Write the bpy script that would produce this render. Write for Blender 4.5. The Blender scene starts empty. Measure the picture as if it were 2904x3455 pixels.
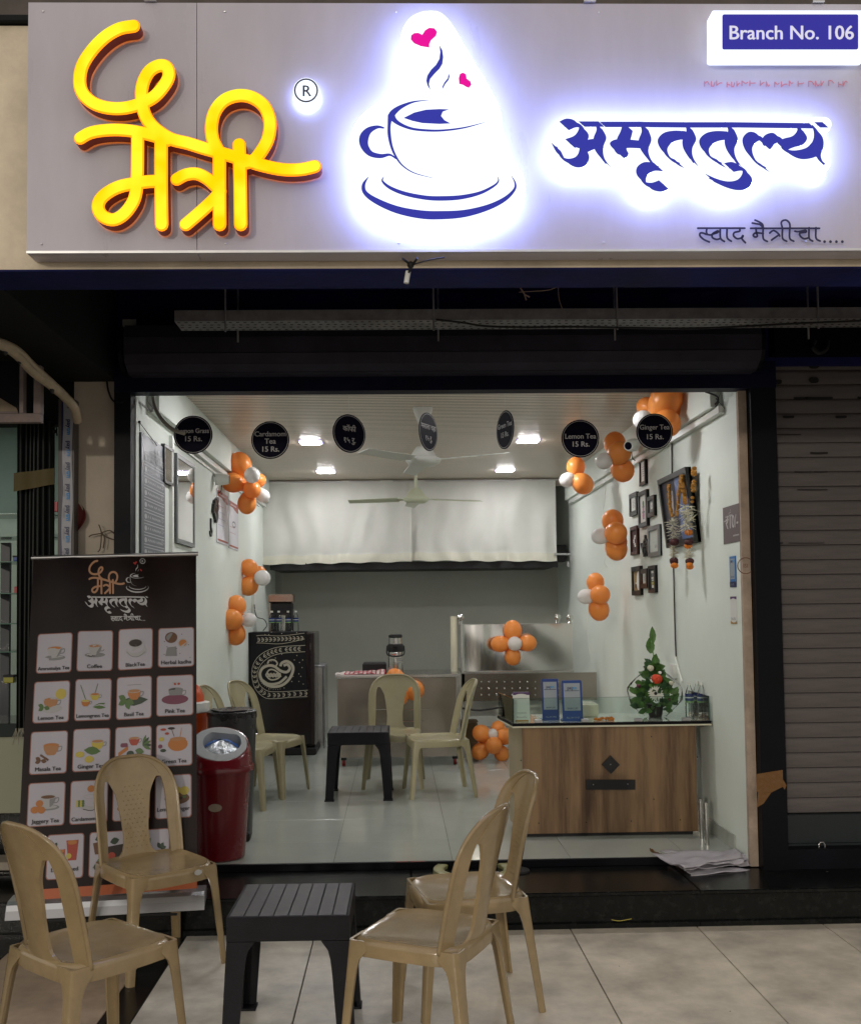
import bpy, math, random
from mathutils import Vector, Matrix, noise
random.seed(7)
S = bpy.context.scene
COL = S.collection
R = math.radians
# ------------------------------------------------------------------ camera
YAW, PIT, ROL, F, CX, CY, D, H = .023, .0473, -.0115, 3430., 1414.4, 1891.2, 5.0975, 1.473
def _basis():
    cy, sy = math.cos(YAW), math.sin(YAW)
    f = Vector((sy, cy, 0)); r = Vector((cy, -sy, 0)); u = Vector((0, 0, 1))
    cp, sp = math.cos(PIT), math.sin(PIT); f2 = f*cp+u*sp; u2 = u*cp-f*sp
    cr, sr = math.cos(ROL), math.sin(ROL)
    return r*cr+u2*sr, u2*cr-r*sr, f2
CR, CU, CF = _basis()
CAM = Vector((0, -D, H))
cd = bpy.data.cameras.new('camera'); cam = bpy.data.objects.new('camera', cd); COL.objects.link(cam)
m = Matrix((CR, CU, -CF)).transposed().to_4x4(); m.translation = CAM; cam.matrix_world = m
cd.sensor_fit = 'HORIZONTAL'; cd.sensor_width = 36; cd.lens = F/2904*36
cd.shift_x = (1452-CX)/2904; cd.shift_y = (CY-1727.5)/2904
cd.clip_end = 400; cd.clip_start = .05
S.camera = cam
def ray(px, py): return CR*((px-CX)/F)+CU*((CY-py)/F)+CF
def at(px, py, X=None, Y=None, Z=None):
    d = ray(px, py)
    t = (X-CAM.x)/d.x if X is not None else (Y-CAM.y)/d.y if Y is not None else (Z-CAM.z)/d.z
    return CAM+d*t
def scale_at(P): return F/((Vector(P)-CAM).dot(CF))
# ------------------------------------------------------------------ world, sun, exposure
W = bpy.data.worlds.new('World'); S.world = W; W.use_nodes = True
nt = W.node_tree; nt.nodes.clear()
bg = nt.nodes.new('ShaderNodeBackground'); out = nt.nodes.new('ShaderNodeOutputWorld')
bg.inputs[0].default_value = (1.0, .93, .84, 1); bg.inputs[1].default_value = .74
nt.links.new(bg.outputs[0], out.inputs[0])
sl = bpy.data.lights.new('sun', 'SUN'); so = bpy.data.objects.new('sun', sl); COL.objects.link(so)
sl.energy = .5; sl.angle = R(1.5); sl.color = (1, .9, .76)
_d = Vector((.42, 1.0, -.17)); so.rotation_euler = _d.to_track_quat('-Z', 'Y').to_euler(); so.location = (-4, -12, 4)
S.view_settings.view_transform = 'Standard'; S.view_settings.look = 'None'
S.view_settings.exposure = 0; S.view_settings.gamma = 1
LED = 35.0
# ------------------------------------------------------------------ materials
MATS = {}
def PM(name, col, rough=.5, metal=0, var=0, vs=6, bump=0, bs=40, emit=None, es=1, trans=0, coat=0, alpha=1, ior=1.45, stretch=None, col2=None, thr=None, transl=0, spec=None):
    if name in MATS: return MATS[name]
    mt = bpy.data.materials.new(name); mt.use_nodes = True; n = mt.node_tree; b = n.nodes['Principled BSDF']
    b.inputs['Base Color'].default_value = (*col, 1); b.inputs['Roughness'].default_value = rough
    b.inputs['Metallic'].default_value = metal; b.inputs['IOR'].default_value = ior
    b.inputs['Transmission Weight'].default_value = trans; b.inputs['Coat Weight'].default_value = coat; b.inputs['Coat Roughness'].default_value = .08
    b.inputs['Alpha'].default_value = alpha
    if spec is not None: b.inputs['Specular IOR Level'].default_value = spec
    if emit: b.inputs['Emission Color'].default_value = (*emit, 1); b.inputs['Emission Strength'].default_value = es
    if var or bump or col2:
        tc = n.nodes.new('ShaderNodeTexCoord'); mp = n.nodes.new('ShaderNodeMapping'); n.links.new(tc.outputs['Object'], mp.inputs[0])
        if stretch: mp.inputs['Scale'].default_value = stretch
        if var or col2:
            nz = n.nodes.new('ShaderNodeTexNoise'); nz.inputs['Scale'].default_value = vs; nz.inputs['Detail'].default_value = 6; nz.inputs['Roughness'].default_value = .65
            n.links.new(mp.outputs[0], nz.inputs['Vector'])
            cr = n.nodes.new('ShaderNodeValToRGB'); c2 = col2 or tuple(min(1, c*(1+var)) for c in col); c1 = col if col2 else tuple(c*(1-var) for c in col)
            a, bb = thr or (.3, .7)
            cr.color_ramp.elements[0].position = a; cr.color_ramp.elements[1].position = bb
            cr.color_ramp.elements[0].color = (*c1, 1); cr.color_ramp.elements[1].color = (*c2, 1)
            n.links.new(nz.outputs[0], cr.inputs[0]); n.links.new(cr.outputs[0], b.inputs['Base Color'])
            mr = n.nodes.new('ShaderNodeMapRange'); mr.inputs[3].default_value = max(.02, rough*.75); mr.inputs[4].default_value = min(1, rough*1.35)
            n.links.new(nz.outputs[0], mr.inputs[0]); n.links.new(mr.outputs[0], b.inputs['Roughness'])
        if bump:
            n2 = n.nodes.new('ShaderNodeTexNoise'); n2.inputs['Scale'].default_value = bs; n2.inputs['Detail'].default_value = 4
            n.links.new(mp.outputs[0], n2.inputs['Vector']); bp = n.nodes.new('ShaderNodeBump'); bp.inputs['Strength'].default_value = bump; bp.inputs['Distance'].default_value = .01
            n.links.new(n2.outputs[0], bp.inputs['Height']); n.links.new(bp.outputs[0], b.inputs['Normal'])
    if transl:
        o = n.nodes['Material Output']; tl = n.nodes.new('ShaderNodeBsdfTranslucent'); tl.inputs[0].default_value = (*col, 1)
        mx = n.nodes.new('ShaderNodeMixShader'); mx.inputs[0].default_value = transl
        n.links.new(b.outputs[0], mx.inputs[1]); n.links.new(tl.outputs[0], mx.inputs[2]); n.links.new(mx.outputs[0], o.inputs[0])
    MATS[name] = mt; return mt
def EM(name, col, s):
    if name in MATS: return MATS[name]
    mt = bpy.data.materials.new(name); mt.use_nodes = True; n = mt.node_tree; n.nodes.clear()
    e = n.nodes.new('ShaderNodeEmission'); e.inputs[0].default_value = (*col, 1); e.inputs[1].default_value = s
    o = n.nodes.new('ShaderNodeOutputMaterial'); n.links.new(e.outputs[0], o.inputs[0]); MATS[name] = mt; return mt
def GLASS(name, tint=(.9, .96, .94), rough=.02, ior=1.45):
    if name in MATS: return MATS[name]
    mt = bpy.data.materials.new(name); mt.use_nodes = True; n = mt.node_tree; n.nodes.clear()
    t = n.nodes.new('ShaderNodeBsdfTransparent'); t.inputs[0].default_value = (*tint, 1)
    g = n.nodes.new('ShaderNodeBsdfGlossy'); g.inputs['Roughness'].default_value = rough
    fr = n.nodes.new('ShaderNodeFresnel'); fr.inputs[0].default_value = ior; mx = n.nodes.new('ShaderNodeMixShader')
    o = n.nodes.new('ShaderNodeOutputMaterial'); n.links.new(fr.outputs[0], mx.inputs[0]); n.links.new(t.outputs[0], mx.inputs[1]); n.links.new(g.outputs[0], mx.inputs[2]); n.links.new(mx.outputs[0], o.inputs[0])
    MATS[name] = mt; return mt
M_wall = PM('wall_paint', (.72, .78, .72), .6, var=.05, vs=1.5, bump=.06, bs=90)
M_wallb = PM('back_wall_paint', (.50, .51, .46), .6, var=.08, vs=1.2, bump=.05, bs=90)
M_plaster = PM('bare_plaster', (.42, .33, .26), .85, var=.25, vs=9, bump=.4, bs=60)
M_beige = PM('fascia_paint', (.74, .64, .49), .8, var=.18, vs=5, bump=.15, bs=70)
M_pillar = PM('pillar_paint', (.50, .44, .36), .75, var=.12, vs=3, bump=.15, bs=60)
M_blueflare = PM('soffit_blue_flare_tint', (.013, .017, .10), .7, var=.5, vs=2.5, bump=.2, bs=30, spec=.15)  # dark canopy paint, blue flare of the lit sign put into its colour
M_black = PM('black_paint', (.002, .0025, .005), .5, var=.5, vs=4, bump=.1, bs=30, spec=.18)
M_beam = PM('charcoal_beam_paint', (.012, .014, .015), .8, var=.3, vs=3, spec=.2)
M_granite = PM('black_granite', (.004, .005, .005), .22, col2=(.02, .021, .02), vs=24, thr=(.5, .85), bump=.05, bs=8, spec=.3)
M_slab = PM('marble_slab', (.62, .56, .46), .36, var=.3, vs=4.2, bump=.08, bs=20)
M_slab2 = PM('marble_slab_grey', (.60, .57, .50), .34, var=.28, vs=5.5, bump=.08, bs=20)
M_slab3 = PM('brown_slab', (.38, .29, .21), .45, var=.28, vs=5, bump=.06, bs=20)
M_tile = PM('ivory_tile', (.40, .43, .39), .14, var=.06, vs=2.2, bump=.015, bs=6)
M_grout = PM('grout', (.06, .05, .038), .9, var=.3, vs=20)
M_pvc = PM('pvc_plank', (.74, .66, .55), .3, var=.04, vs=3)
M_trim = PM('ceiling_trim', (.42, .36, .30), .5, var=.1, vs=5)
M_signp = PM('sign_panel_acp', (.53, .50, .57), .28, var=.09, vs=2.2, coat=.3, bump=.07, bs=1.5, stretch=(1.6, 1, .5))
M_alu = PM('aluminium', (.62, .62, .63), .3, .9, var=.08, vs=8)
M_steel = PM('stainless_steel', (.50, .50, .48), .24, 1, var=.12, vs=3, bump=.05, bs=5)
M_mirror = PM('polished_steel', (.60, .60, .58), .16, 1, bump=.05, bs=2.2, stretch=(1, 1, .25))
M_galv = PM('galvanised_steel', (.36, .36, .37), .45, .7, var=.25, vs=14)
M_chair = PM('chair_plastic', (.30, .22, .115), .22, var=.16, vs=7, bump=.04, bs=120, coat=.35)
M_chairi = PM('chair_plastic_pale', (.33, .30, .18), .3, var=.08, vs=7, coat=.3)
M_table = PM('table_plastic', (.010, .010, .013), .5, var=.35, vs=8, bump=.3, bs=260, spec=.25)
M_orange = PM('orange_balloon', (.95, .37, .085), .3, var=.04, vs=3, transl=.3)
M_white = PM('white_balloon', (.82, .82, .80), .32, transl=.3)
M_wplas = PM('white_plastic', (.72, .74, .70), .35)
M_cream = PM('cream_plastic', (.62, .60, .46), .4)
M_disc = PM('black_acrylic', (.004, .004, .014), .5, spec=.06)
M_print = PM('silver_print', (.45, .45, .45), .5)
M_curt = PM('curtain_cloth', (.78, .79, .74), .85, var=.05, vs=3, bump=.12, bs=300, transl=.2)
M_dslat = PM('shutter_paint', (.105, .092, .09), .65, var=.22, vs=7, bump=.12, bs=50, stretch=(.35, 1, 4))
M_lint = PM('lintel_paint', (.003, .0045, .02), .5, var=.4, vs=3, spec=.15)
M_plank = PM('table_top_plastic', (.020, .020, .027), .42, var=.4, vs=14, bump=.15, bs=160)
M_hood = PM('hood_paint', (.034, .033, .048), .65, var=.3, vs=4, spec=.2)  # blue cast of the sign's flare mixed into the hood colour
M_wood = None
M_dark = PM('matt_black', (.01, .01, .011), .6)
M_red = PM('bin_red', (.13, .004, .009), .25, var=.06, vs=4, coat=.2)
M_grey = PM('bin_grey', (.34, .36, .37), .35)
M_bag = PM('silver_bag', (.7, .75, .8), .22, .5, bump=.8, bs=60)
M_bluebag = PM('blue_bag', (.05, .16, .5), .3, bump=.8, bs=60)
M_wire = PM('black_cable', (.012, .012, .014), .5)
M_pipe = PM('cream_pipe', (.46, .38, .27), .6, var=.15, vs=15)
M_glass = GLASS('clear_glass')
M_cello = GLASS('cellophane', (.995, .995, .995), .10, 1.06)
M_led = EM('led_diffuser', (1, .97, .98), LED*3.2)
M_ledrim = EM('led_rim', (.55, .45, 1), 1.6)
M_white_l = EM('sign_white_light', (.86, .92, 1.0), 1.35)
M_halo_l = EM('sign_halo_light', (.30, .38, 1.0), 19)
M_blue_f = EM('sign_blue_vinyl', (.042, .048, .38), 1.0)
M_pink_f = EM('sign_pink_vinyl', (.85, .01, .33), 1.0)
M_yel = EM('sign_yellow_face', (1.0, .78, .004), 1.35)
_n = M_yel.node_tree; _e = [x for x in _n.nodes if x.type == 'EMISSION'][0]; _t = _n.nodes.new('ShaderNodeTexCoord'); _z = _n.nodes.new('ShaderNodeTexNoise'); _z.inputs['Scale'].default_value = 7; _z.inputs['Detail'].default_value = 2
_c = _n.nodes.new('ShaderNodeValToRGB'); _c.color_ramp.elements[0].position = .38; _c.color_ramp.elements[1].position = .66; _c.color_ramp.elements[0].color = (1.0, .56, .002, 1); _c.color_ramp.elements[1].color = (1.0, .84, .03, 1)
_n.links.new(_t.outputs['Object'], _z.inputs['Vector']); _n.links.new(_z.outputs[0], _c.inputs[0]); _n.links.new(_c.outputs[0], _e.inputs[0])
M_yelrim = EM('sign_orange_rim', (1.0, .22, .004), 2.2)
M_signside = PM('letter_side', (.09, .022, .02), .5, emit=(.5, .05, .01), es=.12)
M_ink = PM('navy_letter', (.02, .018, .07), .35)
# ------------------------------------------------------------------ builders
class MB:
    def __init__(s): s.v = []; s.f = []; s.mi = []; s.m = 0
    def add(s, vs, fs, m=None):
        o = len(s.v); s.v += [tuple(p) for p in vs]; s.f += [tuple(i+o for i in f) for f in fs]; s.mi += [s.m if m is None else m]*len(fs); return s
    def box(s, a, b, m=None, bev=0):
        x0, y0, z0 = [min(a[i], b[i]) for i in range(3)]; x1, y1, z1 = [max(a[i], b[i]) for i in range(3)]
        if bev:
            e = bev; vs = []
            for z, i in ((z0, e), (z0+e, 0), (z1-e, 0), (z1, e)):
                vs += [(x0+i, y0+i, z), (x1-i, y0+i, z), (x1-i, y1-i, z), (x0+i, y1-i, z)]
            fs = [(3, 2, 1, 0), (12, 13, 14, 15)]
            for k in range(3):
                for j in range(4): fs.append((4*k+j, 4*k+(j+1) % 4, 4*k+4+(j+1) % 4, 4*k+4+j))
            return s.add(vs, fs, m)
        return s.add([(x0, y0, z0), (x1, y0, z0), (x1, y1, z0), (x0, y1, z0), (x0, y0, z1), (x1, y0, z1), (x1, y1, z1), (x0, y1, z1)],
                     [(3, 2, 1, 0), (4, 5, 6, 7), (0, 1, 5, 4), (1, 2, 6, 5), (2, 3, 7, 6), (3, 0, 4, 7)], m)
    def lathe(s, prof, c=(0, 0, 0), n=24, m=None, ax='z', sx=1, sy=1, cap=True):
        vs = []
        for r, z in prof:
            for j in range(n):
                a = 2*math.pi*j/n; p = (r*math.cos(a)*sx, r*math.sin(a)*sy, z)
                if ax == 'x': p = (p[2], p[0], p[1])
                if ax == 'y': p = (p[0], p[2], p[1])
                vs.append((p[0]+c[0], p[1]+c[1], p[2]+c[2]))
        fs = [(k*n+j, k*n+(j+1) % n, (k+1)*n+(j+1) % n, (k+1)*n+j) for k in range(len(prof)-1) for j in range(n)]
        if cap: fs += [tuple(range(n))[::-1], tuple(range((len(prof)-1)*n, len(prof)*n))]
        return s.add(vs, fs, m)
    def ball(s, c, r, n=18, k=10, m=None, sq=(1, 1, 1)):
        vs = []; fs = []
        for i in range(k+1):
            t = math.pi*i/k
            for j in range(n):
                a = 2*math.pi*j/n; vs.append((c[0]+r*sq[0]*math.sin(t)*math.cos(a), c[1]+r*sq[1]*math.sin(t)*math.sin(a), c[2]+r*sq[2]*math.cos(t)))
        for i in range(k):
            for j in range(n): fs.append((i*n+j, (i+1)*n+j, (i+1)*n+(j+1) % n, i*n+(j+1) % n))
        return s.add(vs, fs, m)
    def tube(s, pts, r, n=8, m=None, smooth=0):
        pts = [Vector(p) for p in pts]
        if smooth: pts = crv(pts, smooth)
        vs = []; rr = r if isinstance(r, (list, tuple)) else [r]*len(pts)
        up = Vector((.13, .21, .97)).normalized()
        for i, p in enumerate(pts):
            t = (pts[min(i+1, len(pts)-1)]-pts[max(i-1, 0)]).normalized()
            a = t.cross(up); a = a.normalized() if a.length > 1e-4 else Vector((1, 0, 0)); b = t.cross(a)
            for j in range(n):
                q = 2*math.pi*j/n; vs.append(p+(a*math.cos(q)+b*math.sin(q))*rr[min(i, len(rr)-1)])
        L = len(pts); fs = [(k*n+j, k*n+(j+1) % n, (k+1)*n+(j+1) % n, (k+1)*n+j) for k in range(L-1) for j in range(n)]
        fs += [tuple(range(n))[::-1], tuple(range((L-1)*n, L*n))]
        return s.add(vs, fs, m)
    def prism(s, poly, P, t, m=None, ms=None):
        """poly: 2D points; P(x,y,h) -> world; front at h=t, back at h=0"""
        n = len(poly); vs = [P(x, y, t) for x, y in poly]+[P(x, y, 0) for x, y in poly]
        s.add(vs[:n], [tuple(range(n))], m)
        s.add(vs, [(i, n+i, n+(i+1) % n, (i+1) % n) for i in range(n)], ms if ms is not None else m)
        return s
    def grid(s, nu, nv, fn, m=None, closeu=False):
        vs = [fn(i/nu, j/nv) for j in range(nv+1) for i in range(nu+1)]
        fs = [(j*(nu+1)+i, j*(nu+1)+i+1, (j+1)*(nu+1)+i+1, (j+1)*(nu+1)+i) for j in range(nv) for i in range(nu)]
        return s.add(vs, fs, m)
    def build(s, name, mats, parent=None, smooth=False, world=True, fix=True):
        me = bpy.data.meshes.new(name); vs = s.v
        if parent is not None and world:
            inv = parent.matrix_basis.inverted(); vs = [tuple(inv @ Vector(p)) for p in vs]
        me.from_pydata(vs, [], s.f)
        if not isinstance(mats, (list, tuple)): mats = [mats]
        for q in mats: me.materials.append(q)
        me.polygons.foreach_set('material_index', s.mi)
        if fix:
            import bmesh
            b = bmesh.new(); b.from_mesh(me); bmesh.ops.recalc_face_normals(b, faces=b.faces); b.to_mesh(me); b.free()
        if smooth:
            me.polygons.foreach_set('use_smooth', [True]*len(me.polygons)); me.set_sharp_from_angle(angle=R(smooth if smooth > 1 else 40))
        me.update()
        o = bpy.data.objects.new(name, me); COL.objects.link(o)
        if parent is not None: o.parent = parent
        return o
def crv(pts, k=6, closed=False):
    pts = [Vector(p) for p in pts]; out = []; n = len(pts)
    if n < 3 or k < 2: return pts
    for i in range(n-1):
        p0, p1, p2, p3 = pts[max(i-1, 0)], pts[i], pts[i+1], pts[min(i+2, n-1)]
        for j in range(k):
            t = j/k; out.append(.5*((2*p1)+(p2-p0)*t+(2*p0-5*p1+4*p2-p3)*t*t+(3*p1-p0-3*p2+p3)*t*t*t))
    out.append(pts[-1]); return out
def tag(o, label=None, cat=None, group=None, kind=None):
    if label: o['label'] = label
    if cat: o['category'] = cat
    if group: o['group'] = group
    if kind: o['kind'] = kind
    return o
def thing(name, label, cat, loc=(0, 0, 0), rz=0, group=None):
    o = bpy.data.objects.new(name, None); COL.objects.link(o); o.empty_display_size = .1
    o.location = loc; o.rotation_euler = (0, 0, rz); o.matrix_basis = Matrix.Translation(Vector(loc)) @ Matrix.Rotation(rz, 4, 'Z')
    return tag(o, label, cat, group)
def struct(name, mb, mat, **k): return tag(mb.build(name, mat, **k), kind='structure')
def dup(root, loc, rz, label, group=None, rename=None):
    r = root.copy(); COL.objects.link(r); r.location = loc; r.rotation_euler = (0, 0, rz); r['label'] = label
    if group: r['group'] = group
    for ch in list(root.children):
        c = ch.copy(); COL.objects.link(c); c.parent = r
        for g in ch.children:
            d = g.copy(); COL.objects.link(d); d.parent = c
    return r
# flat ribbons (calligraphy) ------------------------------------------------
def ribbon(mb, pts, w, P, t0, t1, m=0, ms=None, k=5, drift=0.0, caps=True):
    """pts [(x,y) or (x,y,w)]; P(x,y,h)->world; slab from h=t0 (back) to t1 (front)"""
    pp = crv([Vector((p[0], p[1], p[2] if len(p) > 2 else w)) for p in pts], k); n = len(pp); L = []; Rr = []
    for i, p in enumerate(pp):
        d = (pp[min(i+1, n-1)]-pp[max(i-1, 0)]); d.z = 0; d = d.normalized() if d.length > 1e-9 else Vector((1, 0, 0)); q = Vector((-d.y, d.x, 0)); h = max(p.z, 1e-4)/2
        L.append((p.x+q.x*h, p.y+q.y*h)); Rr.append((p.x-q.x*h, p.y-q.y*h))
    def T(i): return t1+drift*i/max(1, n-1)
    vs = [P(x, y, T(i)) for i, (x, y) in enumerate(L)]+[P(x, y, T(i)) for i, (x, y) in enumerate(Rr)]
    mb.add(vs, [(i, i+1, n+i+1, n+i) for i in range(n-1)], m)
    if t0 is not None:
        bs = [P(x, y, t0) for x, y in L]+[P(x, y, t0) for x, y in Rr]; allv = vs+bs
        mm = ms if ms is not None else m
        mb.add(allv, [(i, i+1, 2*n+i+1, 2*n+i) for i in range(n-1)]+[(n+i, n+i+1, 3*n+i+1, 3*n+i) for i in range(n-1)], mm)
    if caps:
        for idx, sg in ((0, -1), (n-1, 1)):
            p = pp[idx]; d = (pp[1]-pp[0]) if idx == 0 else (pp[-1]-pp[-2]); d.z = 0; d.normalize(); h = max(p.z, 1e-4)/2; a0 = math.atan2(d.y*sg, d.x*sg)
            arc = [(p.x+h*math.cos(a0+a), p.y+h*math.sin(a0+a)) for a in [math.pi*(q/8-.5) for q in range(9)]]
            tt = T(idx); mb.add([P(x, y, tt) for x, y in arc], [tuple(range(9))], m)
            if t0 is not None: mb.add([P(x, y, tt) for x, y in arc]+[P(x, y, t0) for x, y in arc], [(i, i+1, 9+i+1, 9+i) for i in range(8)], ms if ms is not None else m)
def nib(mb, pts, w, P, t1, t0=None, m=0, k=5, ang=42):
    pp = crv([Vector((p[0], p[1], 0)) for p in pts], k); nx, ny = math.cos(R(ang))*w/2, math.sin(R(ang))*w/2; n = len(pp)
    A = [(p.x-nx, p.y-ny) for p in pp]; B = [(p.x+nx, p.y+ny) for p in pp]
    mb.add([P(x, y, t1) for x, y in A]+[P(x, y, t1) for x, y in B], [(i, i+1, n+i+1, n+i) for i in range(n-1)], m)
    # thin companion so the hairlines keep a width
    ribbon(mb, [(p.x, p.y) for p in pp], w*.16, P, None, t1-.0002, m, k=1, caps=False)
TXT = {}
def text2d(body):
    if body in TXT: return TXT[body]
    c = bpy.data.curves.new('t', 'FONT'); c.body = body; c.size = 1; c.align_x = 'CENTER'; c.resolution_u = 3
    o = bpy.data.objects.new('t', c); COL.objects.link(o); dg = bpy.context.evaluated_depsgraph_get(); dg.update()
    me = bpy.data.meshes.new_from_object(o.evaluated_get(dg))
    r = ([tuple(v.co) for v in me.vertices], [tuple(p.vertices) for p in me.polygons])
    bpy.data.objects.remove(o); bpy.data.curves.remove(c); bpy.data.meshes.remove(me); TXT[body] = r; return r
def text(mb, body, P, x, y, size, h, m=0, wmax=None, bold=0):
    """P(x,y,h) with y DOWN in local units; text baseline at y"""
    vs, fs = text2d(body)
    if not vs: return
    w = max(v[0] for v in vs)-min(v[0] for v in vs); sx = size
    if wmax and w*size > wmax: sx = wmax/w; size = size*(.45+.55*sx/size)
    for dx, dy, dh in ([(0, 0, 0)]+([(bold, 0, .0002), (0, bold, .0003), (-bold, 0, .0004)] if bold else [])):
        mb.add([P(x+v[0]*sx+dx, y-v[1]*size+dy, h+dh) for v in vs], fs, m)
def rrect(x0, y0, x1, y1, r, n=4):
    p = []
    for cx_, cy_, a in ((x1-r, y0+r, -90), (x1-r, y1-r, 0), (x0+r, y1-r, 90), (x0+r, y0+r, 180)):
        for i in range(n+1): q = R(a+90*i/n); p.append((cx_+r*math.cos(q), cy_+r*math.sin(q)))
    return p
def ell(cx_, cy_, rx, ry, n=24, a0=0, a1=360):
    return [(cx_+rx*math.cos(R(a0+(a1-a0)*i/(n if a1-a0 < 360 else n))), cy_+ry*math.sin(R(a0+(a1-a0)*i/n))) for i in range(n if a1-a0 >= 360 else n+1)]
def onY(Yp, ox=0, oy=0, sc=1, face=0):   # pixels -> plane Y=Yp, height h towards the viewer (-Y)
    def P(x, y, h):
        p = at(ox+x/sc, oy+y/sc, Y=Yp-face); return (p.x, Yp-h, p.z)
    return P
# ================================================================== SETTING
XL, XR, ZF, ZT, ZC = -1.302, 1.748, .2, 2.562, 2.755
YS = -.385
g = MB(); g.box((-40, -40, -.3), (40, 40, -.014)); ground = struct('ground', g, M_grout)
slab_me = {}
cols = []
x = -.969
while x < 4.2: cols.append((x, x+.583)); x += .583
for (a, b) in cols:
    for r in range(4):
        y1 = YS-1.135*r; y0 = y1-1.135; mt = M_slab if (int(a*7)+r) % 2 else M_slab2
        e = .0026; q = MB(); q.box((a+e, y0+e, -.013), (b-e, y1-e, random.uniform(-.0008, .0004)), bev=.0012); q.build('paving_slab', mt, ground)
for r in range(4):
    y1 = YS-1.135*r; y0 = y1-1.135
    q = MB(); q.box((-1.087, y0+.002, -.013), (-.971, y1-.002, .0), bev=.001); q.build('dark_strip', M_granite, ground)
    q = MB(); q.box((-1.70, y0+.002, -.013), (-1.09, y1-.002, -.0005), bev=.001); q.build('brown_slab', M_slab3, ground)
    q = MB(); q.box((-2.9, y0+.002, -.013), (-1.703, y1-.002, .0005), bev=.001); q.build('dark_slab', M_granite, ground)
# step
g = MB()
g.box((-4, YS+.012, -.01), (4.2, .09, .158)); step = struct('granite_step', g, M_granite)
for i in range(6):
    a = -3.9+i*1.32+random.uniform(-.05, .05)*0; q = MB(); q.box((a, YS-.012, .146), (a+1.317, .085, .166), bev=.004); q.build('tread_slab', M_granite, step)
    q = MB(); q.box((a, YS-.004, -.01), (a+1.317, YS+.01, .0245), bev=.003); q.build('skirting_slab', M_granite, step)
g = MB(); g.box((XL-.1, .07, .166), (XR+.17, .094, .2015), bev=.002); g.build('threshold_strip', M_black, step)
random.seed(21); q = MB()
for i in range(70):
    x_, y_ = random.uniform(-2.2, 3.2), random.choice((random.uniform(-.37, .05), random.uniform(-3.5, -.42))); z_ = .1665 if y_ > -.38 else .0012; r_ = random.uniform(.0015, .005)
    q.add([(x_+r_*random.uniform(.6, 1.3)*math.cos(a), y_+r_*random.uniform(.5, 1.2)*math.sin(a), z_) for a in (0, 1.2, 2.5, 3.7, 5)], [(0, 1, 2, 3, 4)])
tag(q.build('litter_specks', PM('dust_specks', (.16, .13, .10), .9)), 'small crumbs and dirt specks scattered on the step and paving', 'litter', kind='stuff')
# shop floor tiles
g = MB(); g.box((XL-.02, .095, .1), (XR+.15, 6.0, .196)); floor = struct('shop_floor', g, M_grout)
tx = [XL-.0]; x = -.55+.0
xs = [XL, -.93+.0, -.33, .27, .87, 1.47, XR]
ys = [.096]; y = .55
while y < 5.9: ys.append(y); y += .6
ys.append(5.9)
for i in range(len(xs)-1):
    for j in range(len(ys)-1):
        q = MB(); q.box((xs[i]+.0009, ys[j]+.0009, .19), (xs[i+1]-.0009, ys[j+1]-.0009, ZF), bev=.0006); q.build('floor_tile', M_tile, floor)
# walls
g = MB(); g.box((XL-.07, .02, .19), (XL, 5.9, ZC+.2)); lw = struct('wall_left', g, M_wall)
g = MB(); g.box((XL, .25, 2.53), (XL+.062, 4.95, ZC+.1)); struct('wall_beam_left', g, M_wall)
g = MB(); g.box((XR, .02, .19), (XR+.036, 5.9, ZC+.2)); rw = struct('wall_right', g, M_wall)
g = MB(); g.box((XR-.062, .25, 2.53), (XR, 4.95, ZC+.1)); struct('wall_beam_right', g, M_wall)
for xx, s in ((XL, 1), (XR, -1)):
    y0 = .2
    while y0 < 5.8:
        q = MB(); q.box((xx, y0, .2), (xx+s*.009, y0+.596, .278), bev=.001); q.build('skirting_tile', M_tile, lw if s == 1 else rw); y0 += .6
g = MB(); g.box((XL-.07, 5.9, .19), (XR+.07, 6.0, ZC+.2)); struct('wall_back', g, M_wallb)
g = MB(); g.box((XL-.07, .1, ZC+.02), (XR+.07, 6.0, ZC+.12)); ceil = struct('ceiling', g, M_trim)
pm = None; y = .12
while y < 4.93:
    if pm is None:
        q = MB(); pts = [(0, .018), (.004, .018), (.006, 0), (.043, 0), (.045, .012), (.053, .012), (.055, 0), (.090, 0), (.093, .018), (.0975, .018)]
        vs = [(XL, a, b) for a, b in pts]+[(XR, a, b) for a, b in pts]; n = len(pts)
        q.add(vs, [(i, i+1, n+i+1, n+i) for i in range(n-1)]); q.mi = [1 if i in (0, 1, 3, 4, 5, 7, 8) else 0 for i in range(n-1)]; pm = q.build('ceiling_plank', [M_pvc, PM('plank_joint', (.20, .16, .12), .7)], ceil); pm.location = (0, y, ZC)
    else:
        c = pm.copy(); COL.objects.link(c); c.parent = ceil; c.location = (0, y, ZC)
    y += .0975
g = MB(); g.box((XL+.06, 4.93, ZC-.075), (XR-.06, 4.965, ZC+.03)); g.build('ceiling_trim', M_trim, ceil)
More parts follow.
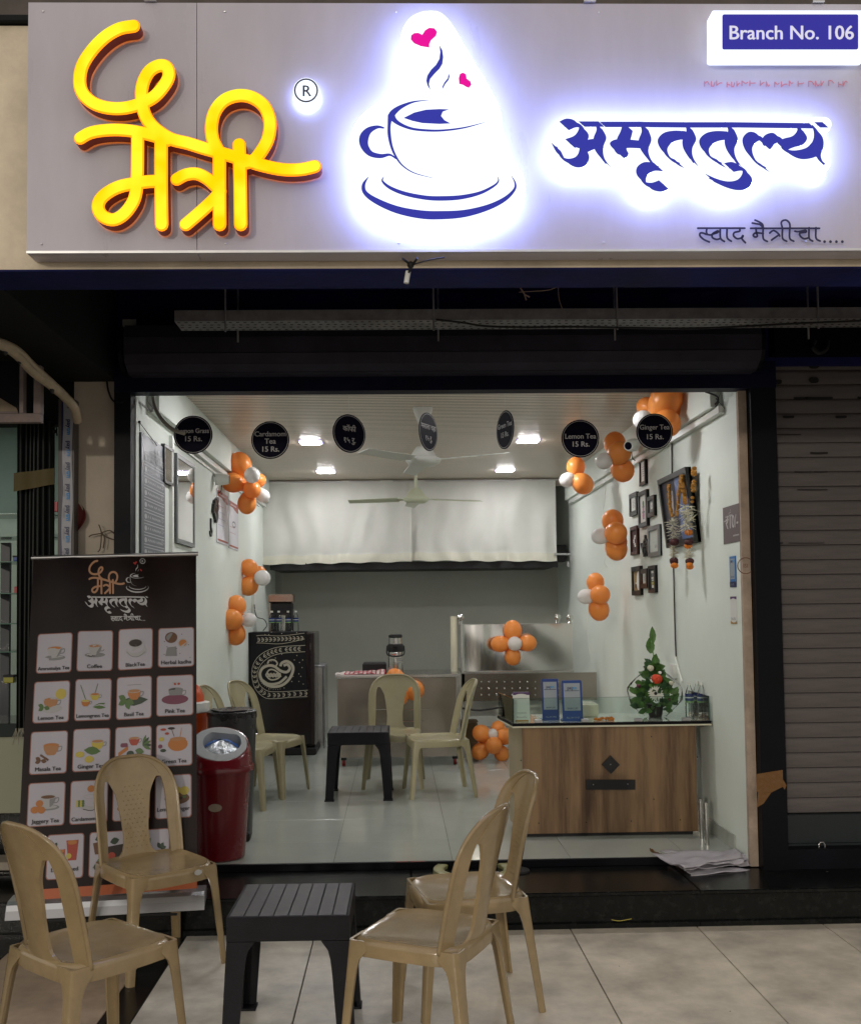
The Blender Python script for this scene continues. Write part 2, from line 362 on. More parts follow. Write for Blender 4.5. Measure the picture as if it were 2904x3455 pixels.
# lintel, posts, jamb
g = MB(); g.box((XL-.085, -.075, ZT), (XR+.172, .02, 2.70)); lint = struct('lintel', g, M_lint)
g = MB(); g.box((XL-.085, -.07, .15), (XL-.004, .02, ZT)); tag(g.build('door_post', M_black), 'black steel guide post at the left edge of the tea shop opening', 'post')
g = MB(); g.box((XR+.042, -.07, .15), (XR+.17, .02, ZT)); o = tag(g.build('door_post', M_black), 'wide black steel guide post between shop opening and closed grey shutter', 'post')
g = MB(); g.box((XR-.002, -.012, .17), (XR+.04, .019, ZT), bev=.002); struct('door_jamb', g, M_plaster)
q = MB(); P = onY(-.0135)
for e0, e1 in ((27, 24), ): ribbon(q, [(2515+e0*math.cos(R(a))-.0, 1909+e0*math.sin(R(a))) for a in range(0, 361, 20)], 3, P, None, 0, k=1)
text(q, 'ISI', P, 2515, 1915, 18, .0, 0)
q.build('round_stamp', PM('stamp_ink', (.2, .09, .06), .8), bpy.data.objects['door_jamb'])
# brown tape round the right post
q = MB(); P = onY(-.0715)
q.prism([(2552, 2612), (2640, 2598), (2640, 2655), (2600, 2675), (2552, 2672)], P, .002); q.prism([(2556, 2672), (2600, 2676), (2575, 2712), (2553, 2725)], P, .0015); q.prism([(2640, 2630), (2652, 2650), (2646, 2665), (2636, 2650)], P, .003)
tag(q.build('packing_tape', PM('brown_tape', (.16, .075, .02), .18, bump=.5, bs=40)), 'crumpled brown packing tape wrapped low round the right black post', 'tape')
# pillar left of the opening
g = MB(); g.box((-1.60, -.02, .15), (XL-.087, .3, 2.70)); struct('pillar', g, M_pillar)
# fascia beam & sign board, canopy
g = MB(); g.box((-6, -1.70, 2.628), (6, -1.545, 3.47)); struct('fascia_beam', g, M_beige)
g = MB(); g.box((-6, -1.699, 2.622), (6, -1.5, 2.6275)); struct('beam_soffit', g, M_blueflare)
g = MB(); g.box((-6, -1.72, 3.475), (6, -1.55, 3.50), bev=.004); g.build('coping', M_beam, bpy.data.objects['fascia_beam'])
g = MB(); g.box((-6, -1.50, 3.3), (6, -1.3, 4.6)); struct('upper_wall', g, PM('upper_wall_paint', (.10, .085, .075), .8, var=.3))
g = MB(); g.box((-6, -1.54, 3.08), (6, .3, 3.2)); struct('canopy_slab', g, M_blueflare)
g = MB(); g.box((-6, .022, 2.70), (6, .3, 3.08)); struct('wall_over_lintel', g, M_blueflare)
g = MB(); g.box((-1.93, -1.499, 2.625), (-1.389, -.03, 3.08)); struct('side_beam', g, M_beam)
# ---------------------------------------------------------------- SIGN BOARD
YB = -1.79
sb = thing('sign_board', 'wide lit shop sign with yellow word, cup logo and blue Devanagari lettering over the entrance', 'sign', (0.6, YB, 2.66))
g = MB(); a = at(90, 857, Y=YB); SX0, SZ0, SZ1 = a.x, 2.652, 3.497; SEAM = at(663, 400, Y=YB).x
g.box((SX0, YB, SZ0), (SEAM, YB+.085, SZ1)); g.box((SEAM+.002, YB, SZ0), (2.2, YB+.085, SZ1)); g.build('panel', M_signp, sb)
P1 = onY(YB, 0, 0, 1.47, .054); P2 = onY(YB, 1000, 0, 1.764, .062); P3 = onY(YB, 1750, 0, 1.5286, .064)
A = [(660,122),(590,135),(520,175),(455,240),(405,320),(392,400),(410,460),(460,505),(530,528),(610,530),(690,510),(760,475),(810,420),(835,370),(825,328),(790,318),(745,340),(715,385),(700,440),(702,500),(715,560),(745,610),(790,650),(850,685),(930,705),(1010,730),(1100,755),(1200,785),(1300,815),(1400,835),(1490,835),(1560,820)]
LOGO = [(A, 56), ([(395,680),(440,655),(500,642),(580,638),(660,645),(750,665),(830,690)], 54), ([(680,650),(680,750),(678,880),(670,960),(650,1010),(610,1060),(560,1085),(510,1070),(485,1030),(495,985),(540,945),(600,918),(680,903),(740,895),(795,895)], 56),
        ([(797,680),(797,900),(800,1110)], 58), ([(875,885),(920,862),(975,858),(1030,885),(1085,935)], 54), ([(1090,945),(1060,985),(990,1050),(920,1110)], 56), ([(1087,760),(1087,900),(1088,1110)], 58), ([(1185,715),(1190,900),(1193,1110)], 58),
        ([(1085,750),(1055,690),(1048,620),(1065,550),(1110,495),(1180,470),(1250,480),(1310,525),(1338,600),(1330,680),(1300,740),(1260,790),(1215,805)], 56)]
q = MB()
for i, (s_, w) in enumerate(LOGO): ribbon(q, s_, w+9, P1, .006, .047+.0004*i, 1, 2, drift=.0003)
q.build('lettering_body', [M_yel, M_yelrim, M_signside], sb, fix=False)
q = MB()
for i, (s_, w) in enumerate(LOGO): ribbon(q, s_, w-3, P1, None, .0535+.0006*i, 0, drift=.0005)
q.build('lettering_face', [M_yel], sb, fix=False)
q = MB(); q.prism(ell(1517, 443, 64, 64, 32), P1, .03, 0, 0); q.v = [(v[0], v[1]-.018, v[2]) for v in q.v]
ribbon(q, [(1517+56*math.cos(R(a)), 443+56*math.sin(R(a))) for a in range(0, 361, 15)], 8, P1, None, .0495, 1, k=1)
text(q, 'R', P1, 1519, 472, 78, .0500, 1, bold=1)
q.build('registered_mark', [M_white_l, M_ink], sb)
q = MB(); q.prism(ell(1517, 450, 60, 60, 24), P1, .016, 0, 0); q.v = [(v[0], v[1]-.004, v[2]) for v in q.v]; q.build('backlight', [M_halo_l], sb)
BLOB = [(800,92),(740,100),(680,130),(635,190),(618,260),(620,330),(640,420),(610,520),(560,580),(480,640),(400,700),(345,770),(320,850),(330,930),(370,1010),(340,1080),(335,1180),(370,1230),(430,1290),(520,1340),(620,1375),(740,1395),(870,1402),(1000,1392),(1130,1365),(1230,1320),(1300,1270),(1355,1180),(1355,1090),(1310,1010),(1250,950),(1210,880),(1225,760),(1205,660),(1160,570),(1110,480),(1060,400),(1000,300),(950,210),(900,140),(850,100)]
bl = [(p.x, p.y) for p in crv([Vector((a, b, 0)) for a, b in BLOB+[BLOB[0]]], 3)][:-1]
q = MB(); q.prism([(a, b-34) for a, b in bl], P2, .028, 0, 1); q.v = [(v[0], v[1]-.032, v[2]) for v in q.v]; q.build('cup_backing', [M_white_l, M_halo_l], sb)
bcx, bcy = 830, 800
q = MB(); q.prism([(bcx+(a-bcx)*.97, bcy+(b-bcy)*.975) for a, b in bl], P2, .024, 0, 0); q.v = [(v[0], v[1]-.003, v[2]) for v in q.v]; q.build('backlight', [M_halo_l], sb)
CUPP = [([(850,268),(868,300),(873,340),(868,380),(850,410),(820,440),(795,470),(788,500),(797,537),(780,510),(772,480),(778,450),(800,415),(830,385),(850,350),(855,310)], 0),
        ([(905,435),(911,455),(905,475),(885,500),(867,533),(868,515),(880,490),(900,465)], 0),
        ([(790,283),(740,275),(700,258),(680,235),(682,210),(700,197),(725,195),(748,207),(765,180),(790,165),(820,168),(837,190),(828,215),(800,240),(790,262)], 1),
        ([(968,500),(965,465),(972,440),(990,432),(1008,442),(1012,468),(1035,485),(1040,505),(1025,523),(1005,515),(990,505)], 1),
        ([(637,702),(700,670),(770,653),(850,649),(908,651),(870,665),(860,690),(880,715),(917,735),(850,738),(750,733),(690,720)], 0)]
CUPR = [[(785,597,2),(700,606,10),(630,632,22),(585,662,34),(568,690,38),(600,730,24),(680,765,16),(780,777,14),(880,776,12),(1000,760,9),(1118,729,2)],
        [(560,690,34),(552,740,20),(552,800,20),(565,870,16),(590,930,13),(630,985,9),(700,1030,6),(810,1060,2)],
        [(518,762,10),(480,757,20),(430,778,40),(402,820,56),(405,870,48),(440,915,34),(500,930,26),(555,922,14),(592,945,8)],
        [(520,1052,2),(512,1080,12),(560,1120,20),(650,1155,24),(770,1178,26),(870,1182,28),(980,1175,26),(1090,1150,20),(1170,1110,14),(1200,1080,9),(1197,1052,2)],
        [(430,1052,2),(400,1100,20),(410,1150,26),(480,1200,36),(600,1250,44),(740,1278,50),(860,1282,50),(1000,1272,44),(1140,1235,34),(1240,1185,26),(1295,1130,16),(1300,1090,10),(1278,1048,2)]]
def cup_logo(mb, P, h, cs):
    for j, (pl, c) in enumerate(CUPP): mb.add([P(x, y, h+.0001*j) for x, y in pl], [tuple(range(len(pl)))], cs[c])
    for j, rb in enumerate(CUPR): ribbon(mb, rb, 10, P, None, h+.0008+.0003*j, cs[0])
q = MB(); P2f = lambda x, y, h: P2(x, y, h)
cup_logo(q, lambda x, y, h: P2(x, y, h), .0640, (0, 1)); q.build('cup_emblem', [M_blue_f, M_pink_f], sb, fix=False)
HEADL = [[(322,640),(425,640)],[(430,642),(655,642)],[(655,643),(888,645)],[(880,645),(1108,645)],[(1105,645),(1508,650)],[(1535,645),(1578,645)]]
WORD = [[(232,652),(268,636),(310,645),(334,680),(312,722),(262,742)],[(275,742),(318,752),(336,790),(318,832),(270,842),(222,815),(190,758)],[(325,765),(365,748),(412,740)],[(405,648),(424,690),(408,740),(414,795),(450,845)],
        [(560,655),(548,700),(528,745),(538,775),(515,795),(492,765),(520,745),(580,744),(645,750)],[(640,650),(656,700),(640,750),(650,795),(680,838),(695,852)],[(718,864),(668,862),(632,888),(630,925),(660,958),(705,968),(745,955)],
        [(880,702),(820,700),(768,712),(738,748),(752,792),(790,830),(826,848)],[(868,652),(886,698),(866,745),(870,792),(900,842)],
        [(1095,704),(1036,702),(985,714),(952,748),(962,790),(1000,826),(1042,848)],[(1082,652),(1100,700),(1082,748),(1090,794),(1118,838),(1132,852)],[(1078,868),(1120,862),(1158,880),(1174,915),(1150,952),(1100,962),(1040,948),(978,920)],
        [(1268,872),(1222,842),(1184,794),(1174,742),(1205,708),(1245,715),(1262,752),(1292,722),(1330,712),(1358,732)],[(1438,660),(1456,695),(1432,728),(1385,742),(1352,762),(1392,792),(1440,803),(1500,790),(1532,760)],[(1505,652),(1535,690),(1540,735),(1526,782),(1540,822),(1570,852)]]
def word(mb, P, h, m, w=68):
    for i, s_ in enumerate(HEADL): nib(mb, s_, w*.62, P, h+.0003*i, m=m)
    for i, s_ in enumerate(WORD): nib(mb, s_, w, P, h+.002+.0003*i, m=m)
q = MB()
for i, s_ in enumerate(HEADL+WORD): ribbon(q, [(a, b-8) for a, b in s_], 74, P3, .0, .028+.0002*i, 0, 1, drift=.0001)
for i, (x0, x1) in enumerate(((230, 430), (440, 690), (700, 900), (900, 1130), (1150, 1560))): q.prism([(x0, 620), (x1, 620), (x1, 835 if x1 < 1200 else 800), (x0, 835 if x1 < 1200 else 800)], P3, .0275, 0, 1)
q.v = [(v[0], v[1]-.032, v[2]) for v in q.v]; q.build('word_backing', [M_white_l, M_halo_l], sb, fix=False)
q = MB()
for i, s_ in enumerate(HEADL+WORD): ribbon(q, [(a, b+22) for a, b in s_], 64, P3, .0, .022+.0002*i, 0)
q.v = [(v[0], v[1]-.003, v[2]) for v in q.v]; q.build('backlight', [M_halo_l], sb, fix=False)
q = MB(); word(q, P3, .0665, 0); q.build('word_lettering', [M_blue_f], sb, fix=False)
T1 = [[(65,110),(580,110)],[(645,112),(1400,112)],[(165,112),(158,150),(165,180),(125,165),(92,165),(88,195),(130,235),(190,262)],[(165,180),(210,185),(235,165)],[(235,165),(285,140),(280,160),(225,180),(225,215),(270,235),(310,225)],[(310,112),(312,220),(355,258)],[(385,112),(385,215),(430,255)],
      [(520,112),(522,145),(465,160),(455,195),(495,228),(550,215),(560,190),(545,225),(585,272)],[(780,112),(780,225),(825,258)],[(700,112),(705,160),(715,200),(690,210),(670,190),(700,165),(780,172)],[(780,105),(770,70),(735,45),(690,25)],[(780,108),(745,75),(700,65),(660,58)],
      [(850,168),(890,140),(935,165),(960,200)],[(955,185),(870,245)],[(990,112),(990,225),(1035,258)],[(1070,112),(1068,225),(1112,258)],[(1072,112),(1065,60),(1030,28),(990,35),(975,60),(985,100)],[(1125,150),(1160,155),(1240,140),(1245,160),(1180,170),(1185,205),(1225,232),(1275,222)],[(1280,112),(1280,225),(1318,258)],[(1355,112),(1355,225),(1400,258)]]
def tagl(mb, P, h, m, nd=4, w=22):
    for i, s_ in enumerate(T1): ribbon(mb, s_, w, P, None, h+.0003*i, m, k=4)
    for i in range(nd): mb.add([P(x, y, h) for x, y in ell(1457+65*i, 258, 16, 16, 12)], [tuple(range(12))], m)
q = MB(); PT = onY(YB, 2330, 740, 1764/540); tagl(q, PT, .012, 0); q.build('tagline_lettering', [M_ink], sb, fix=False)
# plate top right
q = MB(); P = onY(YB, face=.06); q.prism(rrect(2400, 34, 2925, 192, 8), P, .05, 0, 0); q.v = [(v[0], v[1]-.01, v[2]) for v in q.v]; q.build('plate_backing', [M_white_l], sb)
q = MB(); q.prism(rrect(2436, 48, 2894, 166, 6), P, .062, 0, 0); text(q, 'Branch No. 106', P, 2668, 132, 66, .0625, 1, wmax=430, bold=1.2); q.build('branch_plate', [EM('plate_navy', (.045, .04, .33), 1), EM('plate_white', (.75, .72, .85), 1)], sb)
q = MB(); xx = 2392
while xx < 2890:
    w = random.uniform(8, 20); y_ = 254+random.uniform(-3, 3); ribbon(q, [(xx, y_-8), (xx, y_+8)], 4, P, None, .008, 0, k=1); ribbon(q, [(xx, y_+random.choice((-8, 0, 7))), (xx+w*.6, y_+random.choice((-8, 0, 8))), (xx+w, y_+random.uniform(-6, 6))], 4, P, None, .0084, 0, k=3); xx += w+random.choice((6, 8, 18))
q.build('small_red_lettering', [PM('red_letter', (.62, .22, .26), .4)], sb, fix=False)
q = MB(); q.box((SX0, YB-.004, SZ0-.002), (2.2, YB-.0005, SZ0+.006)); q.build('edge_trim', M_alu, sb)
q = MB()
for x_ in (.02, .70, 1.38, 2.0, -.55, -1.15):
    for z_ in (SZ0+.03, SZ1-.03): q.ball((x_, YB-.0015, z_), .004, 8, 4, sq=(1, .5, 1))
tag(q.build('panel_screws', M_alu, sb), kind='stuff')
# brackets & bits above / below the sign
for i, px in enumerate((530, 1970, 2720)):
    a = at(px, 4, Y=-1.70); q = MB(); q.box((a.x-.02, -1.80, 3.499), (a.x+.02, -1.70, 3.506), bev=.001); q.box((a.x-.02, -1.712, 3.44), (a.x-.016, -1.70, 3.53)); q.build('bracket', M_alu, sb)
# dark hanging bits under the beam
t = at(1373, 905, Y=-1.72); th = thing('cable_stub', 'short white tube hanging from a knot of black cable under the sign', 'cable', (t.x, t.y, t.z))
q = MB(); q.tube([at(1358, 872, Y=-1.79), at(1380, 890, Y=-1.76), at(1385, 905, Y=-1.74), at(1375, 925, Y=-1.72)], .004, smooth=3); q.tube([at(1408, 870, Y=-1.79), at(1392, 892, Y=-1.76), at(1383, 905, Y=-1.74)], .004); q.tube([at(1500, 868, Y=-1.79), at(1450, 876, Y=-1.79), at(1390, 893, Y=-1.76)], .0025, smooth=3); q.ball(at(1385, 893, Y=-1.75), .012); q.build('black_cable', M_wire, th, smooth=True)
q = MB(); q.tube([at(1377, 915, Y=-1.72), at(1370, 955, Y=-1.72)], .009, n=12); q.build('white_tube', M_wplas, th, smooth=True)
q = MB(); q.tube([at(1750, 985, Y=-1.0), at(1800, 982, Y=-1.0), at(1850, 978, Y=-1.0), at(1885, 965, Y=-1.0)], .0015, smooth=4); q.tube([at(1882, 965, Y=-1.0), at(1886, 1010, Y=-1.0), at(1900, 1050, Y=-1.0)], .0015, smooth=3); q.tube([at(1755, 970, Y=-1), at(1768, 990, Y=-1), at(1775, 1012, Y=-1)], .003); q.tube([at(1768, 992, Y=-1), at(1787, 1002, Y=-1)], .003)
tag(q.build('loose_string', PM('old_string', (.35, .25, .22), .8)), 'thin frayed string with a torn scrap hanging under the dark canopy', 'string')
# shutter hood over the opening
hood = thing('shutter_hood', 'long dark ribbed roller shutter hood above the tea shop opening', 'shutter hood', (0.2, -.2, 2.6))
hx0, hx1 = at(385, 1180, Y=-.3).x, at(2598, 1180, Y=-.3).x
prof = [(-.075, 2.640), (-.17, 2.640), (-.215, 2.668), (-.24, 2.715), (-.245, 2.785), (-.22, 2.85), (-.075, 2.87)]
for k in range(len(prof)-1):
    (a, b), (c, d_) = prof[k], prof[k+1]; q = MB(); e = .0015
    n_ = Vector((0, d_-b, a-c)).normalized()*.004*(1 if k % 2 else 2)
    x0, x1 = hx0+.03, hx1-.02
    q.add([(x0, a, b), (x1, a, b), (x1, c, d_), (x0, c, d_), (x0, a-n_.y, b-n_.z), (x1, a-n_.y, b-n_.z), (x1, c-n_.y, d_-n_.z), (x0, c-n_.y, d_-n_.z)], [(0, 1, 2, 3), (4, 5, 6, 7), (0, 1, 5, 4), (2, 3, 7, 6), (1, 2, 6, 5), (0, 3, 7, 4)]); q.build('hood_panel', M_hood, hood)
for x0 in (hx0, hx1-.02):
    q = MB(); vs = [(x0, a, b) for a, b in prof]+[(x0+.02, a, b) for a, b in prof]; n = len(prof); q.add(vs, [tuple(range(n)), tuple(range(n, 2*n))]+[(i, (i+1) % n, n+(i+1) % n, n+i) for i in range(n)]); q.build('end_plate', M_black, hood)
# cable tray
tr = thing('cable_tray', 'perforated galvanised cable tray hanging on rods across the canopy', 'cable tray', (1.0, -.5, 2.75))
tx0, tx1, tz = at(600, 1095, Y=-.5).x, 3.6, at(1400, 1095, Y=-.5).z
q = MB(); q.box((tx0, -.57, tz), (tx1, -.42, tz+.003)); q.box((tx0, -.573, tz), (tx1, -.57, tz+.05)); q.box((tx0, -.42, tz), (tx1, -.417, tz+.05)); q.build('tray', M_galv, tr)
q = MB(); x = tx0+.02; i = 0
while x < 2.4:
    for j in range(4): q.add([(x+.004*(1 if j % 2 else -1)+a*.011, -.555+.04*j+b*.006, tz-.0012) for a, b in ((-.5, -1), (.5, -1), (.7, 0), (.5, 1), (-.5, 1), (-.7, 0))], [(0, 1, 2, 3, 4, 5)])
    x += .033
tag(q.build('tray_holes', PM('hole_dark', (.003, .003, .005), .9), tr), kind='stuff')
for px in (770, 1460, 2068, 2735):
    xx = at(px, 1060, Y=-.5).x
    for dx in (-.0, .028):
        q = MB(); q.tube([(xx+dx, -.40 if dx else -.58, tz-.05), (xx+dx, -.40 if dx else -.58, 3.08)], .0045); q.build('hanger_rod', M_galv, tr, smooth=True)
q = MB(); q.tube([at(1470, 1078, Y=-.58), at(1560, 1088, Y=-.585), at(1640, 1100, Y=-.585), at(1780, 1104, Y=-.585), at(1900, 1102, Y=-.585), at(2060, 1104, Y=-.585), at(2300, 1108, Y=-.585), at(2500, 1101, Y=-.585), at(2700, 1090, Y=-.585), at(2904, 1082, Y=-.585)], .005, smooth=5)
tag(q.build('black_cable', M_wire, smooth=True), 'long black cable drooping along the underside of the cable tray', 'cable')
# ---------------------------------------------------------------- RIGHT SHUTTER
g = MB(); g.box((XR+.17, .075, .26), (3.6, .10, 3.0)); struct('added_shutter_backing', g, M_dark)  # dark sheet added behind the slats, blocks the bright background in their gaps
rs = thing('roller_shutter', 'closed dusty grey roller shutter of the neighbouring shop on the right', 'shutter', (2.6, .06, .2))
prf = [(.004, 0), (-.003, .003), (-.005, .02), (-.006, .038), (-.005, .056), (-.003, .0715), (.004, .0745)]
pz = .0755; z = .455; sm = None; zs = []
a = at(2700, 2745, Y=.05); zb = a.z
for i in range(31):
    zz = zb+i*pz
    if sm is None:
        q = MB(); n = len(prf); vs = [(XR+.165, .06+y, zz) for y, zz in prf]+[(3.4, .06+y, zz) for y, zz in prf]; q.add(vs, [(k, k+1, n+k+1, n+k) for k in range(n-1)])
        sm = q.build('slat', M_dslat, rs, smooth=60, world=False); off = Vector((-2.6, -.06, zb-.2)); sm.location = off
    else: c = sm.copy(); COL.objects.link(c); c.parent = rs; c.location = off+Vector((0, 0, i*pz))
q = MB(); q.box((XR+.165, .03, .27), (3.4, .07, zb-.002), bev=.003); q.box((XR+.165, .015, .262), (3.4, .075, .272)); q.build('bottom_bar', PM('bar_teal_black', (.012, .018, .02), .4), rs)
def stain(pts, w): ribbon(q, pts, w, onY(.045), None, .0, k=3)
q = MB()
for (x0, x1, yy, w) in ((2680, 2720, 1343, 7), (2722, 2805, 1343, 9), (2645, 2675, 1406, 9), (2822, 2852, 1406, 9), (2895, 2904, 1341, 8), (2735, 2790, 1528, 6), (2620, 2700, 1466, 3), (2680, 2740, 1591, 3), (2745, 2790, 1591, 3), (2690, 2790, 1652, 3), (2620, 2640, 1832, 4), (2660, 2780, 1832, 2), (2738, 2752, 1232, 22), (2738, 2752, 1282, 20), (2598, 2630, 1288, 16)): stain([(x0, yy), ((x0+x1)/2, yy+.5), (x1, yy)], w)
tag(q.build('rust_marks', PM('slot_dark', (.012, .011, .011), .9), rs, fix=False), kind='stuff')
q = MB(); q.box((XR+.175, -.06, 2.74), (3.6, .05, 2.98)); tag(q.build('shutter_hood', M_black), 'black box hood above the neighbouring grey shutter at top right', 'shutter hood')
q = MB(); q.tube([at(2748, 1150, Y=-.08), at(2742, 1172, Y=-.09), at(2762, 1190, Y=-.09), at(2785, 1178, Y=-.09), at(2793, 1150, Y=-.08)], .012, smooth=4); tag(q.build('cable_loop', M_wire, smooth=True), 'thick black loop of cable hanging over the grey shutter', 'cable')
a = at(2772, 2878, Y=-.02); pl = thing('padlock', 'small brass padlock hanging at the bottom of the grey shutter', 'padlock', (a.x, a.y, a.z-.02))
q = MB(); q.box((a.x-.024, -.032, a.z-.02), (a.x+.024, -.012, a.z+.018), bev=.004); q.build('body', PM('brass', (.45, .25, .06), .35, .9), pl)
q = MB(); q.tube([(a.x-.015, -.022, a.z+.018), (a.x-.015, -.022, a.z+.04), (a.x-.008, -.022, a.z+.052), (a.x+.008, -.022, a.z+.052), (a.x+.015, -.022, a.z+.04), (a.x+.015, -.022, a.z+.018)], .0035); q.build('shackle', M_alu, pl, smooth=True)
struct('shutter_threshold', MB().box((XR+.17, -.06, .15), (3.6, .09, .262)), M_black)
#SPLIT
# ================================================================== INTERIOR FIXTURES
# ceiling lights
for j, yy in enumerate((.62, 2.62, 4.28)):
    for i, xx in enumerate((-.64, 1.022)):
        side = ('left', 'right')[i]; row = ('behind the lintel', 'nearer the entrance', 'nearer the curtain')[j]
        t = thing('ceiling_light', f'lit white ceiling panel light on the {side}, {row}', 'ceiling light', (xx, yy, ZC), group='lights in the plank ceiling')
        q = MB(); q.prism(rrect(xx-.088, yy-.088, xx+.088, yy+.088, .03), lambda x, y, h: (x, y, ZC-h), .006); q.build('rim', M_ledrim, t)
        q = MB(); q.prism(rrect(xx-.078, yy-.078, xx+.078, yy+.078, .028), lambda x, y, h: (x, y, ZC-.006-h), .005); q.build('diffuser', M_led, t)
# fans
def fan(px, py, Y, label, angs, rod, mat, span=.58, dz=0):
    c = at(px, py, Y=Y); t = thing('ceiling_fan', label, 'ceiling fan', (c.x, Y, c.z), group='fans under the plank ceiling')
    q = MB(); q.lathe([(.015, -.045), (.075, -.045), (.1, -.03), (.112, -.012), (.112, .0), (.085, .012), (.07, .04), (.045, .075), (.018, .085)], (c.x, Y, c.z), 28); q.build('motor', mat, t, smooth=True)
    q = MB(); q.lathe([(.012, .08), (.012, ZC-c.z-.05)], (c.x, Y, c.z), 10); q.build('rod', mat, t, smooth=True)
    q = MB(); q.lathe([(.02, ZC-c.z-.12), (.035, ZC-c.z-.09), (.06, ZC-c.z-.02), (.064, ZC-c.z-.001)], (c.x, Y, c.z), 20); q.build('canopy', mat, t, smooth=True)
    for a in angs:
        a = R(a); u = Vector((math.cos(a), math.sin(a), 0)); v = Vector((-math.sin(a), math.cos(a), 0)); o = Vector((c.x, Y, c.z-.012))
        q = MB()
        for s0, s1, w0, w1, th in ((.09, .17, .02, .028, .004), (.15, span, .055, .042, .003)):
            n = 6
            for k in range(n):
                r0 = s0+(s1-s0)*k/n; r1 = s0+(s1-s0)*(k+1)/n; wa = w0+(w1-w0)*k/n; wb = w0+(w1-w0)*(k+1)/n
                def pp(r, w, zt): return o+u*r+v*w+Vector((0, 0, w*.22+zt-.015*r+dz*r))
                vs = [pp(r0, -wa, 0), pp(r1, -wb, 0), pp(r1, wb, 0), pp(r0, wa, 0), pp(r0, -wa, th), pp(r1, -wb, th), pp(r1, wb, th), pp(r0, wa, th)]
                q.add(vs, [(0, 1, 2, 3), (4, 5, 6, 7), (0, 1, 5, 4), (2, 3, 7, 6), (1, 2, 6, 5), (3, 0, 4, 7)])
        q.build('blade', mat, t)
fan(1428, 1548, 1.35, 'white ceiling fan nearer the entrance with three long blades', (232, -35, 98), 1, M_wplas, .6)
fan(1403, 1680, 3.5, 'pale green white ceiling fan hanging nearer the white curtains', (172, 12, 95), 1, PM('fan_pale', (.58, .62, .46), .35), .58)
# curtains
rod = MB(); rod.tube([(XL+.06, 4.9, 2.735), (XR-.06, 4.9, 2.735)], .009); tag(rod.build('curtain_rod', M_alu, smooth=True), 'thin steel rod carrying the two white curtains below the ceiling', 'curtain rod')
def curtain(px0, px1, ytop, yb0, yb1, label, seed):
    a, b = at(px0, ytop, Y=4.9), at(px1, ytop, Y=4.9); z0a, z0b = at(px0, yb0, Y=4.9).z, at(px1, yb1, Y=4.9).z
    def fn(u, v):
        x = a.x+(b.x-a.x)*u; zt = 2.74; zb_ = z0a+(z0b-z0a)*u; z = zt+(zb_-zt)*v
        y = 4.9+.03*noise.noise((x*5.5+seed+.8*v, v*1.2, 0))+.015*math.sin(x*27+seed+3*noise.noise((x*3, v*2, 1)))*(.3+.7*v)+.02*math.sin((u-.5)*9+v*3+seed)*v*.6
        if v > .9: y -= .004
        return (x, y, z+.006*math.sin(x*22+seed)*v)
    t = thing('curtain', label, 'curtain', ((a.x+b.x)/2, 4.9, 2.74), group='white curtains hung across the back of the shop')
    q = MB(); q.grid(90, 40, fn); q.build('cloth', M_curt, t, smooth=180)
    q = MB(); q.grid(90, 3, lambda u, v: tuple(Vector(fn(u, .9+.103*v))+Vector((0, -.005, 0)))); q.build('hem', PM('curtain_hem', (.74, .73, .62), .85, bump=.2, bs=60, transl=.1), t, smooth=180)
curtain(868, 1386, 1620, 1905, 1894, 'left white curtain with a deep hem hanging above the fridge', 0)
curtain(1380, 1873, 1620, 1892, 1893, 'right white curtain with slanting folds hanging above the steel counter', 3.3)
q = MB(); q.box((-1.24, 4.93, 1.875), (1.60, 5.88, 1.925)); q.box((-1.24, 4.92, 1.865), (1.60, 4.94, 1.935)); tag(q.build('loft_shelf', M_dark), 'black edged loft shelf running behind the bottom of the white curtains', 'shelf')
a = at(1905, 1890, Y=4.85); q = MB(); q.tube([at(1868, 1870, Y=4.88), at(1923, 1870, Y=4.88)], .011, n=10); q.tube([at(1915, 1895, Y=4.88), at(1916, 1912, Y=4.88)], .012); tag(q.build('rod_end', M_alu, smooth=True), 'bare steel rod end sticking out right of the curtain', 'rod')
q = MB(); q.box((at(1870, 1850, Y=5.2).x, 5.1, 1.93), (at(1905, 1850, Y=5.2).x, 5.3, 2.10), bev=.01); tag(q.build('storage_box', M_dark), 'dark box on the loft beyond the right curtain edge', 'box')
# conduits
for px, nm in ((905, 'a'), (945, 'b')):
    q = MB(); q.box((at(px, 2000, Y=5.87).x, 5.87, .3), (at(px, 2000, Y=5.87).x+.03, 5.899, 1.86)); tag(q.build('conduit', M_wallb), 'vertical boxed conduit on the back wall '+('nearest the left corner' if nm == 'a' else 'left of the water purifier'), 'conduit')
q = MB(); q.box((XL+.001, .9, 2.49), (XL+.03, 4.9, 2.525)); q.box((XL+.001, .9, 2.46), (XL+.012, 4.6, 2.472)); tag(q.build('cable_trunking', M_wplas), 'white plastic trunking along the left wall below the beam', 'trunking')
q = MB(); Yc = at(578, 1600, X=XL+.01).y; q.box((XL+.001, Yc-.02, 1.0), (XL+.022, Yc+.02, 2.49), bev=.002); tag(q.build('cable_trunking', M_wplas), 'vertical white trunking on the left wall between two picture frames', 'trunking')
q = MB(); q.box((XR-.035, .2, 2.49), (XR-.001, 4.9, 2.528)); tag(q.build('cable_trunking', M_wplas), 'white plastic trunking along the right wall below the beam', 'trunking')
q = MB(); wp = [at(2380, 1322, Y=.15), at(2415, 1335, X=XR-.05), at(2422, 1350, X=XR-.04), at(2400, 1375, X=XR-.03), at(2350, 1415, X=XR-.03), at(2290, 1447, X=XR-.03), at(2200, 1490, X=XR-.03), at(2100, 1560, X=XR-.03)]
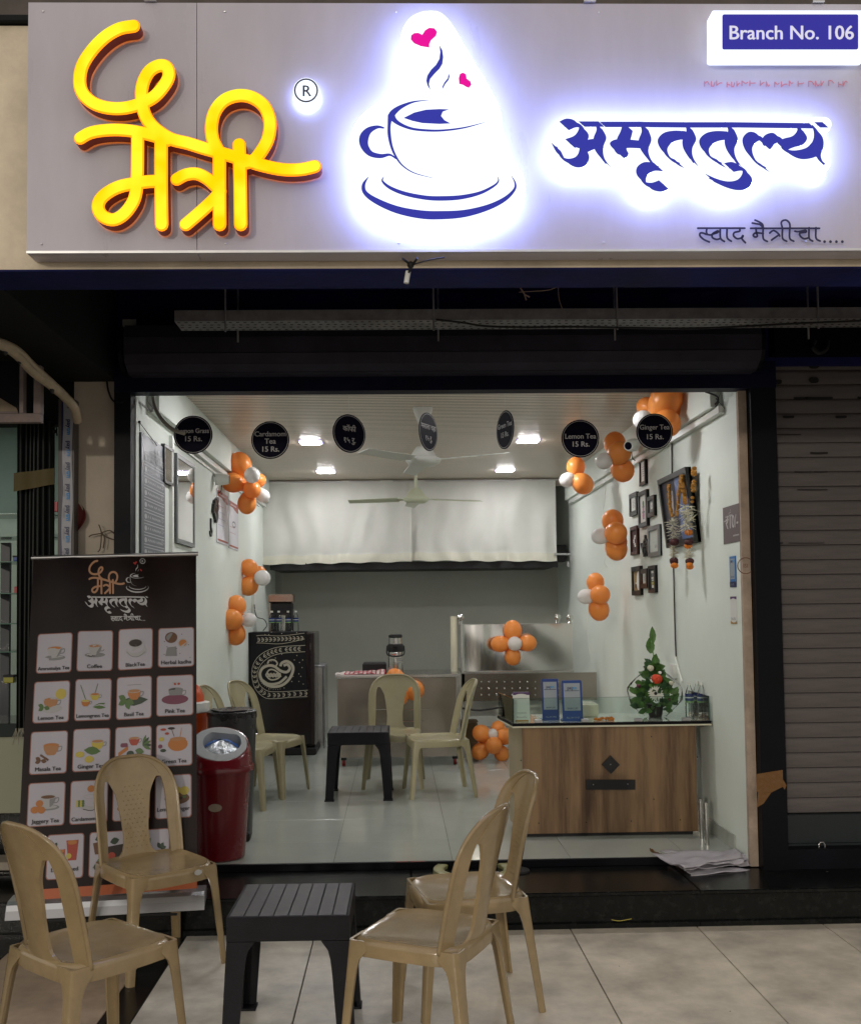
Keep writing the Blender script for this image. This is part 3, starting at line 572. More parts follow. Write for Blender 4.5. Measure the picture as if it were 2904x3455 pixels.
q.tube(wp, .005, smooth=5); q.tube([p+Vector((.0, 0, -.014)) for p in wp[1:]], .0035, smooth=5); q.tube([at(2434, 1318, Y=.2), at(2420, 1350, Y=.2), at(2450, 1385, Y=.2)], .0015); tag(q.build('wall_cable', M_wire, smooth=True), 'black cables running along the top of the right wall from the lintel', 'cable')
q = MB(); pts = [at(2262, 1400, X=XR-.01), at(2264, 1650, X=XR-.01), at(2268, 1900, X=XR-.01), at(2274, 2150, X=XR-.01), at(2277, 2215, X=XR-.01), at(2300, 2300, X=XR-.02)]
q.tube(pts, .006, smooth=2); q.tube([p+Vector((0, -.022, 0)) for p in pts[:-1]], .0045, m=1); a = at(2273, 2262, X=XR-.01); q.box((XR-.03, a.y-.04, a.z-.05), (XR-.001, a.y+.03, a.z+.04), m=2, bev=.004)
tag(q.build('wall_wiring', [M_wplas, M_wire, M_wplas], smooth=True), 'vertical white conduit and black wire down the right wall to a switch box', 'conduit')
q = MB(); q.tube([at(515, 1338, Y=.1), at(525, 1380, Y=.02), at(550, 1420, Y=-.03), at(585, 1450, Y=-.06), at(622, 1462, Y=-.09)], .0095, n=12, smooth=5); tag(q.build('flexible_pipe', PM('pipe_grey', (.3, .28, .24), .4, bump=.6, bs=120), smooth=True), 'grey flexible pipe curving from the lintel in front of the first round sign', 'pipe')
q = MB(); q.tube([at(455, 1352, Y=.05), at(480, 1365, Y=.1), at(500, 1380, Y=.15), at(512, 1388, Y=.16), at(516, 1370, Y=.16), at(514, 1345, Y=.12)], .006, smooth=4); q.tube([at(500, 1338, Y=.1), at(497, 1352, Y=.12), at(512, 1372, Y=.15)], .003, smooth=3); tag(q.build('twisted_wires', M_galv, smooth=True), 'twisted metal cord hooked on the upper left wall inside the opening', 'cord')
# discs
DISC = [(652, 1467, 65, 0, ['Lemon Grass', '15 Rs.'], 'round black price sign reading Lemon Grass, partly hidden by a pipe', [-6, 22]),
        (912, 1485, 64, 0, ['Cardamom', 'Tea', '15 Rs.'], 'round black price sign reading Cardamom Tea', [-13, 12, 39]),
        (1177, 1463, 65, 35, ['कॉफी', '१५ रु.'], 'round black price sign in Devanagari, slightly turned, left of the front fan', [-8, 30]),
        (1443, 1457, 65, 60, ['मसाला चहा', '१५ रु.'], 'round black price sign turned edgewise in front of the front fan', [-8, 30]),
        (1705, 1450, 65, -70, ['Green Tea', '15 Rs.'], 'round black price sign reading Green Tea, turned almost edge on', [-8, 24]),
        (1957, 1480, 64, 0, ['Lemon Tea', '15 Rs.'], 'round black price sign reading Lemon Tea, by the small balloon cluster', [0, 27]),
        (2207, 1457, 62, 0, ['Ginger Tea', '15 Rs.'], 'round black price sign reading Ginger Tea in front of the top balloons', [-8, 25])]
for px, py, r, rot, lines, lab, ly in DISC:
    Yd = .04 if rot == 0 else .1
    c = at(px, py, Y=Yd); k = scale_at(c); rr = r/k
    t = thing('price_disc', lab, 'hanging sign', (c.x, c.y, c.z), group='round tea price signs hung in the entrance')
    ca, sa = math.cos(R(rot)), math.sin(R(rot))
    def P(x, y, h, c=c, k=k, ca=ca, sa=sa): x /= k; y /= k; return (c.x+x*ca+h*sa, c.y+x*sa-h*ca, c.z-y)
    q = MB(); q.prism(ell(0, 0, r, r, 48), P, .004); q.build('disc', M_disc, t)
    q = MB(); ribbon(q, [(r*.93*math.cos(R(a)), r*.93*math.sin(R(a))) for a in range(0, 361, 10)], 1.5, P, None, .0046, k=1); q.build('ring_print', M_print, t, fix=False)
    q = MB()
    for ln, y in zip(lines, ly): text(q, ln, P, 0, y, 25, .0048, 0, wmax=r*1.62, bold=.45)
    q.build('lettering', M_print, t, fix=False)
    q = MB(); tp = Vector(P(0, -r*.9, .002)); q.tube([tp, (tp.x, tp.y, ZT+.03)], .0008, n=5); q.build('string', PM('white_string', (.7, .7, .65), .7), t)
# ---------------------------------------------------------------- wall pictures
def wallrect(Xp, xl, xr, ytl, ytr, ybl, ybr):
    a, b, c, d_ = at(xl, ytl, X=Xp), at(xr, ytr, X=Xp), at(xl, ybl, X=Xp), at(xr, ybr, X=Xp)
    return (a.y+c.y)/2, (b.y+d_.y)/2, (a.z+b.z)/2, (c.z+d_.z)/2     # Y at left px, Y at right px, ztop, zbot
def wallP(side, y0, y1, zt, zb_, X0=None, lift=0):
    """unit coords u 0..1 left->right as seen, v 0..1 top->bottom, h off the wall"""
    s = 1 if side == 'L' else -1; Xw = (XL if side == 'L' else XR) if X0 is None else X0
    return lambda u, v, h: (Xw+s*(h+lift*(1-v)), y0+(y1-y0)*u, zt+(zb_-zt)*v)
def frame(side, px, lab, fm, art, fw=.10, depth=.022, lift=0, glass=True, group=None):
    y0, y1, zt, zb_ = wallrect(XL if side == 'L' else XR, *px); w = abs(y1-y0); h = zt-zb_; P = wallP(side, y0, y1, zt, zb_, lift=lift)
    t = thing('picture_frame', lab, 'picture', P(.5, 1, 0), group=group); fu = fw; fv = fw*w/h
    q = MB(); q.prism([(0, 0), (1, 0), (1, 1), (0, 1)], P, depth*.5); q.build('backing', M_dark, t)
    q = MB()
    for (a, b, c, d_) in ((0, 0, 1, fv), (0, 1-fv, 1, 1), (0, fv, fu, 1-fv), (1-fu, fv, 1, 1-fv)): q.prism([(a, b), (c, b), (c, d_), (a, d_)], P, depth)
    q.build('frame', fm, t)
    q = MB(); mats = art(q, lambda u, v, hh: P(fu+(1-2*fu)*u, fv+(1-2*fv)*v, depth*.5+.001+hh), w, h); q.build('print', mats, t, fix=False)
    if glass: q = MB(); q.add([P(fu, fv, depth*.8), P(1-fu, fv, depth*.8), P(1-fu, 1-fv, depth*.8), P(fu, 1-fv, depth*.8)], [(0, 1, 2, 3)]); q.build('glass', M_glass, t)
    return t
M_paper = PM('paper_white', (.66, .68, .64), .6); M_pinks = PM('print_pink', (.45, .22, .3), .6); M_gr = PM('print_grey', (.22, .23, .24), .6)
M_fb = PM('frame_black', (.012, .014, .014), .35); M_fbr = PM('frame_brown', (.06, .018, .012), .5); M_fg = PM('frame_grey', (.16, .18, .18), .35)
def quadm(q, P, a, b, c, d_, h, m): q.add([P(a, b, h), P(c, b, h), P(c, d_, h), P(a, d_, h)], [(0, 1, 2, 3)], m)
def art_lines(q, P, w, h):
    quadm(q, P, 0, 0, 1, 1, 0, 0)
    for k in range(5): quadm(q, P, .3-.04*(k % 2), .25+.11*k, .7+.05*(k % 3), .275+.11*k, .001, 1)
    return [M_paper, M_gr]
def art_vase(q, P, w, h):
    quadm(q, P, 0, 0, 1, 1, 0, 0)
    for (x, y, rx, ry, m_) in ((.5, .30, .12, .1, 2), (.5, .42, .16, .06, 1), (.5, .52, .12, .05, 3), (.5, .62, .2, .06, 1), (.5, .74, .16, .1, 3), (.5, .84, .12, .05, 1)): q.add([P(a, b, .001+.0002*m_) for a, b in ell(x, y, rx, ry, 12)], [tuple(range(12))], m_)
    return [M_paper, M_gr, PM('print_green', (.12, .2, .1), .6), M_pinks]
def art_dark(q, P, w, h):
    quadm(q, P, 0, 0, 1, 1, 0, 0); q.add([P(a, b, .001) for a, b in ell(.5, .45, .28, .3, 14)], [tuple(range(14))], 1)
    for k in range(3): quadm(q, P, .3, .4+.08*k, .7, .42+.08*k, .0015, 0)
    return [M_gr, M_paper]
def art_flower(q, P, w, h):
    quadm(q, P, 0, 0, 1, 1, 0, 0)
    for k in range(6): q.add([P(a, b, .001+.0001*k) for a, b in ell(.5+.13*math.cos(k*1.3), .3+.09*k, .16, .05, 9)], [tuple(range(9))], 1)
    return [PM('print_maroon', (.05, .02, .018), .6), M_paper]
def art_wide(q, P, w, h):
    quadm(q, P, 0, 0, 1, 1, 0, 0)
    for a in (.55, .72): quadm(q, P, a, .7, a+.06, .82, .001, 1); quadm(q, P, a+.02, .64, a+.04, .7, .001, 1)
    quadm(q, P, .3, .55, .6, .555, .001, 1)
    return [PM('print_pale', (.5, .54, .5), .6), M_gr]
def art_photo(q, P, w, h):
    quadm(q, P, 0, 0, 1, 1, 0, 0); q.add([P(a, b, .001) for a, b in ell(.75, .5, .3, .5, 14)], [tuple(range(14))], 1); q.add([P(a, b, .0015) for a, b in ell(.35, .75, .14, .16, 14)], [tuple(range(14))], 2); q.add([P(a, b, .002) for a, b in ell(.38, .62, .08, .05, 10)], [tuple(range(10))], 1)
    return [PM('print_ochre', (.28, .19, .08), .6), M_paper, PM('print_brown', (.07, .04, .03), .6)]
def art_tower(q, P, w, h):
    quadm(q, P, 0, 0, 1, 1, 0, 0)
    for k, (a, b, m_) in enumerate(((.1, .22, 1), (.24, .34, 2), (.38, .5, 1), (.52, .58, 1), (.62, .76, 3), (.78, .92, 1))): quadm(q, P, .3+.05*(k % 2), a, .72, b, .001, m_)
    return [PM('print_night', (.03, .035, .035), .6), M_paper, M_gr, PM('print_yellow', (.5, .45, .1), .6)]
Z7 = lambda *v: [1900+v[0]/2.52, 1900+v[1]/2.52]+[1450+a/2.52 for a in v[2:]]
GR = 'small frames grouped on the right wall'
frame('R', Z7(668,718,255,232,478,465), 'single narrow black frame high above the group of small frames', M_fb, art_lines, .14, glass=False, group=GR)
frame('R', Z7(583,645,552,523,738,720), 'small black frame with a white text print, upper left of the group', M_fb, art_lines, .14, glass=False, group=GR)
frame('R', Z7(660,733,535,503,835,815), 'tall black frame with a stacked vase drawing in the middle of the group', M_fb, art_vase, .12, glass=False, group=GR)
frame('R', Z7(738,795,572,553,745,732), 'small dark frame with a pale round shape right of the vase drawing', M_fb, art_dark, .16, glass=False, group=GR)
frame('R', Z7(592,648,830,812,1070,1058), 'brown frame with pale flowers on maroon, left of the teapot cutout', M_fbr, art_flower, .12, glass=False, group=GR)
frame('R', Z7(742,838,830,800,1085,1070), 'larger grey frame with a pale sketch right of the teapot cutout', M_fg, art_wide, .10, glass=False, group=GR)
frame('R', Z7(603,678,1168,1156,1408,1408), 'black frame with an ochre picture, leftmost of the bottom three', M_fb, art_photo, .13, glass=False, group=GR)
frame('R', Z7(680,735,1188,1176,1350,1345), 'smallest black frame, middle one of the bottom three', M_fb, art_lines, .18, glass=False, group=GR)
frame('R', Z7(745,803,1160,1150,1385,1388), 'black frame with a dark column picture, rightmost of the bottom three', M_fb, art_tower, .12, glass=False, group=GR)
# teapot cutout
y0, y1, zt, zb_ = wallrect(XR, *Z7(672,742,905,895,1080,1075)); P = wallP('R', y0, y1, zt, zb_)
q = MB()
for pts, w in (([(.5, .02), (.5, .16)], .12), ([(.3, .3), (.5, .18), (.72, .3), (.82, .6), (.7, .9), (.3, .9), (.2, .6), (.3, .3)], .1), ([(.4, .35), (.38, .6), (.45, .85)], .07), ([(.6, .32), (.64, .6), (.56, .85)], .07), ([(.2, .75), (.05, .5), (.0, .35)], .1), ([(.8, .35), (1.0, .45), (.95, .7), (.78, .82)], .08), ([(.3, .95), (.7, .95)], .12), ([(.25, .5), (.75, .5)], .05)):
    ribbon(q, pts, w, lambda x, y, h: P(x, y, h), .0, .012, k=4)
tag(q.build('teapot_cutout', M_fb), 'black teapot shaped wall cutout between the brown and grey frames', 'wall decoration')
# big garlanded picture
M_elb = PM('print_dark_violet', (.035, .03, .045), .5, var=.5, vs=8); M_elv = PM('print_blue', (.10, .16, .34), .5, col2=(.4, .42, .5), vs=16, thr=(.5, .75)); M_elg = PM('print_elephant', (.07, .065, .075), .55, var=.3, vs=12); M_tusk = PM('print_tusk', (.42, .36, .34), .5)
def art_big(q, P, w, h):
    quadm(q, P, 0, 0, 1, 1, 0, 0); quadm(q, P, .5, 0, 1, 1, .0006, 1)
    q.add([P(a, b, .001) for a, b in [(.1, .2), (.35, .12), (.5, .3), (.46, .6), (.5, .98), (.2, 1), (.12, .6)]], [tuple(range(7))], 2)
    ribbon(q, [(.38, .2, .06), (.33, .45, .07), (.3, .6, .03), (.26, .7, .02)], .05, P, None, .0015, 3); ribbon(q, [(.55, .6, .02), (.5, .8, .05), (.48, 1, .08)], .05, P, None, .0015, 0)
    return [M_elb, M_elv, M_elg, M_tusk]
big = frame('R', Z7(915,1165,425,312,1003,962), 'large dark framed picture with a blue right half, hung with flower garlands', M_fb, art_big, .05, .035, lift=.05, glass=False)
M_mari = PM('marigold', (.42, .20, .03), .8, var=.4, vs=60, bump=1, bs=200); M_mari2 = PM('fresh_marigold', (.75, .22, .02), .7, var=.3, vs=60, bump=1, bs=200); M_tube = PM('tuberose', (.62, .60, .46), .8, var=.25, vs=80, bump=1, bs=150); M_maroon = PM('maroon_ribbon', (.05, .008, .008), .6)
z7 = lambda x, y: (1900+x/2.52, 1450+y/2.52)
def garland(pts, lab, name='garland'):
    t = thing(name, lab, 'garland', at(*z7(*pts[0][:2]), X=XR-.09), group='garlands draped over the large picture'); n = [MB(), MB(), MB(), MB()]
    nm = ['dried_marigolds', 'fresh_marigolds', 'tuberoses', 'ribbon']; mm = [M_mari, M_mari2, M_tube, M_maroon]
    for (xa, ya, xb, yb, k, r, step) in pts_expand(pts):
        L = math.hypot(xb-xa, yb-ya); c = max(1, int(L/step))
        for i in range(c):
            f = (i+.5)/c; p = at(*z7(xa+(xb-xa)*f+random.uniform(-3, 3), ya+(yb-ya)*f), X=XR-.085+random.uniform(-.006, .006)); rr = r*random.uniform(.85, 1.15)
            if k == 2:
                for _ in range(4): d_ = Vector((random.uniform(-1, 1), random.uniform(-1, 1), random.uniform(-.7, .3))).normalized()*rr*1.5; n[2].tube([p, p+d_], [.0035, .001], n=4)
            else: n[k].ball(p, rr, 8, 5, sq=(1, 1, .75))
    for i in range(4):
        if n[i].v: tag(n[i].build(nm[i], mm[i], t, smooth=180), kind='stuff')
def pts_expand(pts): return [(x0, y0, x1, y1, k, r, s) for (x0, y0, x1, y1, k, r, s) in pts]
garland([(897, 465, 905, 640, 0, .013, 16), (905, 640, 925, 740, 0, .011, 14), (925, 740, 935, 930, 2, .03, 12), (940, 945, 945, 965, 3, .032, 12), (935, 985, 940, 1095, 2, .02, 9), (940, 1105, 945, 1130, 3, .026, 12), (945, 1145, 950, 1165, 1, .022, 14)], 'faded garland down the left edge of the large picture with white tuft and orange tip')
garland([(1005, 385, 980, 560, 0, .013, 16), (980, 560, 965, 735, 0, .011, 15)], 'dried marigold string hanging inside the left half of the large picture')
garland([(1008, 385, 1020, 500, 0, .016, 17), (1020, 500, 1035, 630, 0, .015, 16), (1040, 640, 1055, 840, 2, .034, 11), (1065, 862, 1065, 885, 1, .026, 18), (1063, 950, 1066, 965, 3, .03, 12), (1062, 975, 1062, 1000, 1, .026, 18), (1066, 1010, 1070, 1100, 2, .022, 8), (1072, 1110, 1072, 1125, 3, .026, 10), (1073, 1140, 1075, 1175, 1, .022, 16)], 'longest garland in the middle of the large picture with orange balls and white tassel')
garland([(1112, 320, 1108, 385, 0, .017, 16), (1106, 430, 1104, 530, 0, .014, 24), (1098, 560, 1092, 630, 0, .013, 24), (1090, 640, 1100, 760, 2, .03, 22)], 'sparse marigold string on the blue half of the large picture')
# notices and sheets
def sheet(side, px, name, lab, cat, art, th=.004, X0=None, par=None):
    y0, y1, zt, zb_ = wallrect(X0 if X0 is not None else (XL if side == 'L' else XR), *px); P = wallP(side, y0, y1, zt, zb_, X0)
    t = thing(name, lab, cat, P(.5, 1, 0)); q = MB(); mats, base = art(q, P, abs(y1-y0), zt-zb_, th); q.build('print', mats, t, fix=False)
    q = MB(); q.prism([(0, 0), (1, 0), (1, 1), (0, 1)], P, th); q.build('sheet', base, t); return t
M_pb = PM('poster_taupe', (.13, .10, .10), .5); M_pw = PM('poster_white_print', (.5, .47, .45), .6)
def art10(q, P, w, h, t):
    PP = lambda x, y, hh: P(x, y, hh)
    text(q, '₹10/-', lambda x, y, hh: P(x, y/ (h/w), hh), .56, .60*h/w, .36, t+.001, 0, wmax=.8, bold=.006)
    cup_logo(q, lambda x, y, hh: P(.38+(x-340)/4200, .10+(y-150)/7200*1.0, hh), t+.001, (0, 0))
    for (x0, x1, y) in ((.08, .28, .38), (.62, .97, .82), (.42, .62, .27)):
        xx = x0
        while xx < x1: ribbon(q, [(xx, y), (xx+.02, y+.02), (xx+.03, y-.005)], .014, P, None, t+.001, 0, k=2); xx += .045
        ribbon(q, [(x0, y-.012), (x1, y-.012)], .008, P, None, t+.0013, 0, k=1)
    return [M_pw], M_pb
sheet('R', Z7(1365,1503,665,622,978,945), 'price_poster', 'taupe poster reading ₹10/- on the right wall near the entrance', 'poster', art10)
M_pay = PM('placard_blue', (.02, .15, .42), .4); M_navyp = PM('placard_navy', (.01, .015, .08), .4); M_lblue = PM('placard_cyan', (.0, .28, .6), .4); M_ph = PM('placard_white', (.30, .34, .38), .5)
def paytm(q, P, x, y, s, h, mN, mC, asp=1, vert=False):
    # two-tone wordmark "paytm"
    text(q, 'pay', lambda a, b, c: P(a, b*asp, c), x-.145*s*2.0, y/asp, s*.9, h, mN, bold=.02*s); text(q, 'tm', lambda a, b, c: P(a, b*asp, c), x+.26*s*2.0, y/asp, s*.9, h+.0004, mC, bold=.02*s)
def art_pay(q, P, w, h, t):
    quadm(q, P, .12, .08, .88, .74, t+.001, 0); quadm(q, P, 0, .82, 1, 1, t+.001, 1); paytm(q, P, .5, .2, .28, t+.002, 1, 2, w/h)
    text(q, 'BHIM UPI', lambda a, b, c: P(a, b*w/h, c), .5, .70*h/w, .14, t+.002, 1, wmax=.6); text(q, '>> UPI', lambda a, b, c: P(a, b*w/h, c), .5, .94*h/w, .16, t+.002, 0, wmax=.7)
    return [M_ph, M_navyp, M_lblue], M_pay
sheet('R', Z7(1420,1472,1078,1072,1340,1338), 'payment_placard', 'blue payment sticker on the right wall below the taupe poster', 'sticker', art_pay)
def art_bh(q, P, w, h, t):
    quadm(q, P, 0, 0, 1, .1, t+.001, 0); q.add([P(a, b, t+.0015) for a, b in ell(.5, .16, .42, .09, 16, 180, 360)], [tuple(range(17))], 2); quadm(q, P, 0, .88, 1, 1, t+.001, 1); q.add([P(a, b, t+.0015) for a, b in ell(.5, .88, .42, .07, 16, 0, 180)], [tuple(range(17))], 2)
    text(q, 'BharatPe', lambda a, b, c: P(a, b*w/h, c), .5, .86*h/w, .2, t+.002, 3, wmax=.8); quadm(q, P, .3, .76, .72, .765, t+.001, 3)
    return [PM('sticker_purple', (.08, .03, .12), .5), PM('sticker_gold', (.4, .22, .05), .5), M_paper, M_gr], M_paper
sheet('R', Z7(1425,1478,1420,1416,1652,1650), 'payment_sticker', 'narrow white payment sticker with purple top, lowest on the right wall', 'sticker', art_bh, .002)
Z1 = lambda *v: [450+v[0]/4.037, 450+v[1]/4.037]+[1380+a/4.037 for a in v[2:]]
ZN = lambda *v: [400+v[0]/2.333, 400+v[1]/2.333]+[1300+a/2.333 for a in v[2:]]
M_rust = PM('notice_rust', (.32, .06, .03), .5); M_nw = PM('notice_white', (.62, .62, .66), .5)
def art_notice(kind):
    def f(q, P, w, h, t):
        q.add([P(a, b, t+.001) for a, b in [(.03, .02), (.97, .02), (.97, .2), (.8, .2), (.4, .135), (.03, .13)]], [tuple(range(6))], 0)
        xx = .2
        while xx < .75: ribbon(q, [(xx, .09), (xx+.03, .075), (xx+.05, .09)], .02, P, None, t+.0015, 1, k=2); xx += .08
        for k in range(4 if kind else 2):
            yy = (.3 if kind else .55)+.12*k; xx = .1
            while xx < (.55+.1*(k % 3)): ribbon(q, [(xx, yy), (xx+.02, yy+.006), (xx+.035, yy-.004)], .009, P, None, t+.001, 2 if kind and k else 0, k=2); xx += .06
        if not kind: ribbon(q, [(.5+.16*math.cos(R(a)), .48+.055*math.sin(R(a))) for a in range(0, 361, 20)], .03, P, None, t+.001, 3, k=1)
        quadm(q, P, .05, .93, .95, .965, t+.001, 0)
        return [M_rust, M_nw, PM('notice_ink', (.25, .25, .4), .6), M_gr], M_nw
    return f
sheet('L', ZN(768,858,805,875,1232,1265), 'notice_board', 'white notice with a rust red header, the left one of two on the left wall', 'notice', art_notice(True), .006)
sheet('L', ZN(862,938,885,952,1280,1302), 'notice_board', 'white notice with a rust red header and round seal, right of its twin', 'notice', art_notice(False), .006)
M_mb = PM('menu_grey', (.07, .085, .105), .35, var=.1, vs=4); M_mp = PM('menu_print', (.42, .44, .46), .5)
def art_menu(q, P, w, h, t):
    tagl(q, lambda x, y, hh: P(.3+x/2700, .05+y/2700*w/h*1.6, hh), t+.001, 0, nd=0, w=40)
    for k in range(11):
        v = .12+.078*k; ribbon(q, [(.1, v), (.95, v), (.95, v+.058), (.1, v+.058), (.1, v)], .006, P, None, t+.001, 0, k=1, caps=False)
        q.add([P(a, b, t+.0015) for a, b in ell(.16, v+.03, .05, .018, 8)], [tuple(range(8))], 0)
        xx = .25
        while xx < .8:
            ln = random.uniform(.03, .06); ribbon(q, [(xx, v+.034), (xx+ln*.5, v+.022), (xx+ln, v+.034)], .010, P, None, t+.001, 0, k=2); xx += ln+.02+(.03 if random.random() < .2 else 0)
        text(q, '15/-', lambda a, b, c: P(a, b*w/h, c), .87, (v+.038)*h/w, .10, t+.002, 0)
    return [M_mp], M_mb
tm = sheet('L', Z1(78,402,300,545,2500,2350), 'menu_board', 'tall grey menu board with white rows hanging by cord on the left wall', 'menu board', art_menu, .012)
q = MB(); hk = at(470, 1424, X=XL+.01); q.tube([hk, at(472, 1455, X=XL+.02)], .002); q.tube([hk, at(530, 1503, X=XL+.02)], .002); q.ball(hk, .008, 8, 5); q.build('cord', M_wire, tm)
def art_p1(q, P, w, h): quadm(q, P, 0, 0, 1, 1, 0, 0); [quadm(q, P, .2, .3+.1*k, .8, .31+.1*k, .001, 1) for k in range(5)]; return [M_paper, M_gr]
def art_p2(q, P, w, h):
    quadm(q, P, 0, 0, 1, 1, 0, 0); q.add([P(a, b, .001) for a, b in [(0, .2), (.3, .15), (.6, .2), (1, .12), (1, .3), (.7, .27), (.4, .32), (0, .28)]], [tuple(range(8))], 1); quadm(q, P, .12, .68, .5, .8, .001, 2); return [PM('print_parchment', (.42, .38, .28), .6, var=.35, vs=9), PM('print_tan', (.3, .22, .14), .6), PM('print_bluegrey', (.3, .36, .4), .6)]
frame('L', Z1(375,500,465,560,1000,1050), 'small black framed certificate behind the menu board on the left wall', M_fb, art_p1, .07)
frame('L', Z1(550,792,600,760,1830,1882), 'tall framed parchment coloured poster on the left wall with a light glare', M_fg, art_p2, .05)
y0, y1, zt, zb_ = wallrect(XL, *ZN(728,770,880,905,1060,1075)); P = wallP('L', y0, y1, zt, zb_)
q = MB()
for pts, w in (([(.9, .0), (.6, .15), (.9, .35), (.5, .5), (.8, .7), (.6, .95)], .25), ([(.4, .2), (.3, .5), (.5, .8)], .3), ([(.2, .35), (.1, .6)], .2)): ribbon(q, pts, w, P, 0, .02, k=4)
tag(q.build('wall_ornament', M_fb), 'black and silver wall ornament left of the two notices', 'wall decoration')
y0, y1, zt, zb_ = wallrect(XL, *ZN(712,728,1060,1060,1185,1185)); P = wallP('L', y0, y1, zt, zb_); q = MB(); ribbon(q, [(.5, 0), (.5, .5), (.9, .7), (.5, .95), (.1, .8)], .22, P, 0, .012, k=4)
tag(q.build('wall_hook', M_fb), 'small black ornamental hook below the wall ornament', 'hook')
def cctv(c, dirv, lab):
    t = thing('security_camera', lab, 'security camera', c); d_ = Vector(dirv).normalized()
    q = MB(); q.tube([c-d_*.05, c-d_*.045, c+d_*.0, c+d_*.035, c+d_*.05], [.014, .042, .044, .038, .033], n=20); q.build('housing', M_wplas, t, smooth=True)
    q = MB(); q.tube([c+d_*.0505, c+d_*.054], [.026, .024], n=16); q.build('lens', M_disc, t, smooth=True)
    q = MB(); s = -1 if c.x < 0 else 1; q.tube([c+Vector((s*.02, 0, .0)), c+Vector((s*.05, 0, .03)), (XL+.002 if s < 0 else XR-.002, c.y, c.z+.03)], .012); q.build('bracket', M_wplas, t, smooth=True)
    q = MB(); q.tube([c+Vector((0, 0, -.03)), c+Vector((s*.01, .03, -.08)), c+Vector((s*.04, .08, -.09))], .003, smooth=3); q.build('cable', M_wire, t, smooth=True)
cctv(at(2130, 1502, X=XR-.17), (-.62, -.75, -.2), 'white security camera with black lens beside the orange balloons upper right')
cctv(at(748, 1617, X=XL+.06), (.95, .2, -.0), 'white cone shaped security camera high on the left wall by the balloons')
# ---------------------------------------------------------------- balloons
def balloon(t, c, r, kind, up=(0, 0, 1), sq=1.0):
    c = Vector(c); r *= random.uniform(.95, 1.06); sq *= random.uniform(.98, 1.1); u = Vector(up).normalized(); a = u.orthogonal().normalized(); b = u.cross(a); q = MB(); n, k = 20, 13; vs = []
    for i in range(k+1):
        th = math.pi*i/k; rr = math.sin(th)*r; z = math.cos(th)*r*1.06*sq
        if z < 0: rr *= 1-.16*(z/r)**2; z *= 1.18
        for j in range(n): an = 2*math.pi*j/n; vs.append(c+a*rr*math.cos(an)+b*rr*math.sin(an)+u*z)
    q.add(vs, [(i*n+j, (i+1)*n+j, (i+1)*n+(j+1) % n, i*n+(j+1) % n) for i in range(k) for j in range(n)])
    e = c-u*r*1.24*sq; q.tube([e+u*.01, e, e-u*.012], [.004, .004, .009], n=7)
    o = q.build('balloon', M_white if kind == 'w' else M_orange, t, smooth=180); return o
def cluster(lab, Yc, lst, cx=None, string=None, wall=None):
    ms = Vector((0, 0, 0)); P = []
    for (px, py, r, k, dy) in lst: P.append(at(px, py, Y=Yc+dy))
    ctr = sum(P, Vector())/len(P); t = thing('balloon_cluster', lab, 'balloons', ctr, group='orange and white balloon clusters')
    for (px, py, r, k, dy), p in zip(lst, P):
        up = (p-ctr); up = up if up.length > .02 else Vector((0, -1, 0)); balloon(t, p, r/scale_at(p), k, up)
    if string:
        q = MB(); q.tube([at(a, b, Y=Yc) for a, b in string], .0016, n=5, smooth=4); q.build('ribbon_curl', PM('curling_ribbon', (.75, .75, .7), .3), t)
    return t
cluster('large cluster of six orange and two white balloons at the left ceiling corner', 2.62, [(810, 1566, 36, 'o', .05), (786, 1628, 34, 'o', 0), (850, 1603, 27, 'w', -.1), (871, 1621, 24, 'o', .12), (850, 1651, 31, 'o', -.02), (886, 1673, 25, 'w', .1), (833, 1699, 32, 'o', .04), (822, 1630, 28, 'o', .15)])
cluster('three orange balloons and one white halfway up the left wall by the curtain', 3.55, [(841, 1917, 30, 'o', 0), (874, 1934, 24, 'o', .13), (839, 1977, 31, 'o', .02), (885, 1950, 26, 'w', -.06)])
cluster('three orange balloons stacked with one white, lowest cluster on the left wall', 2.85, [(798, 2044, 32, 'o', .04), (781, 2091, 35, 'o', -.06), (839, 2092, 25, 'w', .05), (795, 2142, 33, 'o', .05)], string=[(815, 2070), (850, 2055), (880, 2065)])
cluster('biggest balloons cut off by the lintel at the upper right behind Ginger Tea', .75, [(2245, 1352, 55, 'o', .0), (2180, 1372, 33, 'o', .15), (2250, 1428, 46, 'o', -.05), (2167, 1416, 31, 'w', -.05), (2262, 1370, 46, 'o', .12)])
cluster('tall stack of orange balloons and one white beside the right security camera', 1.85, [(2073, 1496, 35, 'o', .08), (2088, 1529, 41, 'o', -.03), (2100, 1587, 37, 'o', .04), (2037, 1555, 28, 'w', -.02)], string=[(2050, 1590), (2036, 1600), (2042, 1640), (2040, 1680), (2034, 1720)])
cluster('two orange balloons and one white below the Lemon Tea sign', 2.75, [(1942, 1575, 32, 'o', .02), (1965, 1632, 34, 'o', -.02), (1914, 1619, 26, 'w', .0)])
cluster('orange balloons with one white in the middle of the right wall', 2.05, [(2066, 1757, 35, 'o', .05), (2077, 1799, 38, 'o', -.08), (2078, 1850, 36, 'o', .04), (2084, 1828, 30, 'o', .1), (2025, 1809, 27, 'w', .02)], string=[(2040, 1835), (2045, 1870), (2038, 1895), (2048, 1915)])
cluster('three orange balloons and one white, lowest cluster on the right wall', 2.6, [(2008, 1965, 31, 'o', .05), (2024, 2007, 33, 'o', -.06), (2020, 2057, 34, 'o', .04), (1977, 2013, 25, 'w', .0)], string=[(1985, 2035), (1980, 2100), (1986, 2180), (1992, 2230)])
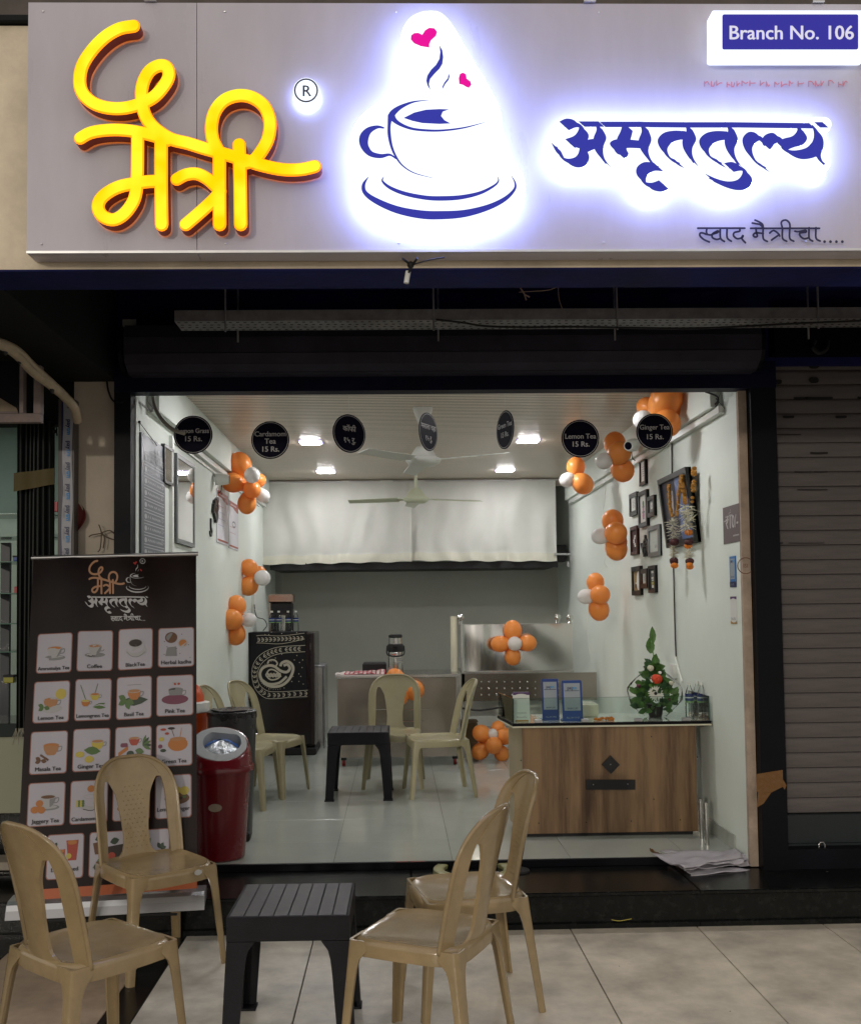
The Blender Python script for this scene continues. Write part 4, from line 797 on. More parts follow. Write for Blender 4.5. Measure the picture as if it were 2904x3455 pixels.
cluster('flower of four orange balloons round a white one on the steel splash panel', 3.52, [(1729, 2127, 29, 'o', 0), (1687, 2173, 28, 'o', 0), (1779, 2170, 27, 'o', 0), (1730, 2217, 28, 'o', 0), (1736, 2172, 24, 'w', -.06)], string=[(1755, 2190), (1760, 2205), (1752, 2225)])
cluster('three orange balloons tied to the steel counter behind the chair', 3.08, [(1335, 2290, 33, 'o', 0), (1395, 2329, 34, 'o', .0), (1347, 2350, 30, 'o', -.04)], string=[(1336, 2385), (1330, 2415), (1338, 2440), (1328, 2465)])
cluster('pile of orange balloons and one white on the floor by the wooden counter', 3.4, [(1625, 2476, 30, 'o', 0), (1665, 2516, 30, 'o', -.1), (1620, 2535, 28, 'o', .0), (1703, 2485, 28, 'o', .0), (1692, 2543, 27, 'o', .02), (1680, 2458, 24, 'o', .12), (1662, 2478, 18, 'w', -.03)])
#SPLIT2
# ================================================================== FURNITURE
def chair_proto(name, mat, label):
    t = thing(name, label, 'chair')
    q = MB(); n = 40; ring = []
    def sup(a, ax, ay, p=4.2):
        c, s = math.cos(a), math.sin(a); return (ax*math.copysign(abs(c)**(2/p), c), ay*math.copysign(abs(s)**(2/p), s))
    def zseat(x, y, rho): return .432-.016*(1-rho**2.5)+(.006 if rho > .95 else 0)-max(0, (-y-.12))*.10*rho
    vs = []; rings = [.02, .2, .4, .6, .78, .9, .97]
    for rho in rings:
        for j in range(n): x, y = sup(2*math.pi*j/n, .205*rho, .205*rho); vs.append((x, y, zseat(x, y, rho)))
    for dr, dz in ((.004, -.002), (.009, -.008), (.011, -.018), (.010, -.055), (.004, -.055), (.004, -.02)):
        for j in range(n): x, y = sup(2*math.pi*j/n, .203+dr, .203+dr); vs.append((x, y, .434-max(0, (-y-.12))*.10+dz))
    m_ = len(rings)+6; q.add(vs, [tuple(range(n))]+[(k*n+j, (k+1)*n+j, (k+1)*n+(j+1) % n, k*n+(j+1) % n) for k in range(m_-1) for j in range(n)])
    q.build('seat', mat, t, smooth=50, world=False)
    for sx, sy in ((-1, -1), (1, -1), (-1, 1), (1, 1)):
        q = MB(); L = 14; vs = []; cs = 0
        for k in range(L+1):
            f = k/L; z = .428*(1-f); out_ = .192+.034*f; d_ = f*.428
            w = .044*(1-.30*f)+.075*math.exp(-max(0, d_-.012)/.022)*(1 if d_ > 0 else 1); w = min(w, .11); th = .011; c0 = .016
            if z > .38: w2 = w
            prof_ = [(-w, 0), (-c0, 0), (-c0*.3, -c0*.3), (0, -c0), (0, -w), (-th, -w), (-th, -c0-.004), (-c0-.004, -th), (-w, -th)]
            for a, b in prof_: vs.append((sx*(out_+.012+a), sy*(out_*(1.02 if sy > 0 else 1.0)+.012+b+(.02*f if sy > 0 else 0)), z-(0 if k else 0)))
            cs = len(prof_)
        q.add(vs, [(k*cs+j, k*cs+(j+1) % cs, (k+1)*cs+(j+1) % cs, (k+1)*cs+j) for k in range(L) for j in range(cs)]+[tuple(range(cs)), tuple(range(L*cs, (L+1)*cs))]); q.build('leg', mat, t, smooth=50, world=False)
    # back: rails, splat and top in one moulded piece
    q = MB(); NV = 40; rows = []
    def hw(v): return (.200+.004*v)*(1.0 if v < .5 else max(.0, 1-((v-.5)/.5)**2.9)**(1/2.5))
    def pos(x, v, th):
        z = .415+.455*v; y = .196+.075*v+.03*v*v-.055*(x/.2)**2*(1-.15*v); return (x, y+th, z)
    vt, vb = .80, -.2
    for i in range(NV+1):
        v = 1-(1-i/NV)**1.25; v = min(v, .996); xo = max(hw(v), .03); band = .044+.006*math.sin(v*3)
        xi = xo-band
        xs = .062+.030*abs(v-.25)**1.1+.05*max(0, v-.3)**1.3
        if v < .12: xs += .06*((.12-v)/.12)**2
        f = max(0, min(1, (v-(vt-.22))/.22)); f = 1-math.sqrt(max(0, 1-f*f)); xs = xs+(xi-xs)*f
        xi = max(xi, .012); xs = min(xs, xi); rows.append((v, xo, xi, xs, v < vt))
    C = []
    for (v, xo, xi, xs, sl_) in rows:
        xx = [-xo, -xo+(xo-xi)*.33, -xo+(xo-xi)*.67, -xi, -xs]+[-xs+2*xs*k/8 for k in range(1, 8)]+[xs, xi, xi+(xo-xi)*.33, xi+(xo-xi)*.67, xo]; C.append(xx)
    nc = len(C[0]); vs = []; 
    for side, th in ((0, -.006), (1, .006)):
        for (v, *_), xx in zip(rows, C):
            for j, x in enumerate(xx):
                e = -.007 if (j in (0, nc-1)) and side == 0 else 0
                vs.append(pos(x, v, th+e+(.004 if 4 <= j <= nc-5 else 0)))
    N = len(rows)*nc; fs = []; quads = set()
    for i in range(NV):
        for j in range(nc-1):
            if j in (3, nc-5) and rows[i+1][4]: continue
            if j in (3, nc-5) and rows[i+1][2]-rows[i+1][3] < 1e-5 and rows[i][2]-rows[i][3] < 1e-5: pass
            quads.add((i, j))
    for (i, j) in quads:
        a = i*nc+j; fs.append((a, a+1, a+nc+1, a+nc)); fs.append((N+a, N+a+nc, N+a+nc+1, N+a+1))
        for (di, dj, p0, p1) in ((0, -1, a, a+nc), (0, 1, a+1, a+nc+1), (-1, 0, a, a+1), (1, 0, a+nc, a+nc+1)):
            if (i+di, j+dj) not in quads: fs.append((p0, p1, N+p1, N+p0))
    q.add(vs, fs); q.build('backrest', mat, t, smooth=50, world=False)
    q = MB()   # raised rim round the back
    pts = [Vector(pos(-xx[0]*-1 if 0 else xx[0], r[0], -.004)) for r, xx in zip(rows, C)]+[Vector(pos(xx[-1], r[0], -.004)) for r, xx in list(zip(rows, C))[::-1]]
    q.tube(pts, .0085, n=7); q.build('backrest_rim', mat, t, smooth=180, world=False)
    if mat is M_chair:
        q = MB()
        for a_ in range(14):
            for b_ in range(5):
                vv = .12+.045*a_; xx = (b_-2)*.024+(.012 if a_ % 2 else 0)
                if abs(xx) < .058: q.ball(pos(xx, vv, -.0035), .0032, 6, 4, sq=(1, .5, 1))
        tag(q.build('backrest_dimples', mat, t, smooth=180, world=False), kind='stuff')
    for o_ in t.children:
        for v_ in o_.data.vertices: v_.co.x *= .93; v_.co.y *= .93; v_.co.z *= .955
    return t
def place(t, x, y, z, fx, fy): r = math.atan2(fx, -fy); t.location = (x, y, z); t.rotation_euler = (0, 0, r)
def rot_of(fx, fy): return math.atan2(fx, -fy)
cp = chair_proto('plastic_chair', M_chair, 'beige plastic chair in the right foreground, nearest the camera, facing the black table')
GC = 'beige plastic chairs around the outdoor table'
cp['group'] = GC; place(cp, .085, -1.67, 0, -.90, .43)
c2 = dup(cp, (.25, -1.17, 0), rot_of(-1, -.2), 'beige plastic chair right of the black table, half hidden behind the nearer right chair', GC)
c3 = dup(cp, (-1.03, -.71, 0), rot_of(.62, -.78), 'beige plastic chair standing in front of the menu banner, facing right', GC)
q = MB(); q.lathe([(.013, 0), (.013, .002)], (.06, 0, 0), 18, sx=1.3); 
bd = MB(); bd.prism(ell(0, 0, .017, .011, 20), lambda x, y, h: (.085+x, -.2145-h, .395+y), .003); bd.build('badge', PM('badge_silver', (.5, .5, .48), .4), c3, world=False)
c4 = dup(cp, (-.985, -1.74, 0), rot_of(.66, .75), 'beige plastic chair in the left foreground with its back to the camera', GC)
GI = 'pale plastic chairs inside the tea shop'
cpi = chair_proto('plastic_chair', M_chairi, 'pale plastic chair behind the small indoor table, facing the entrance'); cpi['group'] = GI
for o_ in cpi.children:
    for v_ in o_.data.vertices: v_.co.z *= .935
place(cpi, -.03, 2.35, ZF, -.05, -1)
dup(cpi, (.27, 1.98, ZF), rot_of(-1, -.12), 'pale plastic chair right of the small indoor table, seen from its side', GI)
dup(cpi, (-.90, 2.08, ZF), rot_of(1, -.35), 'pale plastic chair before the black fridge on the left, facing right', GI)
dup(cpi, (-1.03, 1.68, ZF), rot_of(1, -.15), 'pale plastic chair behind the dustbins, half hidden at the left wall', GI)
def table_proto(label):
    t = thing('plastic_table', label, 'table'); Wd, Hh = .205, .45
    for k in range(8):
        x0 = -Wd+.008+(2*Wd-.016)*k/8; q = MB(); q.box((x0+.0012, -Wd+.006, Hh-.014), (x0+(2*Wd-.016)/8-.0012, Wd-.006, Hh+.001), bev=.0012); q.build('plank', M_plank, t, world=False)
    q = MB()
    for s in (-1, 1):
        q.box((-Wd, s*Wd-(.008 if s > 0 else 0), Hh-.082), (Wd, s*Wd+(0 if s > 0 else .008), Hh-.001), bev=.0015); q.box((s*Wd-(.008 if s > 0 else 0), -Wd+.0085, Hh-.082), (s*Wd+(0 if s > 0 else .008), Wd-.0085, Hh-.001), bev=.0015)
    q.box((-Wd+.009, -Wd+.009, Hh-.02), (Wd-.009, Wd-.009, Hh-.0145)); q.build('apron', M_table, t, world=False)
    for sx in (-1, 1):
        for sy in (-1, 1):
            q = MB(); L = 12; vs = []
            for k in range(L+1):
                f = k/L; z = (Hh-.083)*(1-f); o_ = Wd-.0005+.018*f; w = .066-.012*f+.028*math.exp(-f*L*1.3); th = .012
                pr = [(-w, 0), (0, 0), (0, -w), (-th, -w), (-th, -th), (-w, -th)]
                for a, b in pr: vs.append((sx*(o_+a), sy*(o_+b), z))
            n = 6; q.add(vs, [(k*n+j, k*n+(j+1) % n, (k+1)*n+(j+1) % n, (k+1)*n+j) for k in range(L) for j in range(n)]+[tuple(range(n)), tuple(range(L*n, L*n+n))]); q.build('leg', M_table, t, world=False)
            q = MB(); o_ = Wd+.018; q.box((sx*(o_+.004), sy*(o_+.004), -.0), (sx*(o_-.06), sy*(o_-.06), .008)); q.build('foot', M_table, t, world=False)
    return t
tb = table_proto('low black plastic table with ribbed top standing between the outdoor chairs'); tb['group'] = 'low black plastic tables'; tb.location = (-.372, -1.435, 0); tb.rotation_euler = (0, 0, R(-.5))
tc = tb.copy(); COL.objects.link(tc); tc.location = (-.262, 1.945, ZF); tc['label'] = 'low black plastic table inside the shop between pale chairs'
for ch in list(tb.children): c = ch.copy(); COL.objects.link(c); c.parent = tc
# ---------------------------------------------------------------- wooden counter
ctz = .205; t = thing('wooden_counter', 'wood laminate counter with black edged glass top near the right wall', 'counter', (1.17, .75, ZF))
wm = PM('wood_laminate', (.075, .038, .018), .42, col2=(.25, .155, .08), vs=4.2, thr=(.36, .62), stretch=(2.6, 1, .22), bump=.05, bs=60)
a = at(1765, 2812, Z=.222); b = at(2355, 2806, Z=.222); x0, x1, yf = a.x, b.x, .565; xk = .655
ztop = at(2050, 2432, Y=yf).z-.03
q = MB(); q.box((x0, yf, .222), (x1, yf+.02, ztop), bev=.0015); q.build('front_board', wm, t)
q = MB(); q.add([(x0, yf+.021, .222), (x0+.02, yf+.021, .222), (xk+.02, .95, .222), (xk, .95, .222), (x0, yf+.021, ztop), (x0+.02, yf+.021, ztop), (xk+.02, .95, ztop), (xk, .95, ztop)], [(3, 2, 1, 0), (4, 5, 6, 7), (0, 1, 5, 4), (1, 2, 6, 5), (2, 3, 7, 6), (3, 0, 4, 7)]); q.build('side_board', PM('wood_pale_edge', (.36, .30, .20), .45, var=.15, vs=3, stretch=(2, 2, .3)), t)
q = MB(); q.box((x1-.02, yf+.021, .222), (x1, .95, ztop)); q.build('side_board', wm, t)
q = MB(); q.box((x0+.02, yf+.03, .2), (x1-.02, .93, .221)); q.build('plinth', M_dark, t)
tz0, tz1 = ztop, ztop+.026; tx1 = at(2400, 2425, Y=.53).x; tx0 = at(1722, 2430, Y=.53).x
q = MB(); top = [(tx0+.012, .53), (tx1, .53), (tx1, .99), (.60, .99), (tx0-.03, .97)]
q.prism(top, lambda x, y, h: (x, y, tz0+h), .009, 1); q.build('top_board', [M_cream, M_cream], t)
q = MB(); q.prism(top, lambda x, y, h: (x, y, tz0+.009+h), .017, 0, 1); q.build('top_slab', [PM('counter_glass_top', (.50, .50, .43), .1, coat=.5), M_black], t)
gh = .135; zt_ = tz1
q = MB(); q.box((tx0+.02, .545, zt_), (tx1-.008, .550, zt_+gh)); q.build('glass_guard', M_glass, t)
q = MB(); q.box((tx1-.012, .552, zt_), (tx1-.006, .95, zt_+gh)); q.build('glass_guard', M_glass, t)
q = MB(); q.add([(tx0+.016, .548, zt_), (tx0-.026, .95, zt_), (tx0-.026, .95, zt_+gh), (tx0+.016, .548, zt_+gh), (tx0+.021, .548, zt_), (tx0-.021, .95, zt_), (tx0-.021, .95, zt_+gh), (tx0+.021, .548, zt_+gh)], [(0, 1, 2, 3), (4, 5, 6, 7), (0, 3, 7, 4), (1, 2, 6, 5), (2, 3, 7, 6), (0, 1, 5, 4)]); q.build('glass_guard', M_glass, t)
M_ge = PM('glass_edge', (.02, .05, .04), .2)
q = MB(); q.box((tx0+.0165, .544, zt_), (tx0+.0205, .5475, zt_+gh)); q.box((tx1-.0125, .5455, zt_), (tx1-.0055, .5515, zt_+gh)); q.box((tx0+.0215, .5455, zt_+gh), (tx1-.013, .5495, zt_+gh+.0012)); q.build('glass_edge', M_ge, t)
for px in (1815, 1972, 2152, 2312): a = at(px, 2408, Y=.545); q = MB(); q.box((a.x-.02, .535, zt_), (a.x+.02, .560, zt_+.018), bev=.002); q.build('clamp', M_galv, t)
P = onY(yf-.0005)
q = MB(); q.prism([(2058, 2549), (2089, 2580), (2059, 2611), (2028, 2580)], P, .012); q.build('diamond_plaque', M_dark, t)
q = MB(); q.prism([(1976, 2631), (2141, 2631), (2141, 2664), (1976, 2664)], P, .012); q.build('bar_plaque', M_dark, t)
q = MB()
for (x, y, h) in ((2059, 2580, .0125), (2001, 2648, .0125), (2117, 2646, .0125)): q.ball(at(x, y, Y=yf-.013), .0035, 8, 5)
q.build('screws', M_alu, t)
q = MB()
for (x, y) in ((1753, 2452), (1757, 2566), (1762, 2788), (1817, 2778), (1912, 2695), (1977, 2775), (2129, 2771), (2205, 2697), (2294, 2767), (2197, 2486), (2350, 2440), (2352, 2555)): q.add([P(a, b, .0012) for a, b in ell(x, y, 2.3, 2.3, 8)], [tuple(range(8))])
tag(q.build('screw_holes', M_dark, t, fix=False), kind='stuff')
# steel pipes
for i, (xa, ya, xb, yb) in enumerate(((2364, 2696, 2368, 2830), (2383, 2708, 2386, 2852))):
    zb_ = ZF; b_ = at(xb, yb, Z=ZF); tz = at(xa, ya, Y=b_.y).z; q = MB(); q.tube([(b_.x, b_.y, ZF), (b_.x-.004, b_.y, tz)], .011, n=14)
    tag(q.build('steel_pipe', M_steel, smooth=True), 'upright steel pipe beside the wooden counter, '+('the left one' if i == 0 else 'the right and longer one'), 'pipe')
CT = zt_
def standee(px0, px1, pyt, Y, lab, art, base, thick=.008, lean=.02):
    c = at((px0+px1)/2, 2400, Y=Y); w = (px1-px0)/scale_at(c); zt2 = at((px0+px1)/2, pyt, Y=Y).z; h = zt2-CT
    def P(u, v, hh): return (c.x-w/2+w*u, Y-hh+lean*(1-v), CT+h*(1-v))
    t = thing('payment_stand', lab, 'payment sign', (c.x, Y, CT)); q = MB(); q.prism(rrect(0, 0, 1, 1, .05), P, thick); q.build('board', base, t)
    q = MB(); mats = art(q, P, w, h, thick); q.build('print', mats, t, fix=False)
    q = MB(); q.box((c.x-w/2, Y+.006, CT), (c.x+w/2, Y+lean+.05, CT+.006)); q.build('foot', base, t); return t
def st_pay(q, P, w, h, t):
    quadm(q, P, .1, .07, .9, .74, t+.0008, 0); k = w/h
    paytm(q, P, .5, .22, .25, t+.0016, 1, 2, k); quadm(q, P, .14, .25, .86, .262, t+.0016, 1); text(q, 'BHIM UPI', lambda a, b, c: P(a, b*k, c), .5, .71/k, .13, t+.0016, 1, wmax=.7); text(q, 'ALL IN ONE', lambda a, b, c: P(a, b*k, c), .5, .93/k, .12, t+.0016, 0, wmax=.7)
    return [M_ph, M_navyp, M_lblue]
standee(1829, 1886, 2292, .66, 'blue payment stand on the counter, left of the two blue ones', st_pay, PM('stand_blue', (.006, .035, .20), .3), lean=.03)
standee(1897, 1966, 2297, .60, 'slightly larger blue payment stand on the counter, right of its twin', st_pay, PM('stand_blue2', (.006, .045, .24), .3), lean=.035)
def st_bh(q, P, w, h, t):
    quadm(q, P, 0, 0, 1, .1, t+.0006, 0); q.add([P(a, b, t+.001) for a, b in ell(.5, .17, .45, .11, 16, 180, 360)], [tuple(range(17))], 2); text(q, 'BharatPe', lambda a, b, c: P(a, b*w/h, c), .5, .87*h/w, .17, t+.001, 3, wmax=.8)
    for k in range(2): quadm(q, P, .2, .68+.04*k, .8, .69+.04*k, t+.001, 3)
    quadm(q, P, .1, .93, .9, .99, t+.001, 1); return [PM('sticker_purple', (.08, .03, .12), .5), PM('sticker_gold', (.4, .22, .05), .5), M_paper, M_gr]
standee(1731, 1787, 2336, .60, 'white payment stand with purple top at the counter left corner', st_bh, M_paper, lean=.02)
q = MB(); a = at(1888, 2402, Y=.66); 
q = MB(); a = at(1980, 2380, Y=.88); q.box((a.x-.07, .8, CT), (a.x+.05, .96, CT+.075), bev=.006); q.box((a.x-.062, .808, CT+.0755), (a.x+.042, .952, CT+.077)); tag(q.build('storage_tray', M_cream), 'cream plastic box behind the blue payment stands on the counter', 'box')
q = MB()
for _ in range(38): a = at(random.uniform(2003, 2068), 2405, Y=.62+random.uniform(-.02, .03)); q.ball((a.x, a.y, CT+random.uniform(.004, .014)), random.uniform(.004, .008), 6, 4)
tag(q.build('flower_petals', M_mari2, smooth=180), 'little heap of orange marigold petals on the counter glass', 'petals')
# bottles
M_pet = GLASS('pet_plastic', (.97, .985, .985), .12, 1.35); M_lab = PM('bottle_label', (.01, .03, .16), .4); M_labg = PM('bottle_label_green', (.2, .35, .12), .4)
def bottle(x, y, z, h, r, lab, grp):
    t = thing('water_bottle', lab, 'bottle', (x, y, z), group=grp)
    q = MB(); q.lathe([(r*.9, 0), (r, h*.04), (r, h*.3), (r*.93, h*.34), (r, h*.38), (r, h*.66), (r*.7, h*.78), (r*.38, h*.87), (r*.36, h*.92)], (x, y, z), 18); q.build('body', M_pet, t, smooth=True)
    q = MB(); q.lathe([(r*.42, h*.915), (r*.42, h)], (x, y, z), 14); q.build('cap', M_wplas, t, smooth=True)
    q = MB(); q.lathe([(r*1.02, h*.47), (r*1.02, h*.66)], (x, y, z), 18, m=0, cap=False); q.lathe([(r*1.015, h*.42), (r*1.015, h*.47)], (x, y, z), 18, m=1, cap=False); q.lathe([(r*1.03, h*.55), (r*1.03, h*.58)], (x, y, z), 18, m=2, cap=False); q.build('label_band', [M_lab, M_labg, M_paper], t, smooth=True)
for i, (px, Yb) in enumerate(((2326, .72), (2352, .80), (2367, .70))):
    a = at(px, 2390, Y=Yb); bottle(a.x, Yb, CT, .2, .024, 'small clear water bottle at the counter right end, '+('leftmost' if i == 0 else 'middle, set back' if i == 1 else 'rightmost')+' of three', 'water bottles on the wooden counter')
# bouquet
bq = thing('flower_bouquet', 'tall flower bouquet wrapped in clear cellophane standing on the counter', 'bouquet', at(2210, 2400, Y=.75)); bc = at(2210, 2400, Y=.75); bc = Vector((bc.x, .75, CT))
q = MB(); q.lathe([(.035, 0), (.04, .02), (.046, .07), (.052, .075)], bc, 20); q.build('pot', M_dark, bq, smooth=True)
M_leaf = PM('bouquet_leaf', (.07, .17, .035), .45, var=.5, vs=12); M_leaf2 = PM('bouquet_leaf_dark', (.03, .085, .03), .4, var=.4, vs=12)
def leaf(q, c, d_, L, Wd, m=0, bend=.25):
    d_ = Vector(d_).normalized(); s = d_.cross(Vector((random.uniform(-.4, .4), -1, random.uniform(-.4, .4)))).normalized(); nn = d_.cross(s); vs = []
    for k in range(5):
        f = k/4; w = Wd*math.sin(math.pi*min(.97, f*.9+.08)); p = Vector(c)+d_*L*f+nn*bend*L*f*f; vs += [p-s*w, p+nn*w*.35, p+s*w]
    q.add(vs, [(3*k+j, 3*k+j+1, 3*k+j+4, 3*k+j+3) for k in range(4) for j in range(2)], m)
q = MB(); random.seed(3)
for _ in range(190):
    h = random.uniform(.045, .30); rad = .115*(1-min(.97, (h-.13)/.17) if h > .13 else 1)*random.uniform(.3, 1); an = random.uniform(0, 6.28)
    c = bc+Vector((rad*math.cos(an), rad*math.sin(an), h)); leaf(q, c, (math.cos(an), math.sin(an), random.uniform(-.4, 1.1)), random.uniform(.035, .065), random.uniform(.011, .022), random.choice((0, 0, 1)))
q.build('foliage', [M_leaf, M_leaf2], bq, smooth=180)
q = MB()
for (px, py, dx, L, Wd) in ((2196, 2180, -.12, .09, .026), (2190, 2165, .25, .07, .022), (2202, 2148, -.02, .1, .02), (2215, 2225, -.2, .07, .024), (2205, 2215, .3, .06, .02), (2215, 2260, -.5, .06, .02), (2225, 2265, .5, .06, .02)):
    a = at(px, py+25, Y=.75); leaf(q, a, (dx, -.1, 1), L, Wd, 0, .1)
q.tube([bc+Vector((0, 0, .2)), at(2210, 2250, Y=.75), at(2196, 2160, Y=.75)], .003); q.build('tall_leaves', M_leaf, bq, smooth=180)
def flower(px, py, r, mat, kind, Y=.66):
    c = at(px, py, Y=Y); q = MB()
    if kind == 'daisy':
        for k in range(18): an = 2*math.pi*k/18; leaf(q, c, (math.cos(an), -.15, math.sin(an)), r, r*.16, 0, .1)
    else:
        for k in range(7):
            rr = r*(1-k*.13); an = k*2.4
            q.ball(c+Vector((math.cos(an)*r*.18, -.004*k, math.sin(an)*r*.18)), rr*.62, 10, 6, sq=(1, .6, 1))
    q.build('flower', mat, bq, smooth=180)
    if kind == 'daisy': q = MB(); q.ball(c-Vector((0, .004, 0)), r*.22, 8, 5); q.build('flower_centre', M_dark, bq)
flower(2213, 2292, .044, PM('red_rose', (.62, .06, .02), .5), 'rose', .66); flower(2211, 2340, .044, PM('white_gerbera', (.72, .72, .66), .6), 'daisy', .65); flower(2193, 2255, .027, PM('cream_rose', (.6, .58, .46), .6), 'rose', .68)
flower(2153, 2315, .018, PM('maroon_rose', (.09, .012, .03), .5), 'rose', .67); flower(2256, 2360, .017, PM('maroon_rose', (.09, .012, .03), .5), 'rose', .67); flower(2263, 2305, .02, PM('cream_rose', (.6, .58, .46), .6), 'rose', .7); flower(2225, 2270, .014, PM('white_gerbera', (.72, .72, .66), .6), 'rose', .68)
random.seed(9); q = MB()
def cel(u, v):
    an = 2*math.pi*u; z = .33*v; r = (.055+.095*math.sin(math.pi*min(1, v*1.25)))*(1-.55*max(0, v-.7)/.3)+.012*noise.noise((math.cos(an)*3, math.sin(an)*3, v*5)); return (bc.x+r*math.cos(an)*1.05, bc.y+r*math.sin(an)*.95, bc.z+.005+z)
q.grid(36, 14, cel); q.build('cellophane', M_cello, bq, smooth=180)
q = MB()
for k in range(9): an = random.uniform(2.6, 6.8); p0 = Vector(cel(an/6.28, .05)); q.add([p0, p0+Vector((.05*math.cos(an)+random.uniform(-.02, .02), -.02, random.uniform(-.0, .05))), p0+Vector((.06*math.cos(an+.5), -.01, random.uniform(.02, .08))), p0+Vector((0, 0, .05))], [(0, 1, 2, 3)])
q.build('cellophane_frill', M_cello, bq, fix=False)
# ---------------------------------------------------------------- fridge
fr = thing('fridge', 'black fridge partly covered by a printed cloth in the back left corner', 'fridge', (-1.0, 4.1, ZF))
fy = 3.92; fx0, fx1 = XL+.03, at(1040, 2300, Y=fy).x; fz1 = at(950, 2135, Y=fy).z; fx2 = at(1062, 2300, Y=fy+.02).x
M_frg = PM('fridge_black', (.012, .007, .008), .22, coat=.3)
q = MB(); q.box((fx0, fy+.02, ZF+.07), (fx2, fy+.55, fz1), bev=.008); q.build('body', M_frg, fr)
q = MB(); q.box((fx0, fy-.025, ZF+.09), (fx2-.035, fy+.018, fz1-.004), bev=.01); q.build('door', M_frg, fr)
q = MB(); q.box((fx2-.032, fy-.018, ZF+.09), (fx2-.002, fy+.018, fz1-.005), bev=.005); q.build('door_edge', PM('fridge_edge', (.022, .014, .014), .3), fr)
q = MB(); q.box((fx0+.02, fy-.02, ZF), (fx2+.01, fy+.5, ZF+.065), bev=.01); q.build('stand', M_dark, fr)
a = at(1044, 2182, Y=fy-.02); q = MB(); q.box((a.x-.008, fy-.0195, a.z-.03), (a.x+.008, fy-.0185, a.z+.03)); q.build('badge', PM('badge_grey', (.35, .35, .33), .5), fr)
cl = thing('fridge_cover', 'black cloth with a cream paisley and leaf borders draped over the fridge', 'cloth', (-1.0, fy-.03, 1.3))
cx0, cx1 = at(838, 2250, Y=fy-.04).x, at(1033, 2250, Y=fy-.04).x; cz0 = at(950, 2357, Y=fy-.04).z
def clf(u, v, off=0.):
    x = cx0+(cx1-cx0)*u; 
    if v < .18: f = v/.18; return (x, fy+.3-(.34)*f-off*0, fz1+.006+off)
    f = (v-.18)/.82; sag = -.02*(1-u)*f; return (x+.012*math.sin(f*5)*(1 if u > .9 else 0)*-.6, fy-.042+.006*math.sin(u*13+f*4)-off, fz1+.004+(cz0-fz1)*f+.01*math.sin(u*6)*f+sag)
q = MB(); q.grid(40, 50, clf); q.build('cloth', PM('cover_black', (.008, .008, .01), .9, bump=.3, bs=300), cl, smooth=60)
M_cp = PM('cover_cream', (.46, .43, .34), .85)
def PC(px, py, h):
    p = at(px, py, Y=fy-.05); u = (p.x-cx0)/(cx1-cx0); f = (p.z-fz1-.004)/(cz0-fz1); c = clf(u, .18+.82*max(0, min(1, f))); return (p.x, c[1]-.0035-h, p.z)
Z4 = lambda x, y: (650+x/2.333, 1850+y/2.333)
q = MB()
def rb4(pts, w, leafs=False):
    P4 = [Z4(*p) for p in pts]; ribbon(q, P4, w, PC, None, .0, k=4, caps=False)
for d_ in (0, 62):
    rb4([(500, 690+d_*.9), (560, 685+d_), (700, 690+d_), (880, 668+d_*.75)], 1.6)
outer = [(885, 765), (700, 775), (600, 800), (520, 850), (475, 920), (465, 1000), (490, 1100), (560, 1175), (640, 1185), (760, 1175), (905, 1168)]
inner = [(885, 815), (720, 825), (620, 850), (550, 900), (515, 960), (508, 1020), (530, 1080), (590, 1125), (680, 1130), (800, 1125), (905, 1118)]
rb4(outer, 1.8); rb4(inner, 1.8)
mid = crv([Vector(((a[0]+b[0])/2, (a[1]+b[1])/2, 0)) for a, b in zip(outer, inner)], 6)
def chev(p, d_):
    d_ = d_.normalized(); s = Vector((-d_.y, d_.x, 0)); a = p-d_*7
    for sg in (-1, 1): ribbon(q, [Z4(*(p+s*sg*14-d_*9)[:2]), Z4(*(p+s*sg*12+d_*2)[:2]), Z4(*(p+d_*9)[:2])], 2.4, PC, None, .0006, k=2)
    ribbon(q, [Z4(*(p-d_*8)[:2]), Z4(*(p+d_*2)[:2])], 2.4, PC, None, .0006, k=1)
acc = 0
for i in range(1, len(mid)):
    acc += (mid[i]-mid[i-1]).length
    if acc > 30: chev(mid[i], mid[i]-mid[i-1]); acc = 0
for k in range(12): chev(Vector((520+31*k, 722-1.2*k, 0)), Vector((1, 0, 0)))
for pts, w in (([(690, 930), (700, 905), (740, 890), (780, 915), (790, 960), (760, 1030), (700, 1080), (620, 1090), (560, 1060), (530, 1000), (545, 950), (590, 925), (640, 930), (690, 965), (740, 975), (765, 945), (745, 915), (715, 925)], 9), ([(575, 1000), (600, 960), (640, 960), (690, 1000), (660, 1030), (610, 1035), (575, 1000)], 5), ([(590, 910), (600, 885), (640, 880), (665, 905), (655, 925)], 5), ([(550, 1040), (600, 1070), (680, 1060), (740, 1010)], 8)):
    rb4(pts, w)
for k in range(9): a = 590+k*12; rb4([(a, 982+6*(k % 2)), (a+7, 1014+4*(k % 2))], 5)
for k in range(26): an = math.pi*(.42+1.12*k/26); x, y = 655+135*math.cos(an)*(-1 if 0 else 1), 1000+ -0+112*-math.sin(an)*-1; q.add([PC(*Z4(x+3*math.cos(t), y+3*math.sin(t)), .0006) for t in (0, 1.05, 2.1, 3.14, 4.2, 5.2)], [tuple(range(6))])
random.seed(5)
